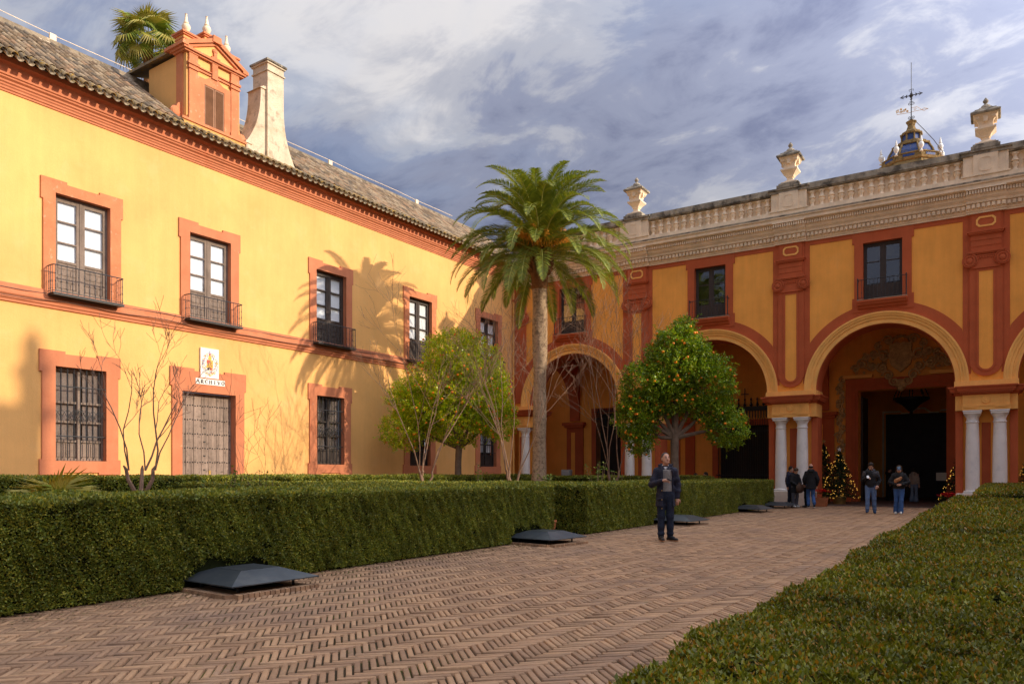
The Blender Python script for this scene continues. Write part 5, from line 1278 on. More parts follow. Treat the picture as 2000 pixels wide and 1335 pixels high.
# ------------------------------------------------------------------ orange trees
om = MB(); om.lathe([(.0, -.040), (.022, -.034), (.037, -.016), (.041, 0), (.037, .016), (.022, .034), (.0, .038)], 10); om_me = om.mesh('orange', M['orange'], True)
def orange_tree(loc, label, lobes, trunk, n_leaf, n_or, seed, lm='leaforange'):
    """lobes: ellipsoids (dx,dy,z,rx,ry,rz)"""
    t = thing('orange_tree', label, 'orange tree', loc, 0, 'orange trees in the garden bed'); rg = np.random.default_rng(seed); rr = random.Random(seed)
    b = MB(); zf, r0, lean = trunk
    b.tube([(0, 0, 0), (lean * .3, .02, zf * .35), (lean * .7, -.03, zf * .7), (lean, 0, zf)], [r0 * 1.3, r0 * 1.02, r0 * .92, r0 * .95], 10)
    for i, lb in enumerate(lobes):
        p0 = Vector((lean, 0, zf - .15)); p3 = Vector(lb[:3]); m1 = p0 + (p3 - p0) * .4 + Vector((0, 0, .05)); m2 = p0 + (p3 - p0) * .75 + Vector((rr.gauss(0, .12), rr.gauss(0, .12), .1))
        b.tube([p0, m1, m2, p3], [r0 * .62, r0 * .42, r0 * .26, r0 * .12], 7)
        for q in range(7):
            d = Vector((rr.gauss(0, 1), rr.gauss(0, 1), rr.gauss(.1, .8))).normalized(); e = m2 + Vector((d.x * lb[3], d.y * lb[4], d.z * lb[5])) * .8
            b.tube([m2, m2 + (e - m2) * .5 + Vector((0, 0, .08)), e], [r0 * .16, r0 * .10, r0 * .04], 5)
    b.build('trunk', M['bark'], t, True)
    vol = np.array([l_[3] * l_[4] * l_[5] for l_ in lobes]) ** (2 / 3); vol /= vol.sum(); Vs, Fs, off = [], [], 0; sp = []
    for lb, v in zip(lobes, vol):
        nt_w = int(n_leaf * v / 9); d = unit(rg.normal(0, 1, (nt_w, 3)))
        # clumps: keep shoots where a lumpy field is positive
        fld = np.sin(d[:, 0] * 6 + lb[0] * 3) * np.sin(d[:, 1] * 6 + lb[1]) + np.sin(d[:, 2] * 7 + d[:, 0] * 4)
        rad = rg.uniform(.45, 1.0, nt_w) ** .5 * (1 + .10 * fld); P = np.array(lb[:3]) + d * rad[:, None] * np.array(lb[3:])
        keep_ = (fld > -1.15) | (rg.random(nt_w) < .35)
        P, d = P[keep_], d[keep_]; sp.append((P, d, rad[keep_]))
        out = unit(d + np.array((0, 0, .25)) + rg.normal(0, .5, d.shape)); m = len(P); per = 9
        Pp = np.repeat(P, per, 0) + np.repeat(out, per, 0) * (np.tile(np.linspace(0, .20, per), m))[:, None] + rg.normal(0, .025, (m * per, 3))
        D = unit(np.repeat(out, per, 0) * .5 + rg.normal(0, .75, (m * per, 3)) + np.array((0, 0, -.15))); S = unit(np.cross(D, rg.normal(0, .6, D.shape) + np.array((0, 0, 1.0))))
        V, F_ = leaves(Pp, D, S, .098 * rg.uniform(.7, 1.2, len(Pp)), .050 * rg.uniform(.75, 1.2, len(Pp)))
        Vs.append(V); Fs.append(F_ + off); off += len(V)
    lb_ = np.array(lobes); ns_ = 130; li = rg.integers(0, len(lb_), ns_); d = unit(rg.normal(0, 1, (ns_, 3)) + np.array((0, 0, .35))); P = lb_[li, :3] + d * lb_[li, 3:] * .95; per = 16
    out = unit(d + rg.normal(0, .35, d.shape)); ln_ = rg.uniform(.15, .5, ns_); Pp = np.repeat(P, per, 0) + np.repeat(out * ln_[:, None], per, 0) * np.tile(np.linspace(0, 1, per), ns_)[:, None]
    D = unit(np.repeat(out, per, 0) * .5 + rg.normal(0, .7, Pp.shape)); S = unit(np.cross(D, rg.normal(0, .6, D.shape) + np.array((0, 0, 1.0)))); V, F_ = leaves(Pp, D, S, .09 * rg.uniform(.7, 1.2, len(Pp)), .046 * rg.uniform(.75, 1.2, len(Pp))); Vs.append(V); Fs.append(F_ + off); off += len(V)
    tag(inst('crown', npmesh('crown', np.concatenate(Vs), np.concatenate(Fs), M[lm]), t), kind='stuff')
    allP = np.concatenate([s_[0] for s_ in sp]); alld = np.concatenate([s_[1] for s_ in sp]); rad = np.concatenate([s_[2] for s_ in sp])
    cdir = np.array((0 - loc[0], 0 - loc[1], 0)); cdir = cdir / np.linalg.norm(cdir)
    wgt = np.clip(alld @ cdir + .25, .02, 1) * (rad > .9); wgt /= wgt.sum()
    idx = rg.choice(len(allP), n_or, False, wgt)
    for i in idx:
        p = allP[i] + alld[i] * .13; s_ = rg.uniform(1.0, 1.35)
        inst('orange', om_me, t, tuple(p), (rg.random(), rg.random(), 0), (s_, s_, s_))
    return t
# the picture plane runs along (cos,sin) of the yaw, so lay lobes out sideways with it
rx_, ry_ = cos(YAW), sin(YAW)
def lob(side, depth, z, a, b_, c): return (side * rx_ - depth * ry_, side * ry_ + depth * rx_, z, a, b_, c)
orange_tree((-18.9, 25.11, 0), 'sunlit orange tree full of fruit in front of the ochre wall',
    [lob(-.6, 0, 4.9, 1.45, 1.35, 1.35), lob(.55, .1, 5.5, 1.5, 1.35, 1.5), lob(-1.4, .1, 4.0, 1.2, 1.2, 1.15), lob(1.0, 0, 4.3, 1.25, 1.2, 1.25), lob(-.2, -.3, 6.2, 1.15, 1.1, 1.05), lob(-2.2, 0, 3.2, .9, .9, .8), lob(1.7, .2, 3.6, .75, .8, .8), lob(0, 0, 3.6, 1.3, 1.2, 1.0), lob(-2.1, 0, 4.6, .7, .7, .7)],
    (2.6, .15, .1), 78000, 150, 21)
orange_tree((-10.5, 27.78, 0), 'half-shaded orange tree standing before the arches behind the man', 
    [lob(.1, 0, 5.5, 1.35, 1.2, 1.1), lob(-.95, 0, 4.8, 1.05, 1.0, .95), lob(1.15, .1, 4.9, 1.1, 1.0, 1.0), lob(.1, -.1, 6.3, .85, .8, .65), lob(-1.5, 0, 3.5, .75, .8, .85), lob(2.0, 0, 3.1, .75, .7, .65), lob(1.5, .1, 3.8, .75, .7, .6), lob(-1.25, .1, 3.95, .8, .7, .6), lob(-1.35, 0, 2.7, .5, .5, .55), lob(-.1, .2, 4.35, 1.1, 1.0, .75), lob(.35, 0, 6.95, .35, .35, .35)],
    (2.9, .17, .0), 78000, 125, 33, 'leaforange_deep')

# ------------------------------------------------------------------ bare crape myrtles
def bare_tree(loc, label, stems, H, spread, seed, r0=.05, twigs=3, boles=True, kk=(5, 7)):
    t = thing('bare_tree', label, 'tree', loc, 0, 'leafless small trees in the garden bed'); rr = random.Random(seed)
    b = MB(); tw = MB()
    def grow(p, d, ln, r, lev, mb):
        pts = [p]; rad = [r]; q = p.copy(); dd = d.copy(); n = 5
        for i in range(n):
            dd = (dd + Vector((rr.gauss(0, .13), rr.gauss(0, .13), .05 + rr.gauss(0, .08)))).normalized(); q = q + dd * ln / n; pts.append(q.copy()); rad.append(max(r * (1 - .6 * (i + 1) / n), .0035))
        mb.tube(pts, rad, 6 if lev == 0 else (5 if lev == 1 else 3), True)
        if lev >= twigs: return
        k = rr.randint(*kk) if lev == 0 else rr.randint(3, 5)
        for i in range(k):
            f = rr.uniform(.35, 1.0); j = min(int(f * n), n - 1); bp_ = pts[j] + (pts[j + 1] - pts[j]) * (f * n - j)
            nd = (dd + Vector((rr.gauss(0, .55), rr.gauss(0, .55), rr.gauss(.15, .35)))).normalized()
            grow(bp_, nd, ln * rr.uniform(.38, .62), rad[j] * .62, lev + 1, tw)
    if boles:
        b.tube([Vector((0, 0, -.05)), Vector((.02, 0, .4)), Vector((0, .02, .85))], [r0 * 2.6, r0 * 2.2, r0 * 2.0], 8)
        for k in range(stems):
            a = 2 * pi * k / stems + .4; e = Vector((cos(a) * .27, sin(a) * .27, 1.47)); b.tube([Vector((0, 0, .7)), Vector((cos(a) * .10 + rr.gauss(0, .03), sin(a) * .10, 1.0)), Vector((cos(a) * .26 + rr.gauss(0, .03), sin(a) * .24, 1.28)), e, e + Vector((cos(a) * .05, sin(a) * .05, .07))], [r0 * 1.9, r0 * 1.6, r0 * 1.3, r0 * 1.15, r0 * .5], 7)
    for k in range(stems):
        a = 2 * pi * k / stems + .4 + rr.gauss(0, .2); st_ = Vector((cos(a) * .27, sin(a) * .27, 1.45)) if boles else Vector((cos(a) * .05, sin(a) * .05, 0))
        for q in range(2 if boles else 1):
            d = Vector((cos(a + rr.gauss(0, .5)) * spread, sin(a + rr.gauss(0, .5)) * spread, 1)).normalized(); grow(st_, d, (H - st_.z) * rr.uniform(.75, 1.0), r0 * rr.uniform(.5, .8), 0, b)
    b.build('trunk', M['barkmyrtle'], t, True); tag(tw.build('twigs', M['barkmyrtle'], t), kind='stuff'); return t
bare_tree((-14.0, 8.43, 0), 'small leafless tree beside the first barred window', 3, 3.5, .26, 4, .028, 3, True, (2, 3))
bare_tree((-15.5, 12.18, 0), 'slender leafless sapling to the right of the archivo door', 2, 2.9, .16, 9, .013, 2, False, (2, 4))
bare_tree((-17.7, 21.56, 0), 'multi-stemmed leafless tree in front of the lit orange tree', 3, 6.2, .24, 14, .034, 3, True, (3, 4))
bare_tree((-14.5, 22.47, 0), 'spreading leafless tree just left of the palm trunk', 3, 6.0, .33, 23, .032, 3)
bare_tree((-12.5, 26.41, 0), 'leafless tree between the palm trunk and the shaded orange tree', 3, 6.8, .26, 31, .034, 3)

# ------------------------------------------------------------------ fan palms
def fan_leaf(rr, R, n=26, span=radians(250), cup=.25, droop=.35):
    V, F = [], []
    for k in range(n):
        a0 = -span / 2 + span * k / n; a1 = -span / 2 + span * (k + 1) / n; am = (a0 + a1) / 2; L_ = R * rr.uniform(.86, 1.05) * (1 - .12 * abs(am) / (span / 2))
        p = lambda a, r, z: (r * cos(a), r * sin(a), z)
        b_ = len(V); zt = -droop * L_ * (1 + .5 * rr.random()) * (.4 + .6 * abs(sin(am)))
        V += [p(am, 0.02, 0), p(a0, L_ * .55, cup * L_ * .12), p(am, L_ * .58, cup * L_ * .22), p(a1, L_ * .55, cup * L_ * .12), p(am + .02, L_, zt)]
        F += [(b_, b_ + 1, b_ + 2, b_ + 2), (b_, b_ + 2, b_ + 3, b_ + 3), (b_ + 1, b_ + 4, b_ + 2, b_ + 2), (b_ + 2, b_ + 4, b_ + 3, b_ + 3)]
    return V, [(a, b, c) for a, b, c, d in F]
def fan_palm(name, label, loc, H, R, pet, n, seed, trunk=True, emin=-50, emax=80):
    t = thing(name, label, 'palm tree', loc); rr = random.Random(seed)
    if trunk:
        b = MB(); b.tube([(0, 0, 0), (.05, 0, H * .5), (0, 0, H - .3), (0, 0, H + .2)], [.26, .22, .22, .30], 12); b.build('trunk', M['palmfibre'], t, True)
    for k in range(n):
        f = k / n; az = k * 2.4; el = radians(emax + (emin - emax) * f + rr.uniform(-7, 7)); P = pet * rr.uniform(.8, 1.15)
        V, F = fan_leaf(rr, R * rr.uniform(.85, 1.1))
        tilt = el - radians(18 + 25 * f)
        o_dir = Vector((cos(az) * cos(el), sin(az) * cos(el), sin(el))); tipp = Vector((0, 0, H)) + o_dir * P
        Mx = Matrix.Translation(tipp) @ Matrix.Rotation(az, 4, 'Z') @ Matrix.Rotation(-tilt, 4, 'Y')
        Vw = [tuple(Mx @ Vector(v)) for v in V]
        m = MB(); m.tube([(0, 0, H - .15 * f), tuple(Vector((0, 0, H)) + o_dir * P * .5 + Vector((0, 0, .04))), tuple(tipp)], [.022, .016, .011], 4)
        lf = MB(); lf.add(Vw, F); lf.mi = 1; lf.add(m.v, m.f); lf.build('fan_leaf', [M['fan'], M['rachis']], t)
    return t
fan_palm('fan_palm', 'fan palm rising behind the tiled roof beside the dormer', (-36.2, 22.2, 0), 23.0, 1.05, 1.10, 32, 2, True, -32, 82)
fan_palm('dwarf_fan_palm', 'small spiky fan palm behind the hedge at the far left', (-13.0, 6.42, 0), .62, .62, .34, 13, 5, False, 42, 88)

# ------------------------------------------------------------------ small bed plants, pots
def shrub(loc, label, h, n, seed, cat='plant', flower=None):
    t = thing('rose_bush', label, cat, loc, 0, 'young bushes behind the hedge'); rr = random.Random(seed); b = MB(); V, F = [], []
    for k in range(n):
        a = rr.uniform(0, 6.28); s = .14 + .22 * rr.random(); tip = Vector((cos(a) * s, sin(a) * s, h * rr.uniform(.75, 1.05))); b.tube([(0, 0, 0), tip * .55 + Vector((0, 0, .1)), tip], [.012, .008, .004], 4)
        for q in range(16):
            f = rr.uniform(.62, 1.0); p = tip * f + Vector((rr.gauss(0, .05), rr.gauss(0, .05), rr.gauss(0, .03))); d = Vector((rr.gauss(0, 1), rr.gauss(0, 1), rr.gauss(.1, .6))).normalized(); w_ = d.cross(Vector((rr.gauss(0, .4), rr.gauss(0, .4), 1))).normalized() * .025
            b_ = len(V); V += [tuple(p), tuple(p + d * .04 + w_), tuple(p + d * .085), tuple(p + d * .04 - w_)]; F.append((b_, b_ + 1, b_ + 2, b_ + 3))
    b.build('stems', M['bark'], t); tag(inst('leaves', npmesh('leaves', V, F, M['leafgreen']), t), kind='stuff'); return t
for (X, Y, h, n, s, lb) in ((-12.2, 8.9, 1.52, 6, 1, 'leafy young bush below the archivo door'), (-12.0, 9.7, 1.40, 7, 2, 'low pale bush right of the archivo door foot'), (-11.3, 19.4, 1.5, 6, 3, 'young bush to the left of the palm foot'), (-11.2, 22.5, 1.72, 9, 4, 'bright green bush at the foot of the palm'), (-11.1, 24.1, 1.5, 6, 5, 'low bush just right of the palm foot'), (-11.2, 27.9, 1.52, 8, 6, 'leafy bush in front of the first arch'), (-15.6, 21.9, 1.75, 6, 7, 'tall thin bush below the orange tree')):
    shrub((X, Y, 0), lb, h, n, s)
t = thing('flower_pot', 'terracotta pot standing in the gap between the hedges', 'pot', (-8.72, 15.12, 0)); b = MB(); b.lathe([(.10, 0), (.15, .26), (.165, .27), (.165, .32), (.145, .32), (.13, .26)], 16); b.build('pot', M['terracotta'], t, True)
b = MB(); b.lathe([(.0, .27), (.13, .275)], 12); b.build('soil', M['soil'], t)

# Christmas trees with lights
def xmas(loc, label, H, R, seed, star=True):
    t = thing('christmas_tree', label, 'christmas tree', loc, 0, 'lit christmas trees by the portal'); rg = np.random.default_rng(seed); rr = random.Random(seed)
    b = MB(); b.lathe([(.26, 0), (.30, .28), (.32, .30), (.32, .34), (.27, .34)], 18); b.build('pot', M['brass'], t, True)
    b = MB(); b.tube([(0, 0, .2), (0, 0, H - .1)], [.05, .012], 6); b.build('trunk', M['bark'], t)
    Vs, Fs, off = [], [], 0; z0 = .36
    n = 420; f = rg.random(n) ** .75; az = rg.uniform(0, 6.28, n); zb = z0 + (H - z0) * (1 - f) * .97; L_ = R * f * rg.uniform(.78, 1.1, n) + .05
    per = 34; u = np.tile(np.linspace(.12, 1, per), n); A = np.repeat(az, per); Lr = np.repeat(L_, per) * u
    P = np.stack([np.cos(A) * Lr, np.sin(A) * Lr, np.repeat(zb, per) - .18 * Lr + .05 * np.repeat(rg.random(n), per)], 1); o_ = np.stack([np.cos(A), np.sin(A), np.full(len(A), .1)], 1)
    D = unit(o_ * .6 + rg.normal(0, .7, P.shape)); S = unit(np.cross(D, rg.normal(0, 1, P.shape))); V, F = leaves(P, D, S, rg.uniform(.05, .09, len(P)), np.full(len(P), .014))
    tag(inst('needles', npmesh('needles', V, F, M['needle']), t), kind='stuff')
    q = MB(); q.lathe([(0, -.016), (.013, -.006), (.013, .006), (0, .016)], 5); me = q.mesh('light_bulb', M['bulb'])
    for k in range(120):
        f = rr.random() ** .7; a = rr.uniform(0, 6.28); z = z0 + .05 + (H - z0) * (1 - f) * .95; r = R * f * .98 + .06
        inst('light_bulb', me, t, (cos(a) * r, sin(a) * r, z - .18 * r))
    b = MB(); st5 = []
    for k in range(10): rr_ = .11 if k % 2 == 0 else .045; a = pi / 2 + k * pi / 5; st5.append((rr_ * cos(a), H + .06 + rr_ * sin(a)))
    b.prism(st5, -.012, .012); b.build('star', M['brass'] if star else M['white'], t)
    return t
xmas((-7.0, 37.9, 0), 'lit christmas tree with a dark star left of the portal', 2.85, .85, 1)
xmas((-6.25, 37.5, 0), 'lit christmas tree with a white star against the portal frame', 2.45, .88, 2, False)
xmas((-1.45, 37.6, 0), 'lit christmas tree on the right of the portal beside the columns', 2.35, .80, 3)
xmas((1.05, 38.0, 0), 'lit christmas tree at the right edge behind the white columns', 2.3, .8, 4)
def poinsettia(loc, label, seed, sq):
    t = thing('poinsettia', label, 'potted plant', loc, 0, 'red poinsettias in pots'); rr = random.Random(seed); b = MB()
    if sq: b.lathe([(.20, 0), (.25, .34), (.26, .38), (.23, .38)], 4, (0, 0, 0), 'z', pi / 4, True, True)
    else: b.lathe([(.16, 0), (.22, .24), (.23, .28), (.2, .28)], 16)
    b.build('pot', M['terracotta'], t); h0 = .38 if sq else .28; V, F, m_ = [], [], []
    for k in range(70):
        a = rr.uniform(0, 6.28); r = .36 * sqrt(rr.random()); c = Vector((cos(a) * r, sin(a) * r, h0 + .30 - .5 * r * r + rr.gauss(0, .03))); gr = rr.random() < .28
        if gr: c.z -= .10
        for q in range(6):
            d = Vector((cos(q * 1.05 + a), sin(q * 1.05 + a), rr.gauss(.15, .25))).normalized(); w_ = d.cross(Vector((0, 0, 1))).normalized() * .028; b_ = len(V)
            V += [tuple(c), tuple(c + d * .05 + w_), tuple(c + d * .11), tuple(c + d * .05 - w_)]; F.append((b_, b_ + 1, b_ + 2, b_ + 3)); m_.append(1 if gr else 0)
    tag(inst('bracts', npmesh('bracts', V, F, [M['poin'], M['leafgreen']], False, m_), t), kind='stuff')
poinsettia((-6.45, 34.35, 0), 'red poinsettia in a square terracotta pot behind the walking man in black', 1, True)
poinsettia((-1.75, 34.6, 0), 'red poinsettia at the foot of the right-hand columns', 2, False)

# sign stand in the hall, grey box in the gallery
t = thing('sign_stand', 'small pale notice board on a stand inside the portal', 'sign', (-2.45, 43.4, 0)); b = MB(); b.box(-.28, .28, -.015, .015, 1.05, 1.45); b.build('board', mk('notice_board', (.72, .62, .47), .7, .05), t)
b = MB(); b.tube([(-.26, 0, 0), (-.26, 0, 1.05)], .015, 6); b.tube([(.26, 0, 0), (.26, 0, 1.05)], .015, 6); b.box(-.3, .3, -.16, .16, 0, .015); b.box(-.26, .26, -.01, .01, .2, .23); b.build('frame', M['iron'], t)
t = thing('control_cabinet', 'grey control box on a post under the first arch', 'cabinet', (-20.2, 36.9, 0)); b = MB(); b.tube([(-.1, 0, 0), (-.1, 0, 1.05)], .03, 8); b.tube([(.1, 0, 0), (.1, 0, 1.05)], .03, 8); b.build('post', M['metal'], t); b = MB(); b.bevbox(-.26, .26, -.15, .15, 1.05, 1.62, .02); b.box(-.22, .22, -.16, -.15, 1.09, 1.58); b.build('box', mk('grey_paint', (.34, .36, .37), .5, .05), t)

def litter(label, x0, x1, y0, y1, n, seed):
    rg = np.random.default_rng(seed); e = rg.random(n) ** 2.2; P = np.stack([x0 + (x1 - x0) * e, rg.uniform(y0, y1, n), rg.uniform(.004, .012, n)], 1); a = rg.uniform(0, 6.28, n)
    D = unit(np.stack([np.cos(a), np.sin(a), rg.normal(0, .12, n)], 1)); S = unit(np.cross(D, np.stack([rg.normal(0, .3, n), rg.normal(0, .3, n), np.ones(n)], 1)))
    V, F = leaves(P, D, S, rg.uniform(.018, .05, n), rg.uniform(.01, .024, n)); tag(inst('leaf_litter', npmesh('leaf_litter', V, F, M['litter'])), label, 'leaf litter', kind='stuff')
M['litter'] = mk('dry_leaf', None, .8, .2, 3, 0, islands=[(.16, .09, .04), (.10, .06, .03), (.20, .14, .05), (.07, .05, .03), (.12, .12, .03)])
litter('dry fallen leaves along the foot of the left hedges', -8.05, -7.45, 1.5, 32.3, 5200, 4)
litter('dry fallen leaves along the edge of the right foreground hedge', -.80, -1.15, 2.0, 17.0, 900, 5)
# ------------------------------------------------------------------ tiled dome behind the parapet
DX, DY = -5.3, 60.0
dt = thing('tiled_dome', 'small dome of blue and gold tiles with an iron cross and weather vane', 'dome', (DX, DY, 0))
dt.location = (DX, DY, 8.1); dt.scale = (.66, .66, .66)
b = MB(); b.box(-4.2, 4.2, -4.2, 4.2, -12.2, 19.5); b.build('tower_block', M['ochre_gate'], dt)
def octa(prof, mat, name, c=(0, 0, 0), seg=8): b = MB(); b.lathe(prof, seg, c, 'z', pi / 8, True); return b.build(name, mat, dt)
octa([(3.6, 19.5), (3.4, 21.4), (3.0, 22.3), (3.15, 22.35), (3.2, 22.6), (2.55, 22.62)], M['goldstone'], 'drum')
octa([(2.95, 22.62), (2.95, 23.0), (3.05, 23.02), (3.05, 23.12), (2.5, 23.14)], M['goldstone'], 'lower_cornice')
octa([(2.35, 23.14), (2.2, 23.7), (1.85, 24.3), (1.75, 24.4)], M['domeblue'], 'dome_shell')
octa([(1.85, 24.40), (1.95, 24.45), (1.95, 24.62), (1.55, 24.66), (1.55, 24.9), (1.0, 24.92)], M['goldstone'], 'upper_cornice')
octa([(.95, 24.92), (.88, 25.8)], M['domeblue'], 'lantern')
octa([(1.12, 25.8), (1.15, 25.92), (.95, 25.98), (.9, 26.15), (.62, 26.3), (.5, 26.4), (.36, 26.8), (.42, 27.1), (.55, 27.25), (.5, 27.32), (.1, 27.4)], M['goldstone'], 'lantern_roof')
for k in range(8):
    a = pi / 8 + k * pi / 4
    b = MB(); b.tube([(2.42 * cos(a), 2.42 * sin(a), 23.1), (2.25 * cos(a), 2.25 * sin(a), 23.7), (1.9 * cos(a), 1.9 * sin(a), 24.3), (1.8 * cos(a), 1.8 * sin(a), 24.5)], .11, 6); b.build('dome_rib', M['goldstone'], dt)
    b = MB(); b.tube([(.98 * cos(a), .98 * sin(a), 24.9), (.92 * cos(a), .92 * sin(a), 25.85)], .10, 6); b.build('lantern_rib', M['goldstone'], dt)
    a2 = k * pi / 4; ap_ = cos(pi / 8)
    b = MB(); b.box(-.55, .55, -.02, .02, 22.70, 22.94); o = b.build('glazed_panel', M['domeblue'], dt); o.location = (2.97 * ap_ * cos(a2), 2.97 * ap_ * sin(a2), 0); o.rotation_euler = (0, 0, a2 - pi / 2)
    if k % 2 == 0 or True:
        b = MB(); b.lathe([(.16, 0), (.20, .06), (.12, .12), (.09, .3), (.24, .55), (.27, .75), (.2, .95), (.1, 1.02), (.15, 1.1), (.10, 1.3), (.06, 1.6), (.0, 1.7)], 10); b.build('pinnacle', M['white'], dt, True, (3.0 * cos(a), 3.0 * sin(a), 22.9))
b = MB(); b.tube([(0, 0, 27.3), (0, 0, 30.6)], .055, 6); b.tube([(0, 0, 30.6), (0, 0, 33.6)], .03, 5)
b.lathe([(.0, 27.35), (.2, 27.5), (.0, 27.75)], 8)
for s in (-1, 1):
    b.tube([(s * .0, 0, 30.1), (s * .95, 0, 30.1)], .045, 6); b.tube([(s * .72, 0, 29.93), (s * 1.06, 0, 30.1), (s * .72, 0, 30.27)], .04, 5); b.tube([(s * .4, 0, 30.25), (s * .55, 0, 30.1), (s * .4, 0, 29.95)], .05, 5)
    spiral(b, s * .17, 29.25, 0, .2, 1.3, pi / 2, s, .03, 16); spiral(b, s * .16, 27.75, 0, .16, 1.2, -pi / 2, s, .03, 14); b.tube([(0, 0, 30.75), (s * .22, 0, 30.72), (s * .17, 0, 30.55)], .03, 5)
for dz in (-.22, .22): b.lathe([(.0, -.12), (.13, 0), (.0, .12)], 6, (0, 0, 30.1 + dz))
b.lathe([(.0, -.3), (.26, 0), (.0, .3)], 6, (0, 0, 30.1)); b.lathe([(.0, -.12), (.14, 0), (.0, .12)], 6, (0, 0, 29.7))
b.build('iron_cross', M['iron'], dt)
b = MB(); b.tube([(0, 0, 28.35), (1.55, .1, 28.35)], .022, 5); b.tube([(1.2, .08, 28.2), (1.6, .1, 28.35), (1.2, .08, 28.5), (.95, .06, 28.35), (1.2, .08, 28.2)], .022, 5); b.tube([(0, 0, 28.75), (.5, .03, 28.8), (.95, .06, 28.4)], .02, 5)
spiral(b, .35, 28.55, 0, .15, 1.2, 0, 1, .02, 14)
b.tube([(0, 0, 28.3), (-1.35, -.08, 28.36), (-1.45, -.08, 28.8)], .025, 5)
for (x, z, r) in ((-.4, 28.5, .13), (-.7, 28.6, .16), (-1.0, 28.55, .14), (-1.28, 28.7, .18), (-.55, 28.75, .09), (-1.0, 28.85, .12)): spiral(b, x, z, -.04, r, 1.4, r * 40, 1, .035, 14)
b.build('weather_vane', M['gold'], dt)
b = MB(); b.tube([(.45, 0, 27.2), (1.2, -.6, 26.0), (2.2, -1.5, 24.3), (3.1, -2.2, 22.5)], .035, 5); b.build('guy_cable', M['cable'], dt)

# ------------------------------------------------------------------ east wing, right of the frame (its shade falls on the path)
ew = thing('east_wing', 'two-storey ochre wing closing the courtyard on the right', 'building', (16, 0, 0))
EH = 13.3
b = MB(); ops = [(y - .75, y + .75, z, z + 2.6) for y in (-8, -2, 4, 10, 16, 22, 28) for z in (1.8, 6.6)]; cells(b, -14, 50, 0, EH, ops, 0)
b.v = [(0, x, z) for x, y, z in b.v]
b.quad((0, -14, 0), (9, -14, 0), (9, -14, EH), (0, -14, EH)); b.quad((9, -14, 0), (9, 50, 0), (9, 50, EH), (9, -14, EH)); b.quad((0, 50, 0), (9, 50, 0), (9, 50, EH), (0, 50, EH)); b.build('wall', M['ochre'], ew)
for o in ops: b = MB(); b.box(.15, .2, o[0] - .2, o[1] + .2, o[2] - .2, o[3] + .2); b.build('window', M['wood_dark'], ew)
b = MB(); b.loft([[(-.5, -14.4, EH), (9.5, -14.4, EH), (9.5, 50, EH), (-.5, 50, EH)], [(4.5, -10, EH + 2.2), (4.6, -10, EH + 2.2), (4.6, 50, EH + 2.2), (4.5, 50, EH + 2.2)]], True, True); b.build('roof', M['tile'], ew)
b = MB(); b.box(.2, 5.5, 14.5, 25.9, EH - .3, 20.9); b.loft([[(-.1, 14.2, 20.9), (5.8, 14.2, 20.9), (5.8, 26.2, 20.9), (-.1, 26.2, 20.9)], [(2.8, 17.5, 22.7), (2.9, 17.5, 22.7), (2.9, 23, 22.7), (2.8, 23, 22.7)]], True, True); b.build('belvedere', M['ochre'], ew)
b = MB(); b.lathe([(.35, 21.2), (.35, 22.2), (.5, 22.3), (.2, 22.7), (.3, 23.0), (.0, 23.6)], 8, (.7, 25.8, 0)); b.build('belvedere_pinnacle', M['white'], ew)
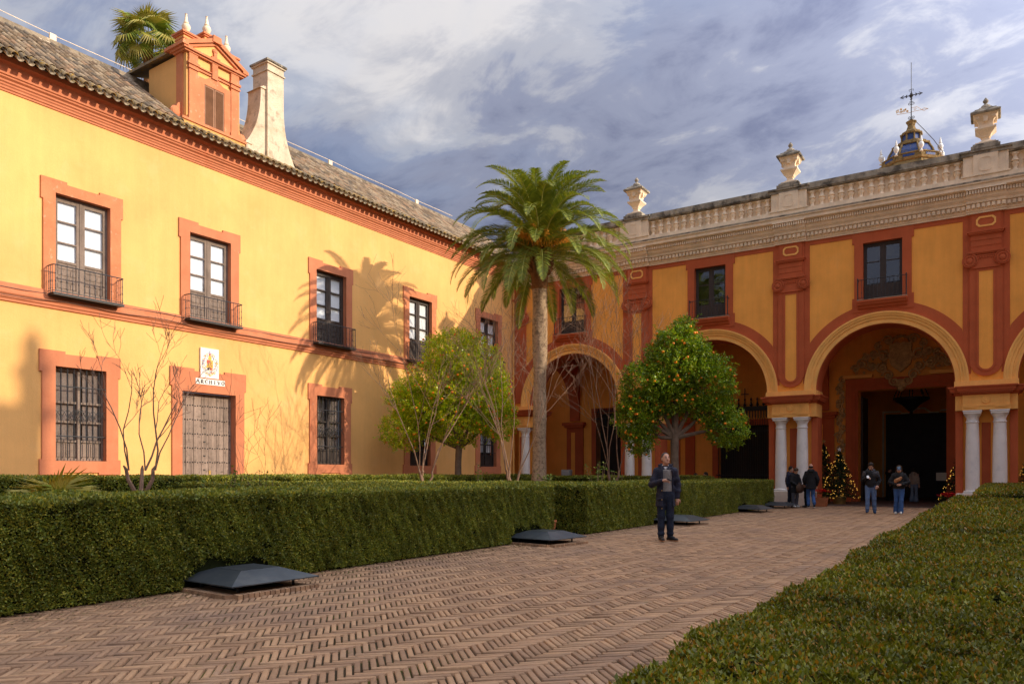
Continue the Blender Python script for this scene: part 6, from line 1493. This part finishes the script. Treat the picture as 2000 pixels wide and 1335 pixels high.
# ------------------------------------------------------------------ people: smooth distance-field figures, meshed with surface nets
def nets(prims, res, k=.035, cuts=(), subs=()):
    """prims: ('c',a,b,ra,rb[,ys]) tapered limb, ('e',c,(rx,ry,rz)) ellipsoid; blended together; cuts: half spaces removed; subs: boxes removed"""
    lo = np.full(3, 9e9); hi = -lo
    for p in prims:
        if p[0] == 'c': r = max(p[3], p[4]); a = np.minimum(p[1], p[2]) - r; b = np.maximum(p[1], p[2]) + r
        else: a = np.array(p[1]) - p[2]; b = np.array(p[1]) + p[2]
        lo = np.minimum(lo, a); hi = np.maximum(hi, b)
    lo -= 4 * res; hi += 4 * res; n = np.ceil((hi - lo) / res).astype(int) + 1
    ax = [lo[i] + res * np.arange(n[i]) for i in range(3)]; D = np.full(n, .5)
    for p in prims:
        if p[0] == 'c': r = max(p[3], p[4]); a = np.minimum(p[1], p[2]) - r; b = np.maximum(p[1], p[2]) + r
        else: a = np.array(p[1]) - p[2]; b = np.array(p[1]) + p[2]
        i0 = np.maximum(((a - .07 - lo) / res).astype(int), 0); i1 = np.minimum(((b + .07 - lo) / res).astype(int) + 2, n)
        sl = tuple(slice(i0[i], i1[i]) for i in range(3)); X, Y, Z = np.meshgrid(*[ax[i][sl[i]] for i in range(3)], indexing='ij')
        if p[0] == 'c':
            A = np.array(p[1], float); B = np.array(p[2], float); ys = p[5] if len(p) > 5 else 1.0; d = B - A; dd = max(d @ d, 1e-9)
            t = np.clip(((X - A[0]) * d[0] + (Y - A[1]) * d[1] + (Z - A[2]) * d[2]) / dd, 0, 1); r = p[3] + (p[4] - p[3]) * t
            q = np.sqrt((X - A[0] - d[0] * t) ** 2 + ((Y - A[1] - d[1] * t) / ys) ** 2 + (Z - A[2] - d[2] * t) ** 2) - r; q *= min(1.0, ys)
        else:
            c, R = p[1], p[2]; q = (np.sqrt(((X - c[0]) / R[0]) ** 2 + ((Y - c[1]) / R[1]) ** 2 + ((Z - c[2]) / R[2]) ** 2) - 1) * min(R)
        o = D[sl]; h = np.clip(.5 + .5 * (o - q) / k, 0, 1); D[sl] = o + (q - o) * h - k * h * (1 - h)
    G = np.meshgrid(*ax, indexing='ij')
    for (pt, nm) in cuts: D = np.maximum(D, (G[0] - pt[0]) * nm[0] + (G[1] - pt[1]) * nm[1] + (G[2] - pt[2]) * nm[2])
    for (c, hw) in subs:
        q = np.maximum(np.maximum(np.abs(G[0] - c[0]) - hw[0], np.abs(G[1] - c[1]) - hw[1]), np.abs(G[2] - c[2]) - hw[2]); D = np.maximum(D, -q)
    ins = D < 0; S = n - 1; cnt = np.zeros(S); acc = np.zeros((*S, 3))
    cor = [(i, j, l) for i in (0, 1) for j in (0, 1) for l in (0, 1)]
    g = lambda c, Arr: Arr[c[0]:c[0] + S[0], c[1]:c[1] + S[1], c[2]:c[2] + S[2]]
    for c in cor:
        for x in range(3):
            if c[x]: continue
            e = list(c); e[x] = 1; a, b = g(c, D), g(e, D); m = (a < 0) != (b < 0); t = np.where(m, a / np.where(m, a - b, 1), 0)
            cnt += m
            for y in range(3): acc[..., y] += np.where(m, (c[y] + (t if y == x else 0)), 0)
    act = cnt > 0; idx = -np.ones(S, int); idx[act] = np.arange(act.sum()); co = np.argwhere(act) + acc[act] / cnt[act][:, None]; V = lo + co * res; F = []
    for x in range(3):
        y, z = (x + 1) % 3, (x + 2) % 3; s0 = [slice(1, S[i]) for i in range(3)]; s0[x] = slice(0, S[x]); s1 = list(s0); s1[x] = slice(1, S[x] + 1)
        m = ins[tuple(s0)] != ins[tuple(s1)]; P = np.argwhere(m) + [1 if i != x else 0 for i in range(3)]; fl = ins[tuple(s0)][m]
        o = lambda dy, dz: P + np.array([(-dy if i == y else 0) + (-dz if i == z else 0) for i in range(3)])
        q = [idx[tuple(o(a, b).T)] for a, b in ((0, 0), (1, 0), (1, 1), (0, 1))]; Q = np.stack(q, 1); Q[~fl] = Q[~fl][:, ::-1]; F.append(Q)
    F = np.concatenate(F); F = F[(F >= 0).all(1)]; return V, F
def cloth(name, col, rough=.85, **kw): return mk(name, col, rough, .22, 7, .85, 42, .022, .25, fine=.12, **kw)      # coarse bump reads as folds
SKIN = mk('skin', (.50, .27, .18), .55, .06, 9, .05, 60, .002, .35)
NAVY = cloth('navy_cloth', (.020, .022, .040), .7); DENIM_D = cloth('dark_denim', (.014, .020, .038)); GREY = cloth('grey_knit', (.22, .205, .195)); WHITE_C = cloth('white_cotton', (.75, .74, .72))
BLACK = cloth('black_cloth', (.014, .014, .016), .75); CHAR = cloth('charcoal_fleece', (.055, .052, .058)); DENIM = cloth('blue_denim', (.10, .155, .27)); DENIM_B = cloth('bright_denim', (.045, .105, .26))
BROWN = cloth('brown_leather', (.075, .038, .022), .5); TAN = cloth('tan_leather', (.38, .17, .07), .45); CAPB = cloth('blue_cap', (.14, .27, .42)); SHOEW = cloth('white_shoe', (.70, .68, .64), .6); SHOEB = cloth('black_shoe', (.015, .015, .016), .5)
HAIRD = cloth('dark_hair', (.022, .015, .011), .5); HAIRB = cloth('brown_hair', (.07, .040, .022), .5); HAIRG = cloth('grey_hair', (.050, .040, .034), .6); EYE = mk('eye_dark', (.02, .015, .012), .3, 0, 1, 0); LIP = mk('lip', (.36, .13, .10), .5, 0, 1, 0); PHONE = mk('phone_glass', (.02, .02, .025), .15, 0, 1, 0)
V3 = lambda *a: np.array(a, float)
def person(label, loc, rz, h, pose, wear, res=.013, seated=False):
    t = thing('person', label, 'person', loc, rz); s = h / 1.76; P = {k_: V3(*v) * s for k_, v in pose.items()}
    hd = P['head']; ny = P['neck']; look = pose_look(wear.get('look', (0, -1, 0))); sd_ = np.cross(look, (0, 0, 1.0)); sd_ /= np.linalg.norm(sd_); upv = np.cross(sd_, look)
    at = lambda x, y, z: hd + (sd_ * x - look * y + upv * z) * s      # x to the figure's side, y negative = forward
    sp = [('e', at(0, .012, .035), V3(.077, .095, .088) * s), ('e', at(0, -.012, -.035), V3(.066, .080, .088) * s), ('e', at(0, -.035, -.082), V3(.046, .052, .042) * s), ('c', at(0, -.088, -.008), at(0, -.107, -.035), .010 * s, .0145 * s),
          ('e', at(.077, .012, -.015), V3(.014, .022, .030) * s), ('e', at(-.077, .012, -.015), V3(.014, .022, .030) * s), ('c', at(-.03, -.080, .014), at(.03, -.080, .014), .014 * s, .014 * s),
          ('c', ny + V3(0, .01, -.05) * s, hd + V3(0, .02, -.06) * s, .062 * s, .054 * s), ('c', P['chest'], P['waist'], .135 * s, .115 * s, .7), ('c', P['waist'], P['pelvis'], .115 * s, .13 * s, .75)]
    for q in 'lr':
        sh, el, wr = P[q + 'sh'], P[q + 'el'], P[q + 'wr']
        sp += [('c', P['chest'] + V3(0, 0, .1) * s, sh, .085 * s, .06 * s), ('c', sh, el, .050 * s, .040 * s), ('c', el, wr, .040 * s, .027 * s)]
        fd = wr - el; fd /= np.linalg.norm(fd); hdir = P.get(q + 'hd', None); hdir = fd if hdir is None else hdir / np.linalg.norm(hdir); out = np.cross(hdir, V3(0, 0, 1) if abs(hdir[2]) < .8 else V3(0, -1, 0)); out /= np.linalg.norm(out); pn_ = np.cross(out, hdir); cu = wear.get(q + 'curl', .35)
        pal = wr + hdir * .055 * s; sp.append(('c', wr, pal + hdir * .02 * s, .026 * s, .033 * s))
        for i, (o_, ln) in enumerate(((-.030, .068), (-.011, .078), (.010, .074), (.029, .058))):
            b0 = pal + hdir * .028 * s + out * o_ * s; b1 = b0 + (hdir * .9 - pn_ * cu) * ln * .55 * s; b2 = b1 + (hdir * (.9 - cu) - pn_ * cu * 2) * ln * .5 * s; sp += [('c', b0, b1, .0095 * s, .009 * s), ('c', b1, b2, .009 * s, .0078 * s)]
        tb = wr + hdir * .03 * s - out * .028 * s; sp += [('c', tb, tb + (hdir * .6 - out * .7 - pn_ * .3) * .04 * s, .0125 * s, .011 * s), ('c', tb + (hdir * .6 - out * .7 - pn_ * .3) * .04 * s, tb + (hdir * .95 - out * .6 - pn_ * .5) * .068 * s, .011 * s, .009 * s)]
        hp, kn, an = P[q + 'hp'], P[q + 'kn'], P[q + 'an']; sp += [('c', hp, kn, .082 * s, .052 * s), ('c', kn, an, .052 * s, .035 * s), ('c', an, P[q + 'toe'], .036 * s, .028 * s)]
    V, F = nets(sp, res if res < .012 else res * .8, .018 * s); body = inst('body', npmesh('body', V, F, SKIN, True), t)
    def part(name, prims, mat, k=.03, cuts=(), subs=(), parent=t, rs=None): V, F = nets(prims, rs or res, k * s, cuts, subs); return inst(name, npmesh(name, V, F, mat, True), parent)
    # face
    b = MB()
    for x in (-.029, .029): c = at(x, -.088, .002); b.lathe([(0, -.006 * s), (.0085 * s, -.003 * s), (.0085 * s, .003 * s), (0, .006 * s)], 8, tuple(c))
    b.build('eyes', EYE, body, True)
    b = MB(); b.tube([tuple(at(-.022, -.0855, -.066)), tuple(at(0, -.0915, -.064)), tuple(at(.022, -.0855, -.066))], .0055 * s, 6); b.build('mouth', LIP, body)
    b = MB()
    for x in (-1, 1): b.tube([tuple(at(x * .044, -.083, .022)), tuple(at(x * .030, -.091, .027)), tuple(at(x * .015, -.092, .023))], .0055 * s, 5)
    b.build('eyebrows', wear.get('hairmat', HAIRD), body)
    hs = wear.get('hair', 'short'); hm = wear.get('hairmat', HAIRD)
    if hs == 'short': part('hair', [('e', at(0, .022, .048), V3(.094, .108, .102) * s), ('e', at(0, .05, -.0), V3(.088, .076, .080) * s)], hm, .02, cuts=[(at(0, -.058, .045), -upv * .55 + look * .84), (at(0, 0, -.055), -upv)], parent=body)
    elif hs == 'crop': part('hair', [('e', at(0, .024, .044), V3(.084, .099, .090) * s), ('e', at(0, .05, .01), V3(.082, .068, .066) * s)], hm, .02, cuts=[(at(0, -.052, .058), -upv * .50 + look * .86), (at(0, 0, -.035), -upv)], parent=body, rs=.009)
    elif hs == 'bald': part('hair', [('e', at(0, .03, .0), V3(.092, .092, .055) * s)], hm, .02, cuts=[(at(0, -.0, .0), look)], parent=body)
    elif hs == 'long': part('hair', [('e', at(0, .020, .045), V3(.096, .110, .102) * s), ('c', at(0, .06, .0), at(0, .075, -.20), .085 * s, .06 * s), ('c', at(.06, .03, .0), at(.075, .02, -.17), .04 * s, .03 * s), ('c', at(-.06, .03, .0), at(-.075, .02, -.17), .04 * s, .03 * s)], hm, .03, cuts=[(at(0, -.062, .03), -upv * .35 + look * .94)], parent=body)
    # trousers
    tr = [('c', P['pelvis'] + V3(0, 0, .06) * s, P['pelvis'] - V3(0, 0, .03) * s, .150 * s, .150 * s, .78)]
    for q in 'lr': tr += [('c', P[q + 'hp'], P[q + 'kn'], .100 * s, .072 * s), ('c', P[q + 'kn'], P[q + 'an'] + V3(0, 0, .01) * s, .072 * s, wear.get('ankle', .058) * s), ('e', P[q + 'kn'] * .5 + P[q + 'an'] * .5, V3(.068, .07, .1) * s), ('e', P[q + 'an'] + V3(0, 0, .07) * s, V3(.066, .068, .028) * s)]
    part('trousers', tr, wear['trousers'], .03, cuts=[(P['pelvis'] + V3(0, 0, .055) * s, V3(0, 0, 1))] if not seated else ())
    for q in 'lr':
        an, toe = P[q + 'an'], P[q + 'toe']; heel = an + (an - toe) * .32; heel[2] = toe[2] + (an[2] - toe[2]) * .15
        so = part('shoe', [('c', heel, toe, .038 * s, .036 * s), ('c', an, (an + toe) / 2, .048 * s, .040 * s)], wear['shoes'], .03, parent=t, rs=.009)
        if 'sole' in wear: part('sole', [('c', heel - V3(0, 0, .028) * s, toe - V3(0, 0, .028) * s, .040 * s, .042 * s)], wear['sole'], .02, cuts=[(heel - V3(0, 0, .018) * s, V3(0, 0, 1)), (heel - V3(0, 0, .036) * s, V3(0, 0, -1))], parent=so, rs=.008)
    # top layers
    if 'shirt' in wear: part('sweater', [('c', P['chest'] + V3(0, 0, .09) * s, P['waist'], .150 * s, .132 * s, .74), ('c', P['waist'], P['pelvis'] + V3(0, 0, .05) * s, .132 * s, .142 * s, .76), ('c', ny - V3(0, 0, .02), ny - V3(0, 0, .08), .075 * s, .11 * s)], wear['shirt'], .03, cuts=[(ny + V3(0, 0, .005), V3(0, -.55, .83)), (P['pelvis'] + V3(0, 0, .02) * s, V3(0, 0, -1))])
    if 'collar' in wear: part('shirt_collar', [('c', ny - V3(0, .0, .035) * s, ny + V3(0, .0, .01) * s, .083 * s, .068 * s)], wear['collar'], .02, cuts=[(ny + V3(0, 0, .03) * s, V3(0, -.5, .86))], rs=.009)
    hem = wear.get('hem', .86) * s; fat = wear.get('fat', 1.0)
    ct = [('c', P['chest'] + V3(0, 0, .07) * s, P['waist'], .172 * s * fat, .165 * s * fat, .78), ('c', P['waist'], V3(P['pelvis'][0], P['pelvis'][1], min(hem - .03, P['pelvis'][2] - .02)) if not seated else P['pelvis'], .165 * s * fat, wear.get('skirt', .19) * s * fat, .80)]
    for q in 'lr':
        cuff = P[q + 'el'] + (P[q + 'wr'] - P[q + 'el']) * .93
        ct += [('c', ny - V3(0, 0, .06) * s, P[q + 'sh'], .075 * s, .070 * s * fat), ('c', P[q + 'sh'], P[q + 'el'], .073 * s * fat, .062 * s * fat), ('c', P[q + 'el'], cuff, .062 * s * fat, .050 * s * fat), ('e', P[q + 'el'] * .6 + P[q + 'sh'] * .4, V3(.070, .070, .05) * s * fat), ('e', P[q + 'el'] * .5 + cuff * .5, V3(.068, .068, .04) * s)]
    for kq in range(3): a = kq * 2.1; ct.append(('e', P['waist'] + V3(.10 * cos(a), .05 * sin(a), .1 * sin(kq * 3)) * s, V3(.09, .08, .05) * s))
    cuts = [(V3(0, 0, hem), V3(0, 0, -1))] if not seated else []
    if wear.get('open'): o_ = wear['open']; subs = [((o_[0] * s, -.40 * s, .5 * (o_[2] + o_[3]) * s), (o_[1] * s, .345 * s, .5 * (o_[3] - o_[2]) * s))]
    else: subs = []
    coat = part('coat', ct, wear['coat'], .03, cuts + [(ny + V3(0, 0, .05) * s, V3(0, -.35, .94))], subs)
    if wear.get('hood', True):
        hr = []
        for i in range(11):
            a = radians(-62 + 304 * i / 10) if wear.get('open') else 2 * pi * i / 10
            hr.append(ny + V3(.105 * cos(a), .085 * sin(a) + .01, -.015 + .045 * sin(a)) * s)
        part('hood', [('c', hr[i], hr[i + 1], .040 * s, .040 * s) for i in range(10)] + [('e', ny + V3(0, .12, -.02) * s, V3(.12, .06, .075) * s)], wear.get('hoodmat', wear['coat']), .025, parent=coat)
    for fn in wear.get('extra', ()): fn(t, coat, body, P, s, part, at, look, upv, sd_)
    return t
def pose_look(v): v = V3(*v); return v / np.linalg.norm(v)
STAND = dict(head=(0, -.02, 1.645), neck=(0, .01, 1.50), chest=(0, 0, 1.28), waist=(0, 0, 1.06), pelvis=(0, 0, .95), lsh=(.168, .01, 1.405), rsh=(-.168, .01, 1.405), lel=(.235, .03, 1.14), lwr=(.24, -.03, .89), rel=(-.235, .03, 1.14), rwr=(-.24, -.03, .89),
             lhp=(.09, 0, .92), rhp=(-.09, 0, .92), lkn=(.105, -.015, .50), rkn=(-.105, -.015, .50), lan=(.11, .02, .085), ran=(-.11, .02, .085), ltoe=(.135, -.15, .04), rtoe=(-.135, -.15, .04))
def pz(**kw): d = dict(STAND); d.update(kw); return d

# -- the man in the navy coat
def navy_extra(t, coat, body, P, s, part, at, look, upv, sd_):
    for z in (1.02, .84, .66): b = MB(); b.lathe([(.010, 0), (.010, -.006)], 8, (-.078 * s, -.142 * s, z * s), 'y'); b.build('button', M['brass'], coat)
    part('pocket_flap', [('c', V3(-.17, -.115, .84) * s, V3(-.10, -.142, .86) * s, .016 * s, .016 * s)], NAVY, .01, parent=coat, rs=.008)
    part('collar_wing', [('c', V3(.085, -.02, 1.49) * s, V3(.15, -.02, 1.55) * s, .030 * s, .012 * s), ('c', V3(.125, -.085, 1.42) * s, V3(.155, -.07, 1.30) * s, .022 * s, .014 * s), ('c', V3(-.09, -.03, 1.48) * s, V3(-.13, -.03, 1.53) * s, .032 * s, .02 * s), ('c', V3(-.075, -.095, 1.44) * s, V3(-.085, -.12, 1.28) * s, .020 * s, .012 * s)], NAVY, .02, parent=coat, rs=.009)
MANP = pz(head=(.005, -.02, 1.655), rel=(-.275, -.02, 1.135), rwr=(-.075, -.255, 1.215), rhd=(1, -.25, .12), lel=(.250, .05, 1.13), lwr=(.235, .015, .87), lkn=(.09, -.02, .5), lan=(.095, .015, .085), ltoe=(.21, -.13, .04), rkn=(-.085, -.02, .5), ran=(-.09, -.03, .085), rtoe=(-.06, -.21, .04))
person('man standing on the path in an open navy coat over a grey sweater', (-5.80, 14.81, 0), radians(25), 1.80, MANP,
       dict(trousers=DENIM_D, shoes=SHOEB, sole=TAN, shirt=GREY, collar=WHITE_C, coat=NAVY, hem=.70, skirt=.205, open=(.045, .098, .5, 1.56), hair='crop', hairmat=HAIRG, look=(.35, -1, .22), extra=(navy_extra,), rcurl=.5), res=.0105)
b = MB(); b.bevbox(-.03, .03, -.005, .005, -.055, .055, .003); o = b.build('phone', PHONE); tag(o, 'dark phone held up by the man in the navy coat', 'phone'); o.location = (-5.80 + cos(radians(25)) * .055 + sin(radians(25)) * .315, 14.81 + sin(radians(25)) * .055 - cos(radians(25)) * .315, 1.265); o.rotation_euler = (radians(-70), 0, radians(70))

# -- the couple walking out of the portal
def charcoal_yoke(t, coat, body, P, s, part, at, look, upv, sd_):
    part('fleece_yoke', [('c', V3(-.11, .0, 1.36) * s, V3(.11, 0, 1.36) * s, .15 * s, .15 * s, .86), ('c', P['rsh'], P['rel'] * .5 + P['rsh'] * .5, .078 * s, .072 * s), ('c', P['lsh'], P['lel'] * .5 + P['lsh'] * .5, .078 * s, .072 * s)], CHAR, .03, [(V3(0, 0, 1.46) * s, V3(0, -.3, .95))], [((-.055 * s, -.25 * s, 1.25 * s), (.105 * s, .2 * s, .2 * s))], parent=coat)
person('man in blue jeans and a black and charcoal hooded jacket looking at his phone', (-3.83, 29.1, 0), radians(8), 1.78,
       pz(head=(0, -.055, 1.62), rel=(-.265, .01, 1.14), rwr=(-.12, -.22, 1.235), rhd=(.55, -.6, .1), lel=(.275, .05, 1.14), lwr=(.20, -.10, .97), lkn=(.10, -.03, .5), lan=(.12, .0, .085), ltoe=(.14, -.17, .04), rkn=(-.10, -.12, .52), ran=(-.11, -.16, .10), rtoe=(-.13, -.34, .07)),
       dict(trousers=DENIM, shoes=cloth('navy_shoe', (.03, .06, .13)), coat=BLACK, hem=.90, skirt=.165, hair='short', hairmat=HAIRD, look=(0.05, -1, -.55), hoodmat=CHAR, extra=(charcoal_yoke,), rcurl=.6), res=.013)
b = MB(); b.bevbox(-.036, .036, -.005, .005, -.07, .07, .003); o = b.build('phone', mk('phone_white', (.65, .66, .68), .3, 0, 1, 0)); tag(o, 'pale phone in the hand of the man in jeans', 'phone'); o.location = (-3.83 - .045, 29.1 - .335, 1.28); o.rotation_euler = (radians(-50), 0, radians(15))
def cap_extra(t, coat, body, P, s, part, at, look, upv, sd_):
    c = part('cap', [('e', at(0, .012, .050), V3(.088, .106, .080) * s)], CAPB, .02, cuts=[(at(0, 0, .022), -upv)], parent=t, rs=.009)
    part('visor', [('e', at(0, -.115, .028), V3(.070, .068, .013) * s)], CAPB, .01, parent=c, rs=.008)
    b = MB(); q = at(0, -.098, .068); b.lathe([(.016, 0), (.012, -.012)], 8, tuple(q), 'y'); b.build('badge', SHOEW, c)
person('woman in a light blue cap, black jacket and blue jeans', (-2.93, 28.95, 0), radians(5), 1.66,
       pz(head=(0, -.05, 1.63), rel=(-.30, -.02, 1.16), rwr=(-.10, -.19, 1.08), lel=(.30, -.02, 1.16), lwr=(.10, -.19, 1.08), rhd=(1, .1, -.1), lhd=(-1, .1, -.1), lkn=(.075, -.10, .51), lan=(.06, -.12, .09), ltoe=(.07, -.30, .05), rkn=(-.085, .0, .5), ran=(-.10, .05, .09), rtoe=(-.11, -.11, .04)),
       dict(trousers=DENIM_B, ankle=.085, shoes=SHOEW, coat=BLACK, hem=.93, skirt=.185, fat=1.12, hair='long', hairmat=HAIRB, look=(0, -1, -.35), extra=(cap_extra,)), res=.013)
V, F = nets([('c', V3(-.10, -.235, 1.13), V3(.06, -.235, 1.25), .055, .045, .55), ('e', V3(-.03, -.24, 1.18), V3(.10, .035, .05))], .010, .02)
o = inst('shoulder_bag', npmesh('shoulder_bag', V, F, TAN, True), None, (-2.93, 28.95, 0), (0, 0, radians(5))); tag(o, 'tan leather bag worn across the chest of the woman in the cap', 'bag')

# -- the family by the columns
person('woman in a long black coat and grey trousers beside the white column', (-7.18, 32.78, 0), radians(52), 1.63,
       pz(head=(0, -.07, 1.62), neck=(0, -.02, 1.49), rel=(-.24, -.05, 1.14), rwr=(-.10, -.24, .98), lel=(.24, -.05, 1.14), lwr=(.08, -.26, .98), lan=(.08, .02, .085), ran=(-.09, .0, .085), ltoe=(.10, -.15, .04), rtoe=(-.12, -.17, .04)),
       dict(trousers=cloth('grey_trousers', (.085, .085, .10)), ankle=.075, shoes=SHOEW, coat=BLACK, hem=.66, skirt=.20, fat=1.05, hair='short', hairmat=HAIRB, look=(0, -1, -.6)), res=.014)
V, F = nets([('e', V3(0, -.30, .78), V3(.20, .09, .19)), ('c', V3(-.06, -.29, .92), V3(-.02, -.27, 1.0), .03, .025), ('c', V3(.06, -.29, .92), V3(.02, -.27, 1.0), .03, .025)], .014, .04)
o = inst('handbag', npmesh('handbag', V, F, BROWN, True), None, (-7.18, 32.78, 0), (0, 0, radians(52))); tag(o, 'big brown bag held by the woman in the long black coat', 'bag')
person('boy in a navy jacket half hidden behind the woman with the brown bag', (-7.42, 33.12, 0), radians(62), 1.68, pz(), dict(trousers=DENIM_D, shoes=SHOEW, coat=NAVY, hem=.82, hair='short', hairmat=HAIRD, look=(.2, -1, -.05)), res=.015)
person('child in dark clothes between the woman and the balding man', (-6.78, 33.05, 0), radians(-60), 1.42, pz(rel=(-.25, -.05, 1.15), rwr=(-.2, -.22, 1.0)), dict(trousers=BLACK, shoes=SHOEB, coat=BLACK, hem=.80, hair='short', hairmat=HAIRD), res=.015)
person('balding man in a black hooded coat walking away in blue jeans', (-6.52, 32.6, 0), radians(200), 1.78,
       pz(lkn=(.09, -.10, .51), lan=(.09, .02, .10), ltoe=(.09, -.16, .05), rkn=(-.09, -.06, .50), ran=(-.09, .26, .16), rtoe=(-.10, .13, .05), rel=(-.26, .06, 1.14), rwr=(-.24, -.08, .90), lel=(.26, -.02, 1.14), lwr=(.22, -.16, .95)),
       dict(trousers=DENIM_B, shoes=SHOEB, sole=SHOEW, coat=BLACK, hem=.76, skirt=.19, fat=1.06, hair='bald', hairmat=HAIRD), res=.014)
# -- people resting under the second arch (only their heads clear the hedge)
SEAT = dict(STAND); SEAT.update({k_: (v[0], v[1], v[2] - .43) for k_, v in STAND.items() if k_ not in ('lkn', 'rkn', 'lan', 'ran', 'ltoe', 'rtoe')})
SEAT.update(lkn=(.11, -.44, .52), rkn=(-.11, -.44, .52), lan=(.11, -.46, .085), ran=(-.11, -.46, .085), ltoe=(.12, -.62, .04), rtoe=(-.12, -.62, .04), lel=(.24, -.05, .78), rel=(-.24, -.05, .78), lwr=(.14, -.30, .64), rwr=(-.14, -.30, .64))
bn = thing('stone_bench', 'low stone bench under the second arch behind the hedge', 'bench', (-12.6, 36.2, 0)); b = MB(); b.bevbox(-1.2, 1.2, -.22, .25, .42, .50, .015); b.build('seat', M['plinth'], bn)
for x in (-.9, .9): b = MB(); b.box(x - .12, x + .12, -.16, .18, 0, .42); b.build('leg', M['plinth'], bn)
person('seated person with dark hair, leftmost of the three behind the hedge', (-13.1, 36.2, .09), radians(70), 1.62, SEAT, dict(trousers=BLACK, shoes=SHOEB, coat=BLACK, hair='short', hairmat=HAIRD, hem=.4), res=.016, seated=True)
person('seated person with long brown hair, middle of the three behind the hedge', (-12.62, 36.2, .09), radians(60), 1.74, SEAT, dict(trousers=BLACK, shoes=SHOEB, coat=BROWN, hair='long', hairmat=HAIRB, hem=.4), res=.016, seated=True)
person('seated person in navy, rightmost of the three behind the hedge', (-12.1, 36.2, .09), radians(-60), 1.80, SEAT, dict(trousers=BLACK, shoes=SHOEB, coat=NAVY, hair='short', hairmat=HAIRD, hem=.4), res=.016, seated=True)
# -- visitors in the dark hall
person('man in a brown jacket and flat cap inside the dark portal', (-4.25, 43.0, 0), radians(190), 1.78, pz(), dict(trousers=BLACK, shoes=SHOEB, coat=BROWN, hem=.84, hair='short', hairmat=HAIRB), res=.016)
person('woman in wide pale blue trousers inside the dark portal', (-3.62, 42.4, 0), radians(160), 1.66, pz(), dict(trousers=cloth('pale_denim', (.16, .21, .29)), ankle=.12, shoes=SHOEW, coat=cloth('beige_top', (.34, .27, .21)), hem=.92, hair='long', hairmat=HAIRD), res=.016)
person('dark figure standing beside the inner doorway of the portal', (-4.95, 44.2, 0), radians(100), 1.70, pz(), dict(trousers=BLACK, shoes=SHOEB, coat=BLACK, hem=.8, hair='short', hairmat=HAIRD), res=.016)
